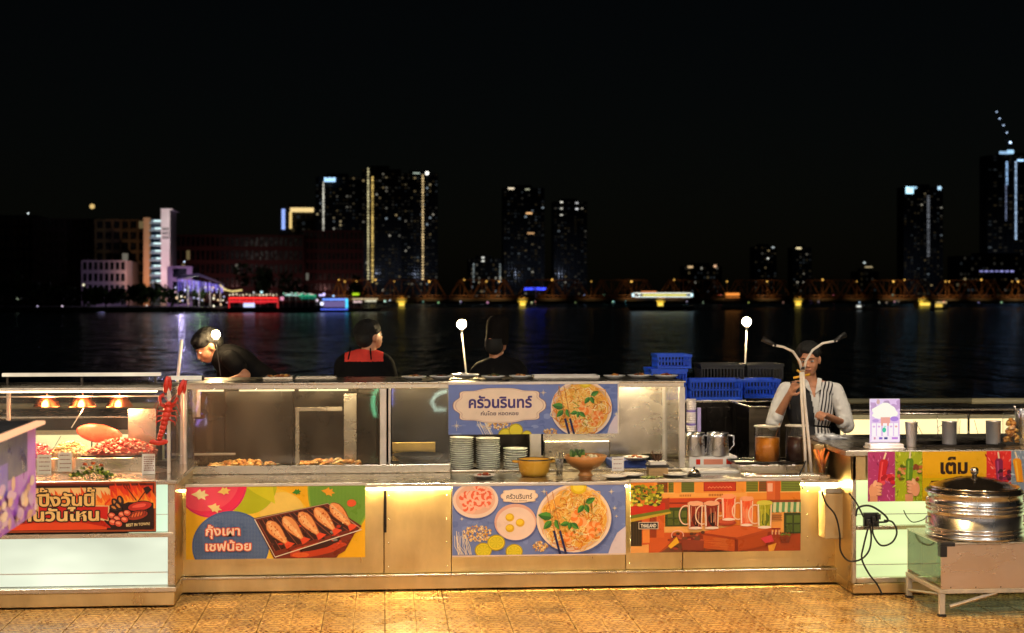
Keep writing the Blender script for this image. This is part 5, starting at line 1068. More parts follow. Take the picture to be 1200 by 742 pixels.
# ================================================================ flame sign
def draw_flame(A):
    rnd = random.Random(21); A.rect(-8, 563, 184, 626, '#3c150c'); A.rect(-6.5, 564.6, 182.6, 624.6, '#b2542a'); A.rect(-5, 566, 181, 623, '#5a1c10'); A.rect(-4, 568.4, 179.5, 621.5, '#23100c')
    A.poly([(-4, 569), (176, 569), (179, 572), (179, 590), (131, 606), (131, 569)], '#c8281a'); A.rect(128, 569, 179, 592, '#cf3218')
    A.poly([(-4, 571), (126, 571), (129, 574), (129, 601), (124, 603), (-4, 603)], '#dcae6a'); A.poly([(30, 571.6), (124, 571.6), (127, 574), (127, 596), (30, 596)], '#e6be7e')
    def flames(x0, x1, yb, n, h, cs):
        for c, k in cs:
            for i in range(n):
                x = x0 + (x1 - x0) * (i + rnd.uniform(.1, .9)) / n; hh_ = h * k * rnd.uniform(.6, 1.1); w_ = h * .28 * k; b = rnd.uniform(-2, 2)
                A.poly([(x - w_, yb), (x - w_ * 1.1, yb - hh_ * .3), (x - w_ * .3 + b * .3, yb - hh_ * .6), (x - w_ * .5 + b, yb - hh_), (x + w_ * .3 + b * .6, yb - hh_ * .65), (x + w_ * .9, yb - hh_ * .4), (x + w_, yb)], c)
    flames(55, 104, 590, 12, 20, (('#e0441c', 1), ('#f07828', .72))); flames(110, 128, 597, 6, 24, (('#e8681e', 1), ('#f49a3a', .6)))
    flames(131, 180, 597, 16, 30, (('#e03a16', 1), ('#ee6a1e', .85), ('#f69a30', .55)))
    A.poly([(128, 597), (150, 589), (180, 590), (180, 622), (124, 622)], '#2a120e')
    A.poly([(-4, 612), (30, 606), (80, 604.5), (122, 609), (122, 614), (80, 610), (30, 612), (-4, 618)], '#f0d8a0')
    A.poly([(-4, 615), (30, 609), (80, 606), (121, 611), (130, 620), (-4, 622)], '#b82414'); A.poly([(-4, 618), (40, 613), (90, 612), (125, 619), (125, 622), (-4, 622)], '#e24a22')
    A.poly([(44, 592), (128, 593), (127, 612), (118, 609), (44, 608)], '#e0c088'); A.poly([(45, 593), (126.6, 594), (126, 610.6), (118, 608), (45, 607)], '#c8231a')
    A.text('ปิ้งวันนี้', 43, 592.5, 68, 22, '#e8bd72', .035, '#1e0d0a', .085); A.text('กินวันไหน', 24, 610.5, 92, 16.5, '#edc680', .035, '#1e0d0a', .085)
    def oval(x, y, rx, ry, a, c, c2): A.ell(x, y, rx + 1, ry + 1, '#180a08', 18, 0, a); A.ell(x, y, rx, ry, c, 18, 0, a); A.ell(x - .5, y - .7, rx * .65, ry * .45, c2, 14, .2, a)
    for x, y, a in ((135, 590, 1.1), (141, 587, 1.3), (134, 596, .5), (139, 594, .9)): oval(x, y, 5.4, 3, a, '#3a2420', '#c8803c')
    oval(164, 594, 14, 5.4, -.15, '#b82c22', '#e4584a'); oval(161, 605, 12.5, 5.2, -.22, '#9a3420', '#d8683c')
    for k in range(6): A.line([(153 + k * 3.4, 608 - k * .6), (155 + k * 3.4, 602 - k * .8)], .9, '#5a1c12')
    for x, y in ((131, 605), (137, 609), (143, 604), (132, 613), (139, 615), (146, 610), (149, 602)): oval(x, y, 4.2, 3.5, .3, '#d8543c', '#f09a78')
    A.line([(162, 588), (172, 574)], 1.1, '#1c0c0a'); A.poly([(168, 572), (174, 569.5), (178, 574), (172, 580)], '#2a1410'); A.line([(160, 587), (150, 573)], 1.1, '#1c0c0a')
    for d in (-2.5, 0, 2.5): A.line([(150 + d, 573 - abs(d) * .2), (148 + d * 1.4, 568 + abs(d) * .3)], 1, '#2a1410')
    A.text('BEST IN TOWN!', 148, 618.6, 28, 3.4, '#f0d8a0', .02, slope=-.06)
r = banner('dark framed flame sign with big cream Thai lettering and drawn barbecue foods', -6, 183, 563.8, 625.5, YS - .036, draw_flame, rod=False, name='flame_sign', cat='sign', step=4e-5)
# ================================================================ plastic lobster
lred = pm('red_plastic_lobster', (.62, .035, .02), .32, 0, .35, 30, .3, 60, coat=.3)
YQ = 9.86; pl = at(186, 521, YQ); lo = empty('lobster_decoration', pl, 'bright red plastic lobster hung head up on the corner post', 'lobster'); u = S(190, YQ); mb = MB()
def LP(px, py, dy=0): q = at(px, py, YQ) - pl; return Vector((q.x, dy, q.z))
for i, (px, py, r_) in enumerate(((197.5, 474, 4.4), (197, 480, 5.3), (195.5, 486, 5.2), (194, 491, 4.7), (192.5, 496, 4.4), (191, 501, 4.1), (189.8, 506, 3.8), (188.3, 510, 3.5), (187, 514, 3.2))): mb.ball(LP(px, py), r_ * u, sy=.8, sz=.85, n=14, m=8)
for a in (-1.0, -.5, 0, .5, 1.0):
    d = Vector((math.sin(a) * 8, 0, -math.cos(a) * 3.4)) * u; mb.ball(LP(186, 516) + d, 3.4 * u, sx=1.25, sy=.3, sz=.85, n=10, m=6)
mb.build('body', lred, lo)
def claw(pts, cx, cy, a):
    mb = MB(); mb.tube([LP(*p) for p in pts], [1.4 * u, 1.7 * u, 2 * u][:len(pts)] + [2 * u] * (len(pts) - 3), 8)
    for off, L, w_ in ((-1.6, 10, 3.3), (2.6, 8.5, 2)):
        q = LP(cx, cy); d = Vector((math.sin(a), 0, math.cos(a))); s1 = Vector((math.cos(a), 0, -math.sin(a)))
        mb.ball(q + s1 * off * u + d * (1 if off < 0 else 2.5) * u, 1, sx=w_ * u, sy=2.4 * u, sz=L * u, n=12, m=9, rot=(0, a + (.05 if off < 0 else -.12), 0), nz=.12)
    mb.build('claw', lred, lo)
claw([(195, 477), (188.5, 473), (187, 466), (192, 462)], 196.5, 452, .1); claw([(199, 476), (205, 472), (208, 466)], 213.5, 455.5, .28)
for s_ in (-1, 1):
    for k in range(4):
        y0 = 478 + k * 4.4; x0 = 197 - k * .9; pts = [LP(x0 + s_ * 3, y0), LP(x0 + s_ * 11, y0 - 4 + k * 2.5, -.012), LP(x0 + s_ * (14 - k), y0 + 5 + k, -.004)]; MB().tube(pts, [1.1 * u, .8 * u, .35 * u], 6).build('walking_leg', lred, lo)
for s_ in (-1, 1): MB().tube([LP(198 + s_, 470), LP(198 + s_ * 9, 462, -.02), LP(197 + s_ * 15, 476, -.03), LP(196 + s_ * 17, 492, -.02)], [.5 * u, .4 * u, .35 * u, .25 * u], 5).build('antenna', lred, lo)
# ================================================================ bar wing at right
YW = 9.94; WL = X(999, YW); WR = X(1330, YW); ZW = Z(1100, 527, YW)
bw = empty('ice_bar', (0, YW, 0), 'tall steel drinks bar at the right with glowing pale green panels', 'bar counter')
def zw(py): return Z(1050, py, YW)
opal_g = em('backlit_green_white_panel', (.88, 1, .46), 1.0, .2, 1.2, (1, 1, 3))
bx('plinth', steel_panel, bw, WL, WR, -.02, 1.1, .012, zw(683), .004); bx('carcass', steel_dark, bw, WL + .01, WR, .06, 1.1, zw(683) + .001, ZW - .04, .003)
bx('corner_post', steel, bw, WL, X(1003.5, YW), 0, .04, zw(683) + .002, ZW - .04, .003)
bx('light_panel', opal_g, bw, X(1004, YW), X(1084, YW), .02, .05, zw(676), zw(621), 0); bx('light_panel', opal_g, bw, X(1004, YW), X(1084, YW), .02, .05, zw(615.5), zw(563), 0)
bx('light_panel', opal_g, bw, X(1085, YW), WR, .02, .05, zw(676), zw(621), 0); bx('light_panel', opal_g, bw, X(1085, YW), WR, .02, .05, zw(615.5), zw(563), 0)
bx('lower_rail', steel, bw, X(1003.6, YW), WR, -.006, .04, zw(682.5), zw(676.5), .003); bx('middle_rail', steel, bw, X(1003.6, YW), WR, -.006, .04, zw(620.6), zw(616), .003)
for y_ in (661.5, 602.5): bx('panel_divider', alu, bw, X(1004, YW), WR, .012, .019, zw(y_ + .6), zw(y_ - .2), 0)
bx('upper_fascia', steel_panel, bw, WL, WR, 0, .04, zw(562.5), ZW - .04, .003)
bx('countertop', steel, bw, WL - .05, WR, -.02, 1.12, ZW - .038, ZW, .004)
bx('side_panel', steel_panel, bw, WL, WL + .006, .041, 1.05, zw(683) + .002, ZW - .04, .002)
# side shelf between main counter and the bar
sh = empty('side_shelf', (X(965, 10.5), 10.5, ZT), 'boxy steel riser joining the main counter to the tall bar', 'shelf'); ox = sh.location.x
bx('riser_body', steel_panel, sh, X(945, 10.6) - ox, WL - .055 - ox, -.1, .55, .002, Z(970, 521, 10.4) - ZT, .004)
bx('lower_step', steel, sh, X(868, 10.6) - ox, X(944.5, 10.6) - ox, .12, .6, .002, Z(900, 545, 10.62) - ZT, .004)
bx('front_tray', steel, sh, X(872, 10.3) - ox, WL - .056 - ox, -.24, -.102, .002, .03, .003)
# ---- dessert banner
def draw_ice(A):
    rnd = random.Random(31)
    def burst(x0, x1, base, cols, n=70):
        A.rect(x0, 527, x1, 589, base); cx = (x0 + x1) / 2
        for i in range(n): x, y = rnd.uniform(x0, x1), rnd.uniform(528, 588); A.leaf(x, y, rnd.uniform(2, 7), rnd.uniform(.5, 2), math.atan2(y - 556, x - cx) + rnd.uniform(-.2, .2), rnd.choice(cols))
    def hand(cx, cy, s_=1):
        for k in range(4): A.ell(cx + (2.6 - k * .2) * s_, cy - 5 + k * 3.9, 4.6, 2.3, '#b06a4a', 12, 0, .2); A.ell(cx + (2.2 - k * .2) * s_, cy - 5.3 + k * 3.9, 4.2, 1.8, '#eeb08a', 12, 0, .2)
        A.ell(cx - 4 * s_, cy + 3, 5, 9, '#e8a47c', 16); A.ell(cx - 2 * s_, cy - 6, 2.2, 4.2, '#f2bc96', 12, 0, .3 * s_); A.rect(cx - 8, cy + 9, cx + 1, 589, '#dc9a74')
    def pop(cx, y0, y1, w_, c, c2, a=0):
        A.line([(cx + a * 8, y0 - 9), (cx, y0 + 3)], 2, '#f0dcb8')
        A.poly([(cx - w_ + a * 3, y0 + 2), (cx - w_ * .6 + a * 4, y0 - 1), (cx + w_ * .6 + a * 4, y0 - 1), (cx + w_ + a * 3, y0 + 2), (cx + w_ * .8 - a * 4, y1), (cx - w_ * .8 - a * 4, y1)], c); A.poly([(cx - w_ * .5 + a * 3, y0 + 2), (cx - w_ * .1 + a * 3, y0 + 2), (cx - w_ * .1 - a * 3, y1 - 2), (cx - w_ * .5 - a * 3, y1 - 2)], c2)
    burst(1017, 1048.5, '#b23a78', ('#d06aa8', '#8a2458', '#e090c0', '#c04a8a')); pop(1034, 538, 566, 5, '#c8202c', '#e8505a', .5)
    for i in range(12): A.ell(1040 + rnd.uniform(-6, 6), 561 + rnd.uniform(-5, 5), 3, 2.6, rnd.choice(('#d02a3c', '#a81828', '#e85060')), 10)
    hand(1027, 572)
    burst(1048.5, 1080, '#a8b820', ('#c8d83c', '#7c8c14', '#dce860', '#94a41c'))
    for i in range(24): A.ell(rnd.choice((1057, 1074)) + rnd.uniform(-5, 5), 553 + rnd.uniform(-8, 9), rnd.uniform(1.5, 3.5), rnd.uniform(1.5, 3), rnd.choice(('#8a4a24', '#c8703c', '#5c6a1c', '#e09a60')), 9)
    pop(1065, 537, 563, 4.4, '#5c8a1c', '#94b83c', .1); hand(1068, 570, -1)
    A.rect(1080, 527, 1155, 589, '#eeb414'); A.rect(1080, 560, 1155, 589, '#d8b818')
    A.text('เต็ม', 1101, 554.5, 32, 20, '#2c140c', .045); A.text('ไม้', 1089, 583, 24, 20, '#2c140c', .045)
    burst(1155, 1184, '#e8302c', ('#f4685c', '#b81c20', '#f89a90', '#d82a28')); pop(1170, 538, 566, 4.6, '#8a2050', '#b04a80', -.2)
    for i in range(14): A.ell(1176 + rnd.uniform(-6, 6), 556 + rnd.uniform(-6, 6), 2.6, 2.4, rnd.choice(('#5c1430', '#8a2048', '#3c0c20')), 9)
    burst(1184, 1215, '#8294a8', ('#a0b0c0', '#6c7e94', '#c0ccd8')); pop(1192, 538, 566, 5, '#f09a14', '#f8c040', -.5); pop(1204, 536, 560, 5, '#f0a41c', '#f8c84c', 0)
banner('bright banner of fruit ice pops in five colour panels with Thai lettering', 1017, 1215, 528, 588, YW - .028, draw_ice, name='dessert_banner', rod=False, step=4e-5)
# ---- things on the bar
mn = empty('menu_light_box', (X(1036.5, YW + .12), YW + .12, ZW + .001), 'small glowing acrylic menu stand on a white base', 'menu stand'); u = S(1036, YW + .12)
bx('base', paper, mn, -20 * u, 20.5 * u, -.05, .07, 0, 5.5 * u, .006); bx('base_foot', pm('milky_plastic', (.8, .74, .7), .3, 0, .1, 6), mn, -21.5 * u, 22 * u, -.06, .08, -.0005 + .001, .0055, .003)
global_e = em_vc('printed_light_box', 1.0)
A = Art(1020, 1054.5, 468, 517, YW + .115, 4e-5)
A.rect(1020, 468, 1055, 518, '#e6c4e8'); rnd = random.Random(41)
for i in range(14): A.ell(rnd.uniform(1020, 1054), rnd.uniform(468, 480), rnd.uniform(2, 5), rnd.uniform(2, 4), rnd.choice(('#c8a0c8', '#b89ab8', '#e8d0ee', '#d8b0a8')), 12, .3)
for x, y, a, b in ((1036, 482, 14, 8), (1030, 486, 8, 5), (1044, 485, 8, 5), (1037, 477, 7, 5)): A.ell(x, y, a, b, '#fffbe8', 20, .2)
A.rect(1032, 489, 1043, 499, '#f0a898'); A.ell(1048, 491, 5, 3, '#b48ad8', 12); A.ell(1026, 493, 4, 2, '#c8a0d8', 12)
for x in (1024, 1030, 1037, 1044, 1050): A.rect(x - 2.4, 496, x + 2.4, 511, '#fff6f4'); A.ell(x, 500, 1.6, 1.2, rnd.choice(('#f0b0a8', '#c0e8d8', '#e8b8e0')), 10)
A.ell(1036, 504, 2.4, 3, '#4fc8a0', 12); A.rect(1021, 511, 1054, 517, '#fbeaf2')
for x, w_, c in ((1024, 2, '#d890a8'), (1030, 4, '#8a6ac8'), (1036, 4, '#4a4a88'), (1045, 7, '#c888d8')): A.rect(x, 512.5, x + w_, 515, c)
p = A.o - mn.location; MB().box(p.x, p.x + A.w, .001, .012, p.z - .01, p.z + A.h + .003).build('acrylic_sheet', em('acrylic_edge_glow', (1, .8, .95), .9), mn); A.build('glowing_print', mn, global_e)
lamp('menu_glow', (X(1036, YW), YW + .02, ZW + .1), .8, (1, .8, .95), .05)
cup_steel = pm('satin_cup_steel', (.74, .73, .74), .40, .75, .1, 5, rvar=.05)
def cup(px, y0, y1, w0, w1, label, Y=YW + .22, name='steel_cup', handle=False):
    u = S(px, Y); p = at(px, y1, Y); p.z = ZW + .0012; r = empty(name, p, label, 'cup'); h = (y1 - y0) * u
    lathe_obj('cup_body', [(w1 * u * .5, 0), (w1 * u * .52, .004), (w0 * u * .5, h), (w0 * u * .53, h + .002), (w0 * u * .53, h + .004), (w0 * u * .48, h + .003), (w1 * u * .45, .006), (.0005, .006)], cup_steel, r, 36)
    if handle: MB().tube([(-w0 * .5 * u, 0, h * .85), (-w0 * .8 * u, 0, h * .8), (-w0 * .82 * u, 0, h * .4), (-w0 * .5 * u, 0, h * .25)], .003, 6).build('handle', steel_shiny, r)
    return r
cup(1068, 488, 516, 14.5, 10.5, 'tapered dark steel tumbler right beside the glowing menu stand', YW + .2)
tr, hw = tray(1084, 1179, YW + .14, ZW + .001, 'long low steel tray carrying two shiny cups on the bar', steel_dark, .3, .016, name='bar_tray')
for px, lb_, hd in ((1112.5, 'shiny steel cup with side handle, left one on the bar tray', True), (1164, 'shiny steel cup with violet glint, right one on the bar tray', False)):
    c = cup(px, 486, 512, 17, 16, lb_, YW + .3, handle=hd); c.location.z = ZW + .006
jar = empty('glass_jar', (X(1185, YW + .25), YW + .25, ZW + .001), 'amber filled glass jar at the right edge of the bar', 'jar'); u = S(1185, YW + .25)
lathe_obj('jar_glass', [(9 * u, 0), (10 * u, 3 * u), (10 * u, 30 * u), (8 * u, 36 * u), (8.6 * u, 39 * u)], glass_clear, jar, 28); plain_bits('candied_fruit', jar, 70, 7 * u, 7 * u, 3 * u, 1.5 * u, 3.2 * u, ('#d8903c', '#b0682c', '#f0b860', '#e8a040'), seed=51, dome=26 * u)
jg = empty('steel_shaker', (X(1199, YW + .32), YW + .32, ZW + .001), 'tall steel shaker with spoons cut by the right picture edge', 'shaker'); lathe_obj('shaker_body', [(9 * u, 0), (9.5 * u, 42 * u), (8.8 * u, 44 * u), (8 * u, 42 * u), (8 * u, 2 * u), (.001, 2 * u)], steel_shiny, jg, 28)
MB().tube([(-4 * u, 0, 30 * u), (-13 * u, -.03, 46 * u)], .9 * u, 6).tube([(3 * u, 0, 30 * u), (6 * u, 0, 54 * u)], .8 * u, 6).build('spoon', chrome, jg)
# ---- drinks on the side shelf
def pitcher(px, y0, yl, y1, w_, Y, label, liq, zb):
    p = at(px, y1, Y); p.z = zb; u = S(px, Y); r = empty('drink_dispenser', p, label, 'drink container'); R_ = w_ / 2 * u; h = (y1 - y0) * u; hl = (y1 - yl) * u
    lathe_obj('glass_body', [(R_ * .97, 0), (R_, .004), (R_, h), (R_ * 1.04, h + .003), (R_ * .96, h + .003), (R_ * .955, .005)], glass_clear, r, 36); lathe_obj('drink', [(R_ * .93, .006), (R_ * .945, hl), (.001, hl)], liq, r, 36)
    lathe_obj('lid', [(R_ * 1.03, h + .004), (R_ * 1.03, h + .012), (.001, h + .014)], pm('milky_lid', (.75, .66, .52), .4), r, 36)
    MB().tube([(R_ * .5, 0, h * .5), (R_ * 1.0, .0, h * 1.12)], .004, 6).build('ladle', wood, r)
zst = Z(900, 545, 10.62) + .003
trb, hw = tray(862, 945, 10.66, zst, 'black rimmed drip tray under the two drink dispensers', steel_dark, .26, .014, name='drip_tray')
pitcher(899, 501, 513, 541, 30, 10.78, 'clear dispenser of bright orange juice on the drip tray', pm('orange_juice', (1, .30, .008), .3, 0, .08, 5, emit=(.9, .25, .01), es=.0), zst + .005); pitcher(934, 501, 513, 541, 27, 10.80, 'clear dispenser of dark iced tea on the drip tray', pm('dark_tea', (.10, .025, .01), .2, 0, .5, 6), zst + .005)
zr = Z(970, 521, 10.4) + .003
zft = ZT + .031
sg_ = empty('straw_glass', (X(962, 10.36), 10.34, zft), 'glass of orange fries like sticks on the riser by the lamp pole', 'glass'); u = S(962, 10.36)
lathe_obj('glass_body', [(7 * u, 0), (9 * u, 17 * u), (8.4 * u, 17 * u), (6.4 * u, 1 * u), (.001, 1 * u)], glass_clear, sg_, 24); mb = MB(); rnd = random.Random(3)
for i in range(14): a = rnd.uniform(0, 6.28); mb.tube([(3 * u * math.cos(a + 2), 3 * u * math.sin(a + 2), 1.2 * u), (9 * u * math.cos(a), 6 * u * math.sin(a), rnd.uniform(22, 29) * u)], 1.2 * u, 5, c=lin(rnd.choice(('#f0802c', '#f49a3c', '#e06a20'))))
mb.build('orange_sticks', varied, sg_)
pbg = empty('clear_plastic_bag', (X(972, 10.7), 10.7, zr), 'crumpled clear bag lying on the steel riser behind the sticks', 'bag'); MB().ball((0, 0, .018), .05, sx=1.8, sy=1, sz=.5, nz=.9, n=26, m=14).build('bag', pm('cloudy_plastic', (.62, .62, .62), .25, 0, .3, 20, .5, 50), pbg)
# kettles, boxes, cups, bell
def jug(px, label, Y=11.0):
    u = S(px, Y); p = at(px, 534, Y); r = empty('steel_jug', p, label, 'jug'); lathe_obj('jug_body', [(13 * u, 0), (13.6 * u, 2 * u), (12 * u, 22 * u), (12.8 * u, 27 * u), (12 * u, 27 * u), (11.4 * u, 22 * u), (12 * u, 3 * u), (.001, 2 * u)], steel_shiny, r, 32)
    MB().tube([(11 * u, 0, 24 * u), (19 * u, 0, 23 * u), (19.5 * u, 0, 12 * u), (12 * u, 0, 5 * u)], 1.2 * u, 7).build('handle', steel_shiny, r); return p
pj = jug(813, 'polished steel jug nearest the glass case corner'); jug(841, 'polished steel jug right of the first one, before the ice well')
bxs = empty('printed_box', (X(833, 11.0), 10.93, Z(833, 548, 10.93)), 'flat white cardboard box with red printed squares under the jugs', 'box'); u = S(833, 10.93)
h1 = Z(813, 534, 11.0) - bxs.location.z - .0005
bx('box_body', paper, bxs, -28 * u, 29 * u, 0, .3, 0, h1, .002)
s_flat = True; mb = MB()
for a, b, c in ((-20, -15, '#c8301c'), (16, 21, '#c8301c'), (-11, 12, '#d88a70')): mb.add([(a * u, -.001, h1 * .28), (b * u, -.001, h1 * .28), (b * u, -.001, h1 * .76), (a * u, -.001, h1 * .76)], [(0, 1, 2, 3)], c=lin(c))
mb.build('printed_marks', print_paper, bxs); s_flat = False
bx('stand', steel, sh, X(803, 11.0) - ox, X(868, 11.0) - ox, .42, .9, .002, bxs.location.z - ZT - .001, .003)
pa_ = empty('paper_sheet', (X(846, 10.7), 10.72, ZT + .001), 'white papers lying on the counter below the printed box', 'paper'); bx('paper_pile', paper, pa_, -.26, .27, -.06, .14, 0, .018, .002)
ct = empty('cup_stack', (X(810, 11.25), 11.25, pj.z), 'tall stack of striped paper cups in a clear tube behind the jugs', 'cups'); u = S(810, 11.25)
mb = MB()
for k in range(24): mb.lathe([(5.0 * u, k * 2.6 * u), (6.2 * u, (k + 1) * 2.6 * u - .2 * u), (5.6 * u, (k + 1) * 2.6 * u)], 20, c=lin('#e8e0e4' if k % 6 else '#8a78c8'))
mb.build('paper_cups', varied, ct); bx('card_tube', pm('violet_striped_tube', (.45, .38, .75), .4, 0, .3, 20, stretch=(20, 20, .1)), ct, 7 * u, 11 * u, -.02, .02, 0, 52 * u, .002)
bl = empty('service_bell', (X(813.5, 10.52), 10.52, ZT + .001), 'small black desk bell on the ledge by the case corner', 'bell'); u = S(813, 10.52)
lathe_obj('bell_base', [(8 * u, 0), (8 * u, 2 * u), (.001, 2.2 * u)], black_pl, bl); lathe_obj('bell_dome', [(7 * u, 2.6 * u), (6.4 * u, 5 * u), (4 * u, 7.4 * u), (.001, 8.4 * u)], chrome, bl); lathe_obj('bell_button', [(1.1 * u, 8 * u), (1.3 * u, 10.4 * u), (.001, 11 * u)], black_pl, bl, 12)
# ---- twin goose-neck lamp
YT = 10.33; gl = empty('gooseneck_lamp', (X(945, YT), YT, ZT + .031), 'slender white double gooseneck lamp in front of the barman', 'lamp'); u = S(945, YT)
def GP(px, py, dy=0): q = at(px, py, YT) - gl.location; return Vector((q.x, dy, q.z))
MB().tube([(GP(951, 563).x - .0, 0, .001), GP(948, 520), GP(943, 470), GP(941, 436)], 1.9 * u, 8).build('pole', white_met, gl); MB().tube([(GP(945, 563).x, .01, .001), GP(943.5, 520, .01), GP(940, 470, .01), GP(939, 436, .01)], 1.8 * u, 8).build('pole', white_met, gl)
MB().tube([GP(939.5, 435), GP(937, 424, -.01), GP(928, 412, -.03), GP(916, 406.5, -.05), GP(903, 404, -.06)], 1.5 * u, 8).build('left_neck', white_met, gl); MB().tube([GP(942, 435), GP(944, 423, -.01), GP(951, 410, -.03), GP(962, 402, -.05), GP(978, 399, -.06)], 1.5 * u, 8).build('right_neck', white_met, gl)
lathe_obj('neck_collar', [(2.9 * u, 0), (2.9 * u, 3 * u), (2.2 * u, 3.2 * u)], black_pl, gl, 16, o=GP(940.5, 433))
bx('base_plate', alu, gl, -.05, .05, -.04, .05, 0, .004, .001)
for a, b, c in (((907, 404.8), (892, 397), 'left'), ((974, 399.8), (989, 392), 'right')): MB().tube([GP(*a, -.06), GP(*b, -.03)], [2 * u, 3.4 * u], 12).build('lamp_head', black_rub, gl)
# ---- junction box, power strip, cables
jb = empty('junction_box', (X(970, YF), YF - .018, Z(970, 627, YF)), 'cream metal junction box fixed to the counter end', 'junction box'); u = S(970, YF)
bx('box_body', pm('cream_metal', (.55, .38, .18), .4, 0, .15, 5), jb, -12 * u, 11 * u, -.16, 0, 0, 52 * u, .005); bx('conduit', pm('grey_conduit', (.4, .36, .3), .5), jb, -10 * u, 10 * u, -.14, -.02, 52.5 * u, 58 * u, .002)
ps = empty('power_strip', (X(1019, YW), YW - .045, Z(1019, 616, YW)), 'black power socket block hanging on the glowing bar front', 'power strip'); u = S(1019, YW)
bx('socket_block', black_pl, ps, -9 * u, 9 * u, 0, .03, 0, 16 * u, .003)
for k in range(3): bx('plug', black_pl, ps, (-7 + k * 6) * u, (-3 + k * 6) * u, -.035, -.001, (3 + k * 3) * u, (9 + k * 3) * u, .002)
def cable(pts, label, Yc, r_=1.0, name='black_cable'):
    base = at(*pts[-1][:2], Yc); r = empty(name, base, label, 'cable'); P = [at(p[0], p[1], Yc + (p[2] if len(p) > 2 else 0)) - base for p in pts]; Q_ = []
    for i in range(len(P) - 1):
        p0, p1, p2, p3 = P[max(0, i - 1)], P[i], P[i + 1], P[min(len(P) - 1, i + 2)]
        for k in range(6):
            t = k / 6; Q_.append(.5 * ((2 * p1) + (-p0 + p2) * t + (2 * p0 - 5 * p1 + 4 * p2 - p3) * t * t + (-p0 + 3 * p1 - 3 * p2 + p3) * t ** 3))
    Q_.append(P[-1]); MB().tube(Q_, r_ * S(1000, Yc), 7).build('cord', black_rub, r)
cable([(995, 578), (1004, 590), (1012, 606)], 'short black lead from the counter end to the socket block', YW - .07)
cable([(963, 576), (968, 590), (979, 604), (984, 625), (985, 645), (994, 657), (1008, 656), (1018, 646), (1021, 630), (1019, 612)], 'long looping black cable hanging below the cream junction box', YW - .08, 1.1)
cable([(1003, 605), (1006, 595), (1020, 593), (1036, 603), (1040, 611), (1026, 612)], 'coiled upper black cable loop over the socket block', YW - .075, 1.2)
cable([(1024, 611), (1023, 625), (1032, 639), (1045, 636), (1051, 624), (1046, 612), (1036, 610)], 'round black cable loop at the right below the socket block', YW - .08, 1.1)
cable([(1018, 616), (1012, 640), (1010, 655), (1018, 672), (1028, 685), (1034, 697, -.02)], 'black cable trailing from the socket block down to the floor', YW - .085, 1.1)
cable([(941, 573, -.1), (936, 560, -.1), (941, 548, -.1), (944, 540, -.1)], 'short black cable end at the lamp pole foot', 10.4, 1.0)
cable([(1059, 598, 0), (1063, 606, 0), (1070, 612), (1082, 609), (1087, 604)], 'thin grey cable beside the cart top', YW - .04, .6)
# ================================================================ cart and steamer
YCF = 9.22; ZC = Z(1150, 636, YCF); ca = empty('steel_cart', (X(1150, YCF), YCF, 0), 'low worn metal cart on a pale tubular frame at the right edge', 'cart'); ox = ca.location.x
cl, cr = X(1103, YCF) - ox, X(1262, YCF) - ox; dC = .62; zb_ = Z(1150, 690, YCF)
pink = pm('worn_copper_toned_panel', (.80, .64, .52), .30, 1, .1, 2.2, .03, 1.2, (1, 1, 2), bdet=0); frm = pm('cream_painted_tube', (.60, .52, .40), .4, 0, .3, 9)
bx('front_panel', pink, ca, cl, cr, 0, .012, zb_, ZC - .012, .003); bx('back_panel', pink, ca, cl, cr, dC - .012, dC, zb_, ZC - .012, .003)
bx('side_glass_panel', glass_mat('green_tint_glass', (.75, .9, .7), .12, (.5, .6, .4)), ca, cl, cl + .006, .013, dC - .013, zb_ + .02, ZC - .012, 0); bx('inner_box', steel_dark, ca, cl + .08, cr - .05, .08, dC - .05, zb_ + .01, ZC - .04, .004)
bx('cart_top', steel, ca, cl - .005, cr + .005, -.005, dC + .005, ZC - .011, ZC, .003); bx('corner_bracket', black_pl, ca, cl - .008, cl + .085, -.012, .05, ZC - .02 - .0, ZC + .004, .003); bx('corner_bracket', black_pl, ca, cl - .009, cl + .035, -.011, .04, ZC - .085, ZC - .0205, .003)
for k in range(6): MB().ball((cl + .06 + k * .16, -.003, zb_ + .01), .004, n=8, m=5).build('rivet', steel_dark, ca)
t_ = .028; bx('frame_rail', frm, ca, cl - .012, cr, -.004, t_ - .004, zb_ - t_, zb_ - .001, .004); bx('frame_rail', frm, ca, cl - .012, cr, dC - t_, dC, zb_ - t_, zb_ - .001, .004)
bx('frame_rail', frm, ca, cl - .0119, cl + t_ - .012, t_ - .003, dC - t_ - .001, zb_ - t_ - .0005, zb_ - .0012, .004)
for x_ in (cl - .010, cr - .04):
    for y_ in (-.002, dC - t_ - .002):
        bx('leg', frm, ca, x_, x_ + t_ + .008, y_, y_ + t_ + .004, .014, zb_ - t_ - .0006, .004); bx('foot_pad', black_pl, ca, x_ - .006, x_ + t_ + .014, y_ - .006, y_ + t_ + .01, .0, .0135, .003)
for a, b in (((cl + .06, .01, .03 + .03), (cl + .36, .01, zb_ - t_)), ((cr - .06, .01, .06), (cl + .62, .01, zb_ - t_))): MB().tube([a, b], .012, 4, sm=False).build('brace', frm, ca)
MB().tube([(cl + .0, dC - .02, .05), (cl, .02, zb_ * .8)], .009, 4, sm=False).build('brace', frm, ca)
stm = empty('steamer_pot', (X(1142, 9.5), 9.5, ZC + .001), 'large round steel steamer with a dark domed lid on the cart', 'steamer'); u = S(1142, 9.5)
spr = [(54 * u, 0), (55.5 * u, 1 * u), (55.5 * u, 6 * u)]
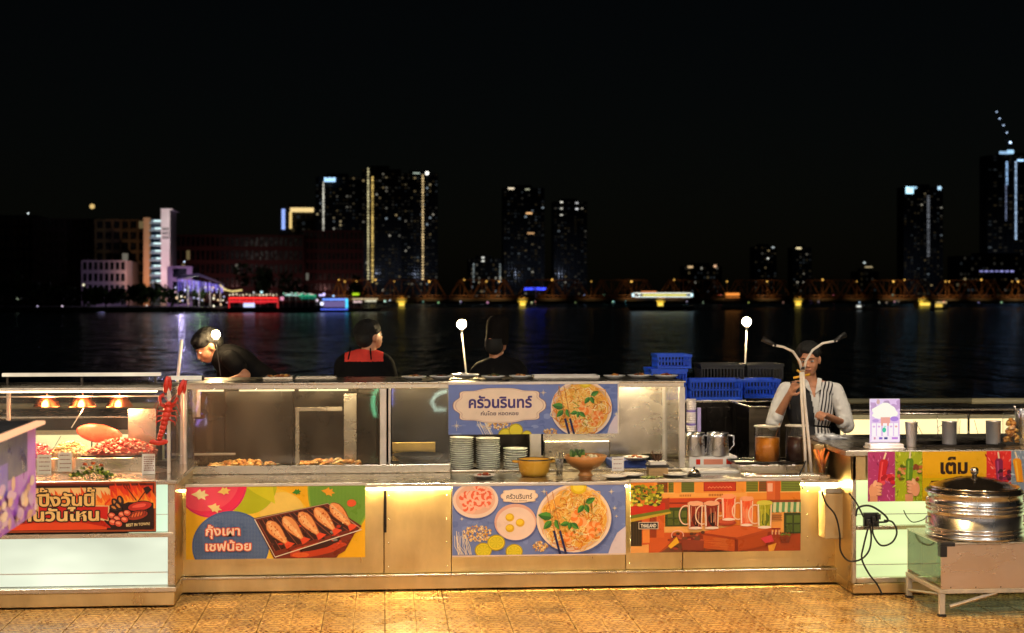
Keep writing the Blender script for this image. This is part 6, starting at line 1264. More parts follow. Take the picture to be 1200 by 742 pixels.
def rings(z0, n, dz, r0=53.5): 
    o = []
    for i in range(n): z = (z0 + i * dz) * u; o += [(r0 * u, z), (r0 * u, z + dz * .45 * u), ((r0 + 2.0) * u, z + dz * .55 * u), ((r0 + 2.0) * u, z + dz * .95 * u)]
    return o
lathe_obj('lower_drum', [(51 * u, 0), (56 * u, .8 * u), (56 * u, 4 * u)] + rings(5, 2, 4) + [(53.5 * u, 13.5 * u), (53.5 * u, 27 * u)], steel_shiny, stm, 64)
lathe_obj('upper_drum', [(53.6 * u, 27.2 * u)] + rings(28, 3, 4.2, 53.4) + [(53.6 * u, 41 * u), (53.6 * u, 50 * u), (56.5 * u, 51 * u), (56.5 * u, 52.5 * u), (52 * u, 52.6 * u), (51 * u, 42 * u)], steel_shiny, stm, 64)
lathe_obj('lid', [(54.5 * u, 52.8 * u), (54.5 * u, 54.5 * u), (50 * u, 57.5 * u), (49 * u, 57.2 * u), (38 * u, 62.5 * u), (22 * u, 67 * u), (8 * u, 69 * u), (.001, 69.2 * u)], pm('dark_reflective_lid', (.10, .09, .085), .2, .9, .3, 5, rvar=.08), stm, 64)
lathe_obj('lid_band', [(51.5 * u, 57.2 * u), (51 * u, 58.6 * u), (49.6 * u, 58.4 * u)], chrome, stm, 64)
lathe_obj('lid_knob', [(3 * u, 68.8 * u), (2.6 * u, 71 * u), (4.6 * u, 73 * u), (4.8 * u, 77.5 * u), (3 * u, 79.5 * u), (.001, 80 * u)], chrome, stm, 20)
for s_ in (-1, 1):
    for z_ in (23, 46): MB().tube([(s_ * 53.5 * u, -.01, z_ * u), (s_ * 58.5 * u, -.012, z_ * u), (s_ * 59 * u, -.012, (z_ - 7) * u), (s_ * 53.6 * u, -.01, (z_ - 8) * u)], 1.1 * u, 6).build('side_handle', chrome, stm)
# ================================================================ angled drinks kiosk in the left foreground
YK = 6.5; A0 = at(43, 493, YK); a2 = at(-55, 515, YK * .80); kz = A0.z; kb = Z(43, 602, YK)
ks = empty('drinks_kiosk', (A0.x, YK, 0), 'violet printed kiosk front cropped by the left picture edge', 'kiosk')
dv = Vector((a2.x - A0.x, a2.y - A0.y, 0)); Lk = dv.length; dv.normalize(); nv = Vector((-dv.y, dv.x, 0)); 
if nv.x > 0 and False: nv = -nv
Mk = Matrix(((dv.x, -nv.x, 0, 0), (dv.y, -nv.y, 0, 0), (0, 0, 1, 0), (0, 0, 0, 1)))    # local x along the panel, local +y into the kiosk
kb2 = kb
side = 1
rr = Mk @ Vector((0, 1, 0))
if rr.x > 0: Mk = Matrix(((dv.x, nv.x, 0, 0), (dv.y, nv.y, 0, 0), (0, 0, 1, 0), (0, 0, 0, 1)))
def kbx(name, mat, x0, x1, y0, y1, z0, z1, bev=.003): o = MB().box(x0, x1, y0, y1, z0, z1).build(name, mat, ks, bev); o.matrix_local = Mk; return o
kbx('kiosk_body', pm('violet_paint', (.34, .16, .36), .5, 0, .3, 3), .0, Lk, .005, .6, kb2, kz - .03)
kbx('kiosk_post', white_met, Lk - .1, Lk - .05, .4, .46, 0, kb2 - .001)
kbx('rim_light', em('warm_rim_tube', (1, .50, .26), 1.3), -.03, Lk, -.03, .012, kz - .018, kz - .002, .004); kbx('kiosk_top', black_pl, -.02, Lk, .015, .62, kz - .025, kz, .003)
mb = MB(); rnd = random.Random(61); zh = kz - .03; 
def kp(pts, c): 
    kp.z += .0002; mb.add([Vector((p[0], .004 - kp.z, p[1])) for p in pts], [tuple(range(len(pts)))], c=lin(c))
kp.z = 0; hK = zh - kb2
kp([(0, kb2), (Lk, kb2), (Lk, zh), (0, zh)], '#a858d0'); kp([(.0, kb2), (.16, kb2), (.16, zh), (.0, zh)], '#c070d8'); kp([(.16, kb2 + hK * .55), (Lk, kb2 + hK * .55), (Lk, zh), (.16, zh)], '#37306c'); kp([(.5, kb2 + hK * .4), (.9, kb2 + hK * .4), (.9, kb2 + hK * .75), (.5, kb2 + hK * .75)], '#6c50c0')
for i in range(60): x, z = rnd.uniform(.05, Lk), rnd.uniform(kb2 + .02, kb2 + hK * .5); c = '#d8a090 #e8b898 #d8a8d0 #c090d0 #e8c8b8'.split()[i % 5]; a, b = rnd.uniform(.02, .06), rnd.uniform(.012, .03); kp([(x + a * math.cos(t * .7), z + b * math.sin(t * .7)) for t in range(9)], c)
s_flat = True; o = mb.build('printed_artwork', print_m, ks); s_flat = False; o.matrix_local = Mk
for j, (x, z, s1) in enumerate(((.1, .0, 1), (.28, .0, .9))):
    o = MB().ball((x, .2, kz + .02), .05 * s1, sx=1.6, sz=.5, nz=.6, n=16).build('wrapped_cup_lid', pm('cloudy_lid%d' % j, (.3, .27, .26), .2, 0, .4, 20), ks); o.matrix_local = Mk
# ================================================================ deck edge, rails, back counter
YR = 14.0
rl = empty('deck_railing', (X(900, YR), YR, 0), 'cream pipe railing along the river edge of the deck', 'railing'); ox = rl.location.x
x0, x1 = X(-60, YR) - ox, X(1290, YR) - ox; zr_ = Z(1100, 470, YR); creamp = pm('cream_pipe_paint', (.62, .56, .34), .4, .1, .2, 4)
MB().tube([(x0, 0, zr_), (X(1138, YR) - ox, 0, zr_)], .028, 12).tube([(X(1138, YR) - ox, 0, zr_ - .008), (x1, 0, zr_ - .012)], .033, 12).build('top_pipe', creamp, rl)
for z in (.25, .5): MB().tube([(x0, 0, z), (x1, 0, z)], .016, 8).build('lower_pipe', creamp, rl)
for px in (0, 190, 380, 570, 760, 950, 1138): MB().tube([(X(px, YR) - ox, 0, -.01), (X(px, YR) - ox, 0, zr_ - .03)], .022, 8).build('rail_post', creamp, rl)
YB2 = 12.7; bcn = empty('back_counter', (X(1100, YB2), YB2, 0), 'low rear counter with glowing cream panels along the railing at right', 'counter'); ox = bcn.location.x
def bc_unit(px0, px1, root, ox, yt=479, y0=486, y1=512):
    a, b = X(px0, YB2) - ox, X(px1, YB2) - ox; zt = Z(1100, yt, YB2); za = Z(1100, y1, YB2); zb = Z(1100, y0 + 5, YB2)
    bx('counter_body', steel_dark, root, a, b, .03, .5, 0, zt - .02, .003); bx('rear_worktop', steel, root, a, b, -.02, .52, zt - .018, zt, .003)
    bx('top_trim', creamp, root, a, b, -.004, .029, zb, Z(1100, y0, YB2), .002); n = max(1, int((b - a) / .42)); w_ = (b - a) / n
    for i in range(n): bx('lit_cream_panel', cream_em, root, a + i * w_ + .008, a + (i + 1) * w_ - .008, .0, .029, za, zb - .001, 0)
    mb = MB(); rnd = random.Random(px0)
    for i in range(n * 2): p = a + rnd.random() * (b - a); mb.tube([(p, -.004, za + .005), (p + rnd.uniform(-.09, .09), -.004, zb - .01)], .0022, 4)
    mb.build('branch_lines', pm('thin_brown_line', (.2, .12, .05), .6), root)
cream_em = em('backlit_cream_panel', (1, .80, .38), 1.5, .25, 2.2)
bc_unit(985, 1260, bcn, ox)
bc2 = empty('back_counter', (X(200, YB2), YB2, 0), 'low rear counter with yellow lit panels seen through the grill case', 'counter'); bc_unit(-40, 180, bc2, bc2.location.x, 481, 497, 520)
pipe = empty('worktop_rail', (X(1100, 12.3), 12.3, 0), 'thin steel rail with small hooks in front of the rear counter', 'rail'); ox = pipe.location.x
MB().tube([(X(985, 12.3) - ox, 0, Z(1100, 484, 12.3)), (X(1250, 12.3) - ox, 0, Z(1100, 486, 12.3))], .009, 8).build('pipe', steel, pipe)
for px in (990, 1135, 1240): MB().tube([(X(px, 12.3) - ox, 0, 0), (X(px, 12.3) - ox, 0, Z(1100, 485, 12.3))], .01, 8).build('post', steel, pipe)
MB().tube([(X(1098, 12.3) - ox, 0, Z(1098, 484, 12.3)), (X(1098, 12.3) - ox, -.02, Z(1098, 504, 12.3)), (X(1100, 12.3) - ox, -.03, Z(1100, 505, 12.3))], .003, 6).build('hook', steel, pipe)
# ================================================================ bare bulbs on poles
def bulb(px, py, pb, Y, label, leanpx, r_=5.2, pw=650, pm_=None):
    p = at(px, py, Y); b = at(px + leanpx, pb, Y); root = empty('bulb_post', (b.x, Y, 0), label, 'lamp', 'bare bulbs on thin poles behind the stalls'); u = S(px, Y)
    MB().ball(p - root.location, r_ * u, n=16, m=10).build('bulb', em('bright_bulb', (1, .72, .36), pw), root)
    MB().tube([p - root.location - Vector((0, 0, 3.8 * u)), p - root.location - Vector((0, 0, 8 * u))], [2.4 * u, 2 * u], 10).build('socket', white_met, root)
    MB().tube([p - root.location - Vector((0, 0, 8 * u)), Vector((0, 0, b.z)), Vector((0, 0, 0))], 1.05 * u if not pm_ else .6 * u, 8).build('pole', pm_ or white_met, root)
bulb(541, 380, 444, 12.7, 'bare glowing bulb on a thin pole left of the man in the tall hat', 6)
bulb(875, 377, 430, 13.75, 'bare glowing bulb on a thin pole above the blue crates', -2)
bulb(253, 392, 444, 11.95, 'bare glowing bulb right beside the head of the bending man', 6, 4.6, pw=380, pm_=black_pl)
stk = empty('white_stick', (X(208, 11.9), 11.9, .0), 'thin white upright stick beside the bending man', 'stick'); b_ = at(208, 446, 11.9) - stk.location; t2 = at(213, 398, 11.9) - stk.location
MB().tube([(b_.x, 0, 0), b_, t2], .012, 8).build('stick', white_met, stk)
sb = empty('rear_light_bar', (X(222, 11.5), 11.2, ZT + zc + .001), 'short cream bar lying on the glass case near the lobster', 'light bar'); u = S(222, 11.2); bx('bar_body', em('cream_tube_2', (1, .84, .6), .8, .2, 5), sb, -18 * u, 20 * u, 0, .03, .002, 5 * u, .002); bx('bar_end', steel_dark, sb, 20.2 * u, 23 * u, 0, .03, 0, 4.8 * u, .002)
# ================================================================ ice well and crates
YI = 12.32; iw = empty('ice_well', (X(878, YI), YI, 0), 'big dark steel ice well with an angled bright rim behind the jugs', 'ice well'); xa = 0.0; xb = X(932, YI) - iw.location.x; zi = Z(878, 477, YI)
dI = .6; bx('side_wall', steel_dark, iw, 0, .006, .007, dI, .01, zi - .006, .001); bx('front_wall', pm('scratched_dark_steel', (.22, .18, .13), .4, .9, .5, 2, stretch=(1, 1, 6)), iw, 0, xb, 0, .006, .01, zi - .006, .001); bx('side_wall', steel_dark, iw, xb - .006, xb, .007, dI, .01, zi - .006, .001); bx('rear_wall', steel_dark, iw, .007, xb - .007, dI, dI + .006, .01, zi - .006, .001)
bx('inner_floor', steel_dark, iw, .007, xb - .007, .007, dI - .001, zi - .3, zi - .28, 0)
bx('rim', steel, iw, -.012, .014, .012, dI + .01, zi - .005, zi + .006, .003); bx('rim', steel, iw, -.012, xb + .012, -.012, .0118, zi - .005, zi + .0062, .003); bx('rim', steel, iw, .0142, xb + .012, dI - .01, dI + .012, zi - .005, zi + .006, .003)
ib = empty('steel_cabinet', (X(815, 13.0), 13.0, 0), 'dark steel cabinet under the blue crates', 'cabinet'); zk = Z(840, 469, 13.0); bx('cabinet_body', steel_dark, ib, X(765, 13.0) - ib.location.x, X(872, 13.0) - ib.location.x, 0, .6, 0.01, zk - .02, .004); bx('worktop', steel, ib, X(762, 13.0) - ib.location.x, X(874, 13.0) - ib.location.x, -.01, .62, zk - .0195, zk, .003)
for k in range(3): bx('door_panel', steel_dark, ib, X(806 + k * 22, 13.0) - ib.location.x, X(826 + k * 22, 13.0) - ib.location.x, -.008, -.001, .1, zk - .06, .003)
rk = empty('crate_rack', (X(895, 13.15), 13.15, 0), 'plain dark rack holding the right hand crates', 'rack'); 
bx('rack_body', steel_dark, rk, X(874.5, 13.15) - rk.location.x, X(925, 13.15) - rk.location.x, 0, .42, 0.01, Z(895, 467, 13.15), .004)
bluep = pm('blue_crate_plastic', (.02, .12, .95), .35, 0, .25, 9, sss=.0); blackp = pm('black_crate_plastic', (.03, .03, .032), .4, 0, .3, 9)
def crate(px0, px1, y0, y1, Y, D, label, mat, group=None, nx=None, zb=None, rows=2):
    a = at(px0, y1, Y); b = at(px1, y0, Y); r = empty('plastic_crate', ((a.x + b.x) / 2, Y, a.z if zb is None else zb), label, 'crate', group); hw = (b.x - a.x) / 2; h = b.z - r.location.z; t = .008
    mb = MB(); nx = nx or max(5, int(hw * 2 / .028)); ny = max(4, int(D / .03))
    mb.box(-hw + t, hw - t, t, D - t, 0, .006)
    def wall(n, L, f):
        f(0, L, 0, h * .14); f(0, L, h * .86, h); f(0, L, h * .46, h * .54)
        for i in range(n + 1): x = i * L / n; w_ = .0045 if 0 < i < n else .012; f(max(0, x - w_), min(L, x + w_), h * .14 + .0003, h * .86 - .0003)
    wall(nx, 2 * hw, lambda p, q, z0, z1: (mb.box(-hw + p, -hw + q, 0, t, z0, z1), mb.box(-hw + p, -hw + q, D - t, D, z0, z1)))
    wall(ny, D - 2 * t - .001, lambda p, q, z0, z1: (mb.box(-hw, -hw + t, t + .0005 + p, t + .0005 + q, z0, z1), mb.box(hw - t, hw, t + .0005 + p, t + .0005 + q, z0, z1)))
    mb.build('crate_lattice', mat, r); mb = MB(); e = .008
    mb.box(-hw - e, hw + e, -e, -.0005, h - .02, h + .004).box(-hw - e, hw + e, D + .0005, D + e, h - .02, h + .004).box(-hw - e, -hw - .0005, -.0003, D, h - .02, h + .004).box(hw + .0005, hw + e, -.0003, D, h - .02, h + .004); mb.build('rim', mat, r, .002); return r
C1 = crate(809, 870, 445, 467.5, 13.02, .26, 'long blue crate at front, left of the front pair, holding glasses', bluep, zb=zk + .001)
C2 = crate(872, 914, 445, 465.5, 13.17, .26, 'blue crate at the front right nearest the barman', bluep, zb=Z(895, 467, 13.15) + .001)
C3 = crate(764, 805, 433, 467, 13.05, .4, 'large blue crate at lower left under the small one', bluep, zb=zk + .001, rows=3)
C4 = crate(771, 810, 416, 432, 13.1, .3, 'small blue crate on top at the upper left of the pile', bluep); C4.location.z = zk + .001 + (Z(785, 433, 13.05) - zk) + .005
C5 = crate(822, 872, 427, 444, 13.32, .3, 'black crate with pale rim behind the blue pair at left', blackp, zb=zk + .001); C6 = crate(876, 918, 427, 444, 13.46, .1 + .2, 'black crate with pale rim behind the right blue crate', blackp, zb=Z(895, 467, 13.15) + .001)
for C_, nm in ((C1, 'glass'), (C2, 'cup')):
    pass
mb = MB(); rnd = random.Random(2)
for i in range(8):
    for j in range(3):
        mb.lathe([(.014, 0), (.022, .09), (.021, .09), (.013, .003)], 10, o=(X(816 + i * 6.6, 13.05), 13.07 + j * .07, zk + .008))
tag(mb.build('drinking_glasses', glass_clear), 'upright drinking glasses packed in the long blue crate', 'glasses', kind='stuff')
# ================================================================ people
def blob(name, parts, voxel, mats, parent=None, smooth=6, cut=None, loc=None, sub=False):
    mb = MB()
    for p in parts:
        if p[0] == 'c':
            _, pts, rs = p; mb.tube(pts, rs, 14); mb.ball(pts[0], rs[0] if isinstance(rs, list) else rs, n=14, m=8); mb.ball(pts[-1], rs[-1] if isinstance(rs, list) else rs, n=14, m=8)
            if len(pts) > 2:
                for q, r_ in zip(pts[1:-1], rs[1:-1] if isinstance(rs, list) else [rs] * (len(pts) - 2)): mb.ball(q, r_, n=14, m=8)
        else: _, c, sx, sy, sz, rot = p; mb.ball(c, 1, sx=sx, sy=sy, sz=sz, n=24, m=16, rot=rot)
    me = mb.mesh(name, mats); o = bpy.data.objects.new(name, me); col.objects.link(o)
    m = o.modifiers.new('r', 'REMESH'); m.mode = 'VOXEL'; m.voxel_size = voxel; m.use_smooth_shade = True
    s = o.modifiers.new('s', 'SMOOTH'); s.factor = .5; s.iterations = smooth
    dg = bpy.context.evaluated_depsgraph_get(); dg.update(); new = bpy.data.meshes.new_from_object(o.evaluated_get(dg)); bpy.data.objects.remove(o); new.name = name
    if not new.materials:
        for q in (mats if isinstance(mats, (list, tuple)) else [mats]): new.materials.append(q)
    if cut:
        bm = bmesh.new(); bm.from_mesh(new); bmesh.ops.delete(bm, geom=[f for f in bm.faces if cut(f.calc_center_median())], context='FACES'); bm.to_mesh(new); bm.free()
    new.polygons.foreach_set('use_smooth', [True] * len(new.polygons))
    o = bpy.data.objects.new(name, new); col.objects.link(o)
    if parent: o.parent = parent
    return o
def V(*a): return Vector(a)
def head_parts(c, M, k=1.0, jaw=1.0):
    """head facing local -Y before M; c = centre of skull"""
    def e(p, sx, sy, sz, r=(0, 0, 0)):
        rot = (M @ Euler(r).to_matrix()).to_euler(); return ('e', tuple(c + M @ (Vector(p) * k)), sx * k, sy * k, sz * k, tuple(rot))
    return [e((0, .012, .02), .077, .095, .088), e((0, -.020, -.035), .064, .072, .078), e((0, -.045, -.078), .040 * jaw, .040, .034), e((.03, -.055, -.038), .026, .026, .03), e((-.03, -.055, -.038), .026, .026, .03),
            e((0, -.093, -.022), .010, .014, .022, (-.3, 0, 0)), e((0, -.103, -.038), .015, .012, .010), e((.011, -.096, -.042), .008, .009, .007), e((-.011, -.096, -.042), .008, .009, .007),
            e((0, -.078, .012), .052, .016, .012), e((0, -.088, -.066), .021, .010, .0065), e((0, -.086, -.075), .019, .010, .006),
            e((.078, .012, -.015), .010, .018, .032, (0, .15, 0)), e((-.078, .012, -.015), .010, .018, .032, (0, -.15, 0))]
eye_w = pm('eye_white', (.6, .56, .52), .2, coat=.5); eye_b = pm('eye_iris_brown', (.015, .008, .005), .15, coat=.5); lipm = pm('lip_skin', (.38, .13, .10), .45, sss=.05)
def face_bits(root, c, M, k=1.0):
    for s_ in (-1, 1):
        q = c + M @ (Vector((s_ * .031, -.078, -.006)) * k); MB().ball(q, .0125 * k, sx=1.25, sz=.62, rot=tuple(M.to_euler()), n=12, m=8).build('eye', eye_w, root); q = c + M @ (Vector((s_ * .031, -.0885, -.006)) * k); MB().ball(q, .0065 * k, sy=.5, rot=tuple(M.to_euler()), n=10, m=6).build('iris', eye_b, root)
        pts = [c + M @ (Vector((s_ * x, y, z)) * k) for x, y, z in ((.012, -.094, .014), (.03, -.093, .021), (.050, -.078, .015))]; MB().tube(pts, [.003 * k, .0045 * k, .002 * k], 6).build('eyebrow', hair_m, root)
    pts = [c + M @ (Vector((x, y, z)) * k) for x, y, z in ((-.022, -.090, -.070), (0, -.101, -.068), (.022, -.090, -.070))]; MB().tube(pts, [.003 * k, .0055 * k, .003 * k], 7).build('lips', lipm, root)
def hair_parts(c, M, k=1.0, kind='short'):
    def e(p, sx, sy, sz, r=(0, 0, 0)): return ('e', tuple(c + M @ (Vector(p) * k)), sx * k, sy * k, sz * k, tuple((M @ Euler(r).to_matrix()).to_euler()))
    P = [e((0, .026, .048), .085, .098, .082), e((0, .062, .005), .078, .068, .080), e((0, -.042, .088), .062, .050, .032, (.3, 0, 0)), e((.055, .0, .055), .034, .07, .05), e((-.055, .0, .055), .034, .07, .05)]
    rnd = random.Random(int(c.x * 100))
    for i in range(46):
        a = rnd.uniform(0, 6.28); t = rnd.uniform(.0, 1.5); d = Vector((math.sin(t) * math.cos(a) * .085, math.sin(t) * math.sin(a) * .10 + .02, math.cos(t) * .085 + .045)); P.append(e(tuple(d), .016, .016, .013))
    return P
def hand_parts(w_, dirn, palm_n, curl=.5, k=1.0, thumb=1):
    """relaxed or gripping hand: wrist w_, direction of the fingers, palm normal; returns capsule chains"""
    d = Vector(dirn).normalized(); n = Vector(palm_n).normalized(); s = d.cross(n).normalized() * thumb; P = []
    P.append(('c', [w_, w_ + d * .03 * k], [.024 * k, .026 * k]))
    for i, (o_, L) in enumerate(((.030, .92), (.010, 1.0), (-.010, .94), (-.028, .76))):
        b = w_ + d * .082 * k + s * o_ * k; P.append(('c', [w_ + d * .02 * k + s * o_ * .55 * k, b], [.015 * k, .0125 * k])); a = curl * (.7 + .12 * i); p = b; Q = [b]; ang = 0
        for seg in (.038, .026, .020):
            ang += a; p = p + (d * math.cos(ang) + n * math.sin(ang)) * seg * L * k; Q.append(p)
        P.append(('c', Q, [.0098 * k, .0090 * k, .0082 * k, .0068 * k]))
    b = w_ + d * .028 * k + s * .030 * k; P.append(('c', [w_ + d * .012 * k + s * .014 * k, b, b + (d * .7 + s * .55 + n * .45).normalized() * .036 * k, b + (d * .95 + s * .2 + n * .75).normalized() * .064 * k], [.015 * k, .0125 * k, .0105 * k, .008 * k]))
    return P
def strands(root, c, M, k=1.0, n=420, seed=1):
    rnd = random.Random(seed); mb = MB()
    for i in range(n):
        a = rnd.uniform(0, 6.28); t0_ = rnd.uniform(.05, 1.35); L = rnd.uniform(.25, .6); front = math.sin(a) < -.3
        if front: t0_ *= .55; L *= .7
        P = []
        for j in range(4):
            t = t0_ + L * j / 3; r_ = 1.02 + .05 * math.sin(j * 1.1) + rnd.uniform(0, .03); P.append(c + M @ (Vector((math.sin(t) * math.cos(a + .08 * j) * .090 * r_, math.sin(t) * math.sin(a + .08 * j) * .105 * r_ + .026, math.cos(t) * .088 * r_ + .042)) * k))
        mb.tube(P, [.0026 * k, .0024 * k, .0018 * k, .0006 * k], 3, cap=False)
    o = mb.build('hair_strands', hair_m, root); o['kind'] = 'stuff'; return o
def person(px, Y, pyhead, label, rz=0):
    p = at(px, 400, Y); r = empty('person', (p.x, Y, 0), label, 'person', rz=rz); return r
# ---- barman -----------------------------------------------------------
YM = 11.9; bar_ = person(948, YM, 397, 'barman in white shirt and half striped half black waistcoat tasting from a straw'); ob = bar_.location
def B(px, py, dy=0): q = at(px, py, YM + dy); return q - ob
hc = B(948, 421, -.03); k = 1.05; Mh = Euler((math.radians(6), math.radians(-3), math.radians(-22))).to_matrix(); nk = B(950, 447, 0)
shR, shL = B(921, 457, .02), B(979, 458, .02); elR, elL = B(908, 494, -.05), B(991, 497, -.04); wrR, wrL = B(925, 463, -.22), B(972, 489, -.24)
tb0 = [('e', (nk.x, .02, nk.z - .22), .165, .115, .22, (0, 0, 0)), ('e', (nk.x, .01, nk.z - .50), .155, .12, .22, (0, 0, 0)), ('e', (nk.x, .0, nk.z - .66), .165, .125, .14, (0, 0, 0)), ('c', [tuple(shR * .9 + nk * .1), tuple(nk + V(0, .01, -.03)), tuple(shL * .9 + nk * .1)], [.055, .06, .055])]
body = head_parts(hc, Mh, k) + [('c', [hc + V(0, .03, -.05), nk + V(0, .015, -.04)], [.055, .06])] + tb0
body += [('c', [shR, elR, wrR], [.048, .040, .027]), ('c', [shL, elL, wrL], [.048, .040, .027])]
body += hand_parts(wrR, B(936, 443, -.30) - wrR, V(.5, .3, -.3), .75, 1.05, -1) + hand_parts(wrL, B(963, 484, -.30) - wrL, V(-.1, .3, -1), .7, 1.05, -1)
for s_ in (-1, 1): body.append(('c', [(nk.x + s_ * .09, 0, nk.z - .68), (nk.x + s_ * .10, -.01, .46), (nk.x + s_ * .105, .01, .09)], [.085, .058, .042])); body.append(('c', [(nk.x + s_ * .105, .0, .05), (nk.x + s_ * .11, -.14, .035)], [.04, .034]))
blob('body', body, .0055, skin, bar_, 3)
strands(bar_, hc, Mh, k, seed=3); blob('hair', hair_parts(hc, Mh, k), .007, hair_m, bar_, 2); face_bits(bar_, hc, Mh, k)
sh_ = [(t_[0], t_[1], t_[2] * 1.04, t_[3] * 1.05, t_[4], t_[5]) if t_[0] == 'e' else (t_[0], t_[1], [v * 1.1 for v in t_[2]]) for t_ in tb0]
foR, foL = elR.lerp(wrR, .18), elL.lerp(wrL, .22)
sh_ += [('c', [shR, shR.lerp(elR, .5) + V(-.012, 0, 0), elR + V(-.01, 0, -.01), foR], [.066, .066, .064, .052]), ('c', [shL, shL.lerp(elL, .5) + V(.012, 0, 0), elL + V(.008, 0, -.01), foL], [.066, .066, .064, .052])]
rnd = random.Random(7)
for A_, B2_ in ((shR, elR), (shL, elL)):
    for i in range(9): q = A_.lerp(B2_, rnd.uniform(.1, 1)) + V(rnd.uniform(-.03, .03), rnd.uniform(-.06, -.045), 0); sh_.append(('c', [q, q + V(rnd.uniform(-.025, .025), 0, rnd.uniform(-.05, .05))], [.014, .010]))
blob('shirt', sh_, .008, cloth_white, bar_, 4, cut=lambda c: c.z > nk.z - .005 or (c.y < -.02 and abs(c.x - nk.x - .005) < .028 * (c.z - (nk.z - .14)) / .1 and c.z > nk.z - .12 and c.z < nk.z + .02))
for s_ in (-1, 1): MB().add([nk + V(s_ * .012, -.085, -.09), nk + V(s_ * .055, -.10, -.055), nk + V(s_ * .085, -.02, .022), nk + V(s_ * .05, -.02, .03), nk + V(s_ * .035, -.06, .0)], [(0, 1, 2, 3, 4)]).build('collar', cloth_white, bar_).modifiers.new('t', 'SOLIDIFY').thickness = .004
vm, vt, vn, vl, vb = nodes('striped_waistcoat'); vb.inputs['Roughness'].default_value = .8
tcn = vn.new('ShaderNodeTexCoord'); sp = vn.new('ShaderNodeSeparateXYZ'); vl.new(tcn.outputs['Object'], sp.inputs[0])
def vm_(op, a, b=None):
    q = vn.new('ShaderNodeMath'); q.operation = op
    for i, w2 in enumerate((a, b)):
        if w2 is None: continue
        if isinstance(w2, (int, float)): q.inputs[i].default_value = w2
        else: vl.new(w2, q.inputs[i])
    return q.outputs[0]
bend = vm_('ADD', sp.outputs[0], vm_('MULTIPLY', vm_('POWER', vm_('ABSOLUTE', vm_('SUBTRACT', sp.outputs[2], nk.z - .50)), 2), -.35))
stripe = vm_('LESS_THAN', vm_('FRACT', vm_('MULTIPLY', bend, 32)), .42); half = vm_('GREATER_THAN', sp.outputs[0], nk.x + .005)
mxa = vn.new('ShaderNodeMix'); mxa.data_type = 'RGBA'; vl.new(stripe, mxa.inputs[0]); mxa.inputs[6].default_value = (.68, .65, .62, 1); mxa.inputs[7].default_value = (.02, .018, .022, 1)
mxb = vn.new('ShaderNodeMix'); mxb.data_type = 'RGBA'; vl.new(half, mxb.inputs[0]); mxb.inputs[6].default_value = (.013, .012, .014, 1); vl.new(mxa.outputs[2], mxb.inputs[7]); vl.new(mxb.outputs[2], vb.inputs['Base Color'])
vs = [(t_[0], t_[1], t_[2] * 1.15, t_[3] * 1.22, t_[4] * 1.01, t_[5]) if t_[0] == 'e' else (t_[0], t_[1], [v * 1.2 for v in t_[2]]) for t_ in tb0]
def vcut(c):
    x = c.x - nk.x; dz = nk.z - c.z
    if c.z > nk.z - .0: return True
    if abs(x) > .172 and dz < .22: return True
    return c.y < .0 and abs(x - .01) < .052 * (1 - dz / .36) and dz < .34
blob('waistcoat', vs, .007, vm, bar_, 4, cut=vcut)
blob('trousers', [('c', [(nk.x + s_ * .09, .0, nk.z - .70), (nk.x + s_ * .10, -.005, .46), (nk.x + s_ * .105, .01, .10)], [.105, .075, .062]) for s_ in (-1, 1)] + [('e', (nk.x, .0, nk.z - .72), .18, .14, .10, (0, 0, 0))], .01, cloth_black, bar_)
MB().tube([B(953, 499, -.17), B(974, 501, -.15)], .008, 6).build('waist_tab', cloth_black, bar_)
stw = empty('yellow_straws', B(945, 440, -.30) + ob, 'two short yellow straws held at the barman\'s mouth', 'straws')
for (a, b) in (((930, 443), (949, 439)), ((934, 434), (943, 440))): MB().tube([at(*a, YM - .32) - stw.location, at(*b, YM - .30) - stw.location], .0095, 8).build('straw', pm('yellow_straw', (.85, .42, .03), .35, emit=(1, .5, .05), es=0), stw)
# ---- man with the red collar, back view --------------------------------
Y2 = 12.2; m2 = person(432, Y2, 377, 'man seen from behind in black shirt with a wide red collar'); o2 = m2.location
def B2(px, py, dy=0): return at(px, py, Y2 + dy) - o2
hc = B2(434, 394, -.0); Mh = Euler((math.radians(-14), 0, math.radians(128))).to_matrix(); k = 1.0; nk = B2(430, 414, .0)
t0 = [('e', (nk.x - .005, .0, nk.z - .20), .19, .125, .22, (0, 0, 0)), ('e', (nk.x, .0, nk.z - .50), .17, .12, .24, (0, 0, 0)), ('c', [B2(405, 425), nk + V(0, 0, -.03), B2(450, 425)], [.065, .07, .065])]
shA, shB = B2(403, 428), B2(452, 428); eA, eB = B2(397, 468, .05), B2(462, 466, .08); wA, wB = B2(410, 480, .28), B2(450, 484, .30)
blob('body', head_parts(hc, Mh, k) + [('c', [hc + V(0, .0, -.05), nk + V(0, .0, -.04)], [.056, .064])] + t0 + [('c', [shA, eA, wA], [.05, .04, .027]), ('c', [shB, eB, wB], [.05, .04, .027])] + hand_parts(wA, V(.2, 1, -.2), V(0, 0, -1), .6) + hand_parts(wB, V(-.2, 1, -.2), V(0, 0, -1), .6, 1, -1) + [('c', [(nk.x + s_ * .09, 0, nk.z - .68), (nk.x + s_ * .1, 0, .46), (nk.x + s_ * .1, 0, .09)], [.085, .058, .042]) for s_ in (-1, 1)], .007, skin, m2, 3)
strands(m2, hc, Mh, k * 1.03, seed=4); blob('hair', hair_parts(hc, Mh, k * 1.03), .008, hair_m, m2, 2); face_bits(m2, hc, Mh, k)
def bigger(t0, a, b): return [(t_[0], t_[1], t_[2] * a, t_[3] * a, t_[4] * b, t_[5]) if t_[0] == 'e' else (t_[0], t_[1], [v * a for v in t_[2]]) for t_ in t0]
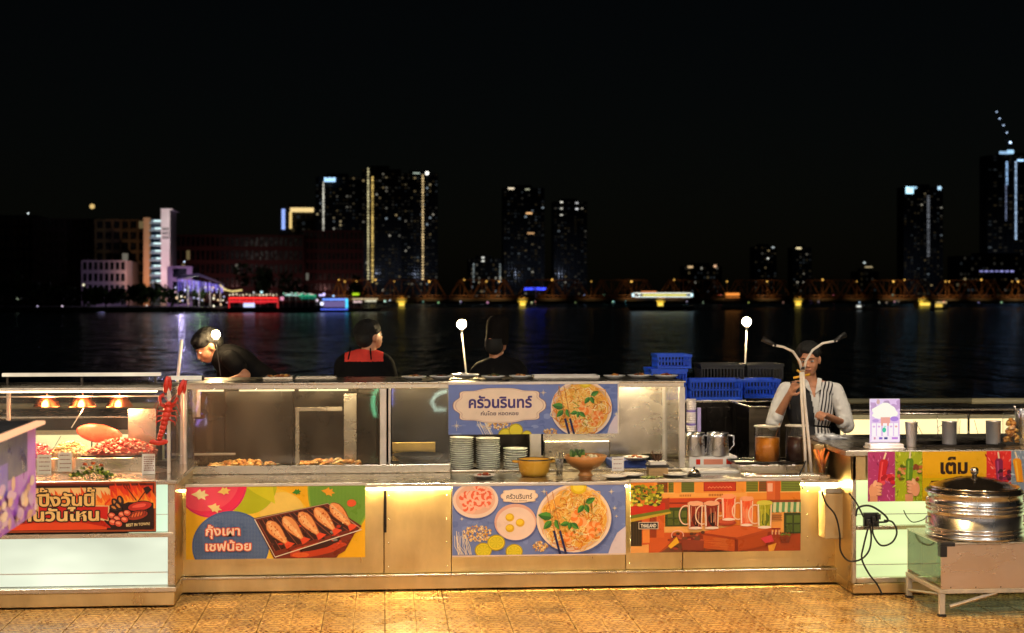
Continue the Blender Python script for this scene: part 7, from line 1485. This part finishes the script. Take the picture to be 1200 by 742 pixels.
blob('shirt', bigger(t0, 1.13, 1.03) + [('c', [shA, eA, eA.lerp(wA, .3)], [.075, .068, .055]), ('c', [shB, eB, eB.lerp(wB, .3)], [.075, .068, .055])], .009, cloth_black, m2, 4, cut=lambda c: c.z > nk.z + .01)
redc = pm('red_collar_cloth', (.72, .045, .03), .75, 0, .2, 12, .2, 60)
blob('collar', [(t_[0], t_[1], t_[2] * 1.17, t_[3] * 1.2, t_[4] * 1.05, t_[5]) if t_[0] == 'e' else (t_[0], t_[1], [v * 1.22 for v in t_[2]]) for t_ in t0], .008, redc, m2, 4, cut=lambda c: c.z > nk.z + .035 or c.z < B2(430, 423).z or c.x < B2(404, 420).x or c.x > B2(449, 420).x or c.y > .04)
for px in (411, 434): MB().tube([B2(px, 408, -.05), B2(px - (3 if px < 420 else -1), 421, -.158)], .006, 6).build('strap', cloth_black, m2)
blob('trousers', [('c', [(nk.x + s_ * .09, .0, nk.z - .70), (nk.x + s_ * .10, 0, .46), (nk.x + s_ * .1, .01, .10)], [.105, .075, .062]) for s_ in (-1, 1)] + [('e', (nk.x, .0, nk.z - .72), .18, .14, .10, (0, 0, 0))], .012, cloth_black, m2)
# ---- chef in tall dark hat, back view -----------------------------------
Y3 = 12.3; m3 = person(585, Y3, 372, 'chef seen from behind in black jacket and tall dark hat'); o3 = m3.location
def B3(px, py, dy=0): return at(px, py, Y3 + dy) - o3
hc = B3(581, 404, .0); Mh = Euler((math.radians(-6), 0, math.radians(163))).to_matrix(); nk = B3(584, 422); k = 1.0
t0 = [('e', (nk.x + .01, .0, nk.z - .20), .185, .125, .22, (0, 0, 0)), ('e', (nk.x, .0, nk.z - .50), .17, .12, .24, (0, 0, 0)), ('c', [B3(564, 433), nk + V(.01, 0, -.02), B3(604, 431)], [.062, .066, .062])]
shA, shB = B3(561, 438), B3(607, 436); eA, eB = B3(556, 474, .06), B3(614, 474, .08); wA, wB = B3(568, 486, .28), B3(602, 488, .3)
blob('body', head_parts(hc, Mh, k) + [('c', [hc + V(0, .0, -.05), nk + V(0, .0, -.04)], [.056, .062])] + t0 + [('c', [shA, eA, wA], [.05, .04, .027]), ('c', [shB, eB, wB], [.05, .04, .027])] + hand_parts(wA, V(.2, 1, -.2), V(0, 0, -1), .6) + hand_parts(wB, V(-.2, 1, -.2), V(0, 0, -1), .6, 1, -1) + [('c', [(nk.x + s_ * .09, 0, nk.z - .68), (nk.x + s_ * .1, 0, .46), (nk.x + s_ * .1, 0, .09)], [.085, .058, .042]) for s_ in (-1, 1)], .007, skin, m3, 3)
face_bits(m3, hc, Mh, k); blob('hair', [p_ for p_ in hair_parts(hc, Mh, k)[:5]], .008, hair_m, m3, 2, cut=lambda c: c.z > hc.z + .05)
blob('jacket', bigger(t0, 1.14, 1.03) + [('c', [shA, eA, wA], [.078, .07, .05]), ('c', [shB, eB, wB], [.078, .07, .05]), ('c', [nk + V(0, -.0, -.02), nk + V(0, 0, .005)], [.066, .064])], .009, cloth_black, m3, 4)
hat = MB(); hb = B3(582, 402, -.005); pr_ = []
for i in range(37):
    pass
P_ = [(.092, -.015), (.094, .02), (.092, .055), (.089, .10), (.090, .15), (.084, .185), (.066, .208), (.035, .217), (.001, .214)]
n = 44; vs = []; fs = []
for j, (r_, z) in enumerate(P_):
    for i in range(n): a = 2 * math.pi * i / n; w_ = 1 + (.035 * math.cos(a * 22) if 2 < j < 8 else 0); vs.append(hb + Vector((r_ * w_ * math.cos(a) + z * .06, r_ * w_ * 1.1 * math.sin(a), z)))
for j in range(len(P_) - 1):
    for i in range(n): fs.append((j * n + i, j * n + (i + 1) % n, (j + 1) * n + (i + 1) % n, (j + 1) * n + i))
hat.add(vs, fs, sm=True); hat.build('chef_hat', pm('dark_hat_cloth', (.010, .008, .007), .95, 0, .3, 14, .2, 60, spec=.05), m3)
blob('trousers', [('c', [(nk.x + s_ * .09, .0, nk.z - .70), (nk.x + s_ * .10, 0, .46), (nk.x + s_ * .1, .01, .10)], [.105, .075, .062]) for s_ in (-1, 1)] + [('e', (nk.x, .0, nk.z - .72), .18, .14, .10, (0, 0, 0))], .012, cloth_black, m3)
# ---- bending man at left --------------------------------------------------
Y4 = 12.15; m4 = person(290, Y4, 395, 'man in black cap and shirt bending over the stall, looking down'); o4 = m4.location
def B4(px, py, dy=0): return at(px, py, Y4 + dy) - o4
hc = B4(243, 406, -.04); Mh = (Euler((0, 0, math.radians(-72))).to_matrix() @ Euler((math.radians(34), 0, 0)).to_matrix()); k = 1.04; nk = B4(262, 414, .0); hip = B4(308, 452, .02)
ch = B4(277, 426, .0); t0 = [('e', tuple(ch), .20, .15, .125, (0, .45, 0)), ('e', tuple(ch.lerp(hip, .6)), .19, .145, .13, (0, .5, 0)), ('e', tuple(hip), .14, .14, .14, (0, 0, 0))]
shA = B4(270, 421, -.17); shB = B4(268, 420, .16); eA = B4(287, 440, -.24); wA = B4(268, 448, -.30); eB = B4(262, 452, .2); wB = B4(240, 458, .1)
blob('body', head_parts(hc, Mh, k) + [('c', [hc + V(.03, .02, -.03), nk + V(.02, 0, 0)], [.056, .066])] + t0 + [('c', [shA, eA, wA], [.05, .045, .034]), ('c', [shB, eB, wB], [.05, .04, .027])] + hand_parts(wA, V(-1, -.1, -.5), V(0, 0, -1), .6) + hand_parts(wB, V(-1, -.2, -.6), V(0, 0, -1), .6, 1, -1) + [('c', [(hip.x + .02, s_ * .09, hip.z), (hip.x - .02, s_ * .1, .48), (hip.x + .03, s_ * .1, .09)], [.09, .058, .042]) for s_ in (-1, 1)], .007, skin, m4, 3)
face_bits(m4, hc, Mh, k); blob('hair', hair_parts(hc, Mh, k * 1.02), .008, hair_m, m4, 2); strands(m4, hc, Mh, k, seed=5)
blob('shirt', bigger(t0, 1.1, 1.08) + [('c', [shA, shA.lerp(eA, .55)], [.075, .072]), ('c', [shB, eB], [.07, .07]), ('c', [nk + V(.015, 0, 0), ch], [.07, .12])], .009, cloth_black, m4, 4)
blob('trousers', [('c', [(hip.x + .02, s_ * .09, hip.z - .02), (hip.x - .02, s_ * .1, .48), (hip.x + .03, s_ * .1, .10)], [.115, .08, .062]) for s_ in (-1, 1)], .012, cloth_black, m4)
def capc(): 
    P2 = []; 
    for p, sx, sy, sz, r in (((0, .01, .055), .088, .103, .068, (0, 0, 0)),): P2.append(('e', tuple(hc + Mh @ (Vector(p) * k)), sx * k, sy * k, sz * k, tuple(Mh.to_euler())))
    return P2
blob('cap', capc(), .008, cloth_black, m4, 2)

# ================================================================ small pieces hang under the part they belong to
SUB = {'steamer_pot': {'lid_knob': 'lid', 'lid_band': 'lid'}, 'heat_lamp': {'bulb': 'lamp_shade'}, 'bulb_post': {'socket': 'pole'}, 'service_bell': {'bell_button': 'bell_dome'}, 'steel_jug': {'handle': 'jug_body'},
       'power_strip': {'plug': 'socket_block'}, 'enamel_pot': {'rim': 'pot_body', 'handle': 'pot_body'}, 'steel_cart': {'rivet': 'front_panel', 'foot_pad': 'leg'}, 'person': {'eye': 'body', 'iris': 'body', 'lips': 'body', 'eyebrow': 'body', 'collar': 'shirt', 'strap': 'shirt'},
       'steel_counter': {'screw': 'front_panel'}, 'gooseneck_lamp': {'lamp_head': ('left_neck', 'right_neck')}, 'menu_light_box': {'base_foot': 'base'}, 'drink_dispenser': {'drink': 'glass_body', 'lid': 'glass_body'}, 'glass_jar': {'candied_fruit': 'jar_glass'},
       'plastic_crate': {'rim': 'crate_lattice'}, 'truss_bridge': {'lamp_globe': 'lamp_post', 'pier_lamp': 'pier'}, 'pier_pavilion': {'string_bulb': 'roof', 'light_curtain': 'roof'}, 'grill_stall': {'panel_divider': 'light_panel'}, 'ice_bar': {'panel_divider': 'light_panel'}}
stem = lambda n: n.rsplit('.', 1)[0] if n[-3:].isdigit() else n
KD = {}
for o in list(col.objects):
    if o.parent: KD.setdefault(o.parent.name, []).append(o)
def mid(o):
    n = len(o.data.vertices); return sum((o.data.vertices[i].co for i in range(0, n, max(1, n // 24))), Vector()) / len(range(0, n, max(1, n // 24)))
for root in [o for o in col.objects if o.parent is None and stem(o.name) in SUB]:
    kids = KD.get(root.name, [])
    for ch in kids:
        want = SUB[stem(root.name)].get(stem(ch.name))
        if not want or ch.type != 'MESH' or (stem(root.name) == 'person' and stem(ch.name) == 'collar' and not any(stem(k.name) == 'shirt' for k in kids)): continue
        want = (want,) if isinstance(want, str) else want
        c = [k for k in kids if stem(k.name) in want and k.type == 'MESH' and k.location.length < 1e-6 and k.parent == root and k is not ch]
        if stem(ch.name) == 'strap': c = [k for k in c if k.parent == root]
        if c: q = mid(ch); ch.parent = min(c, key=lambda k: (mid(k) - q).length)
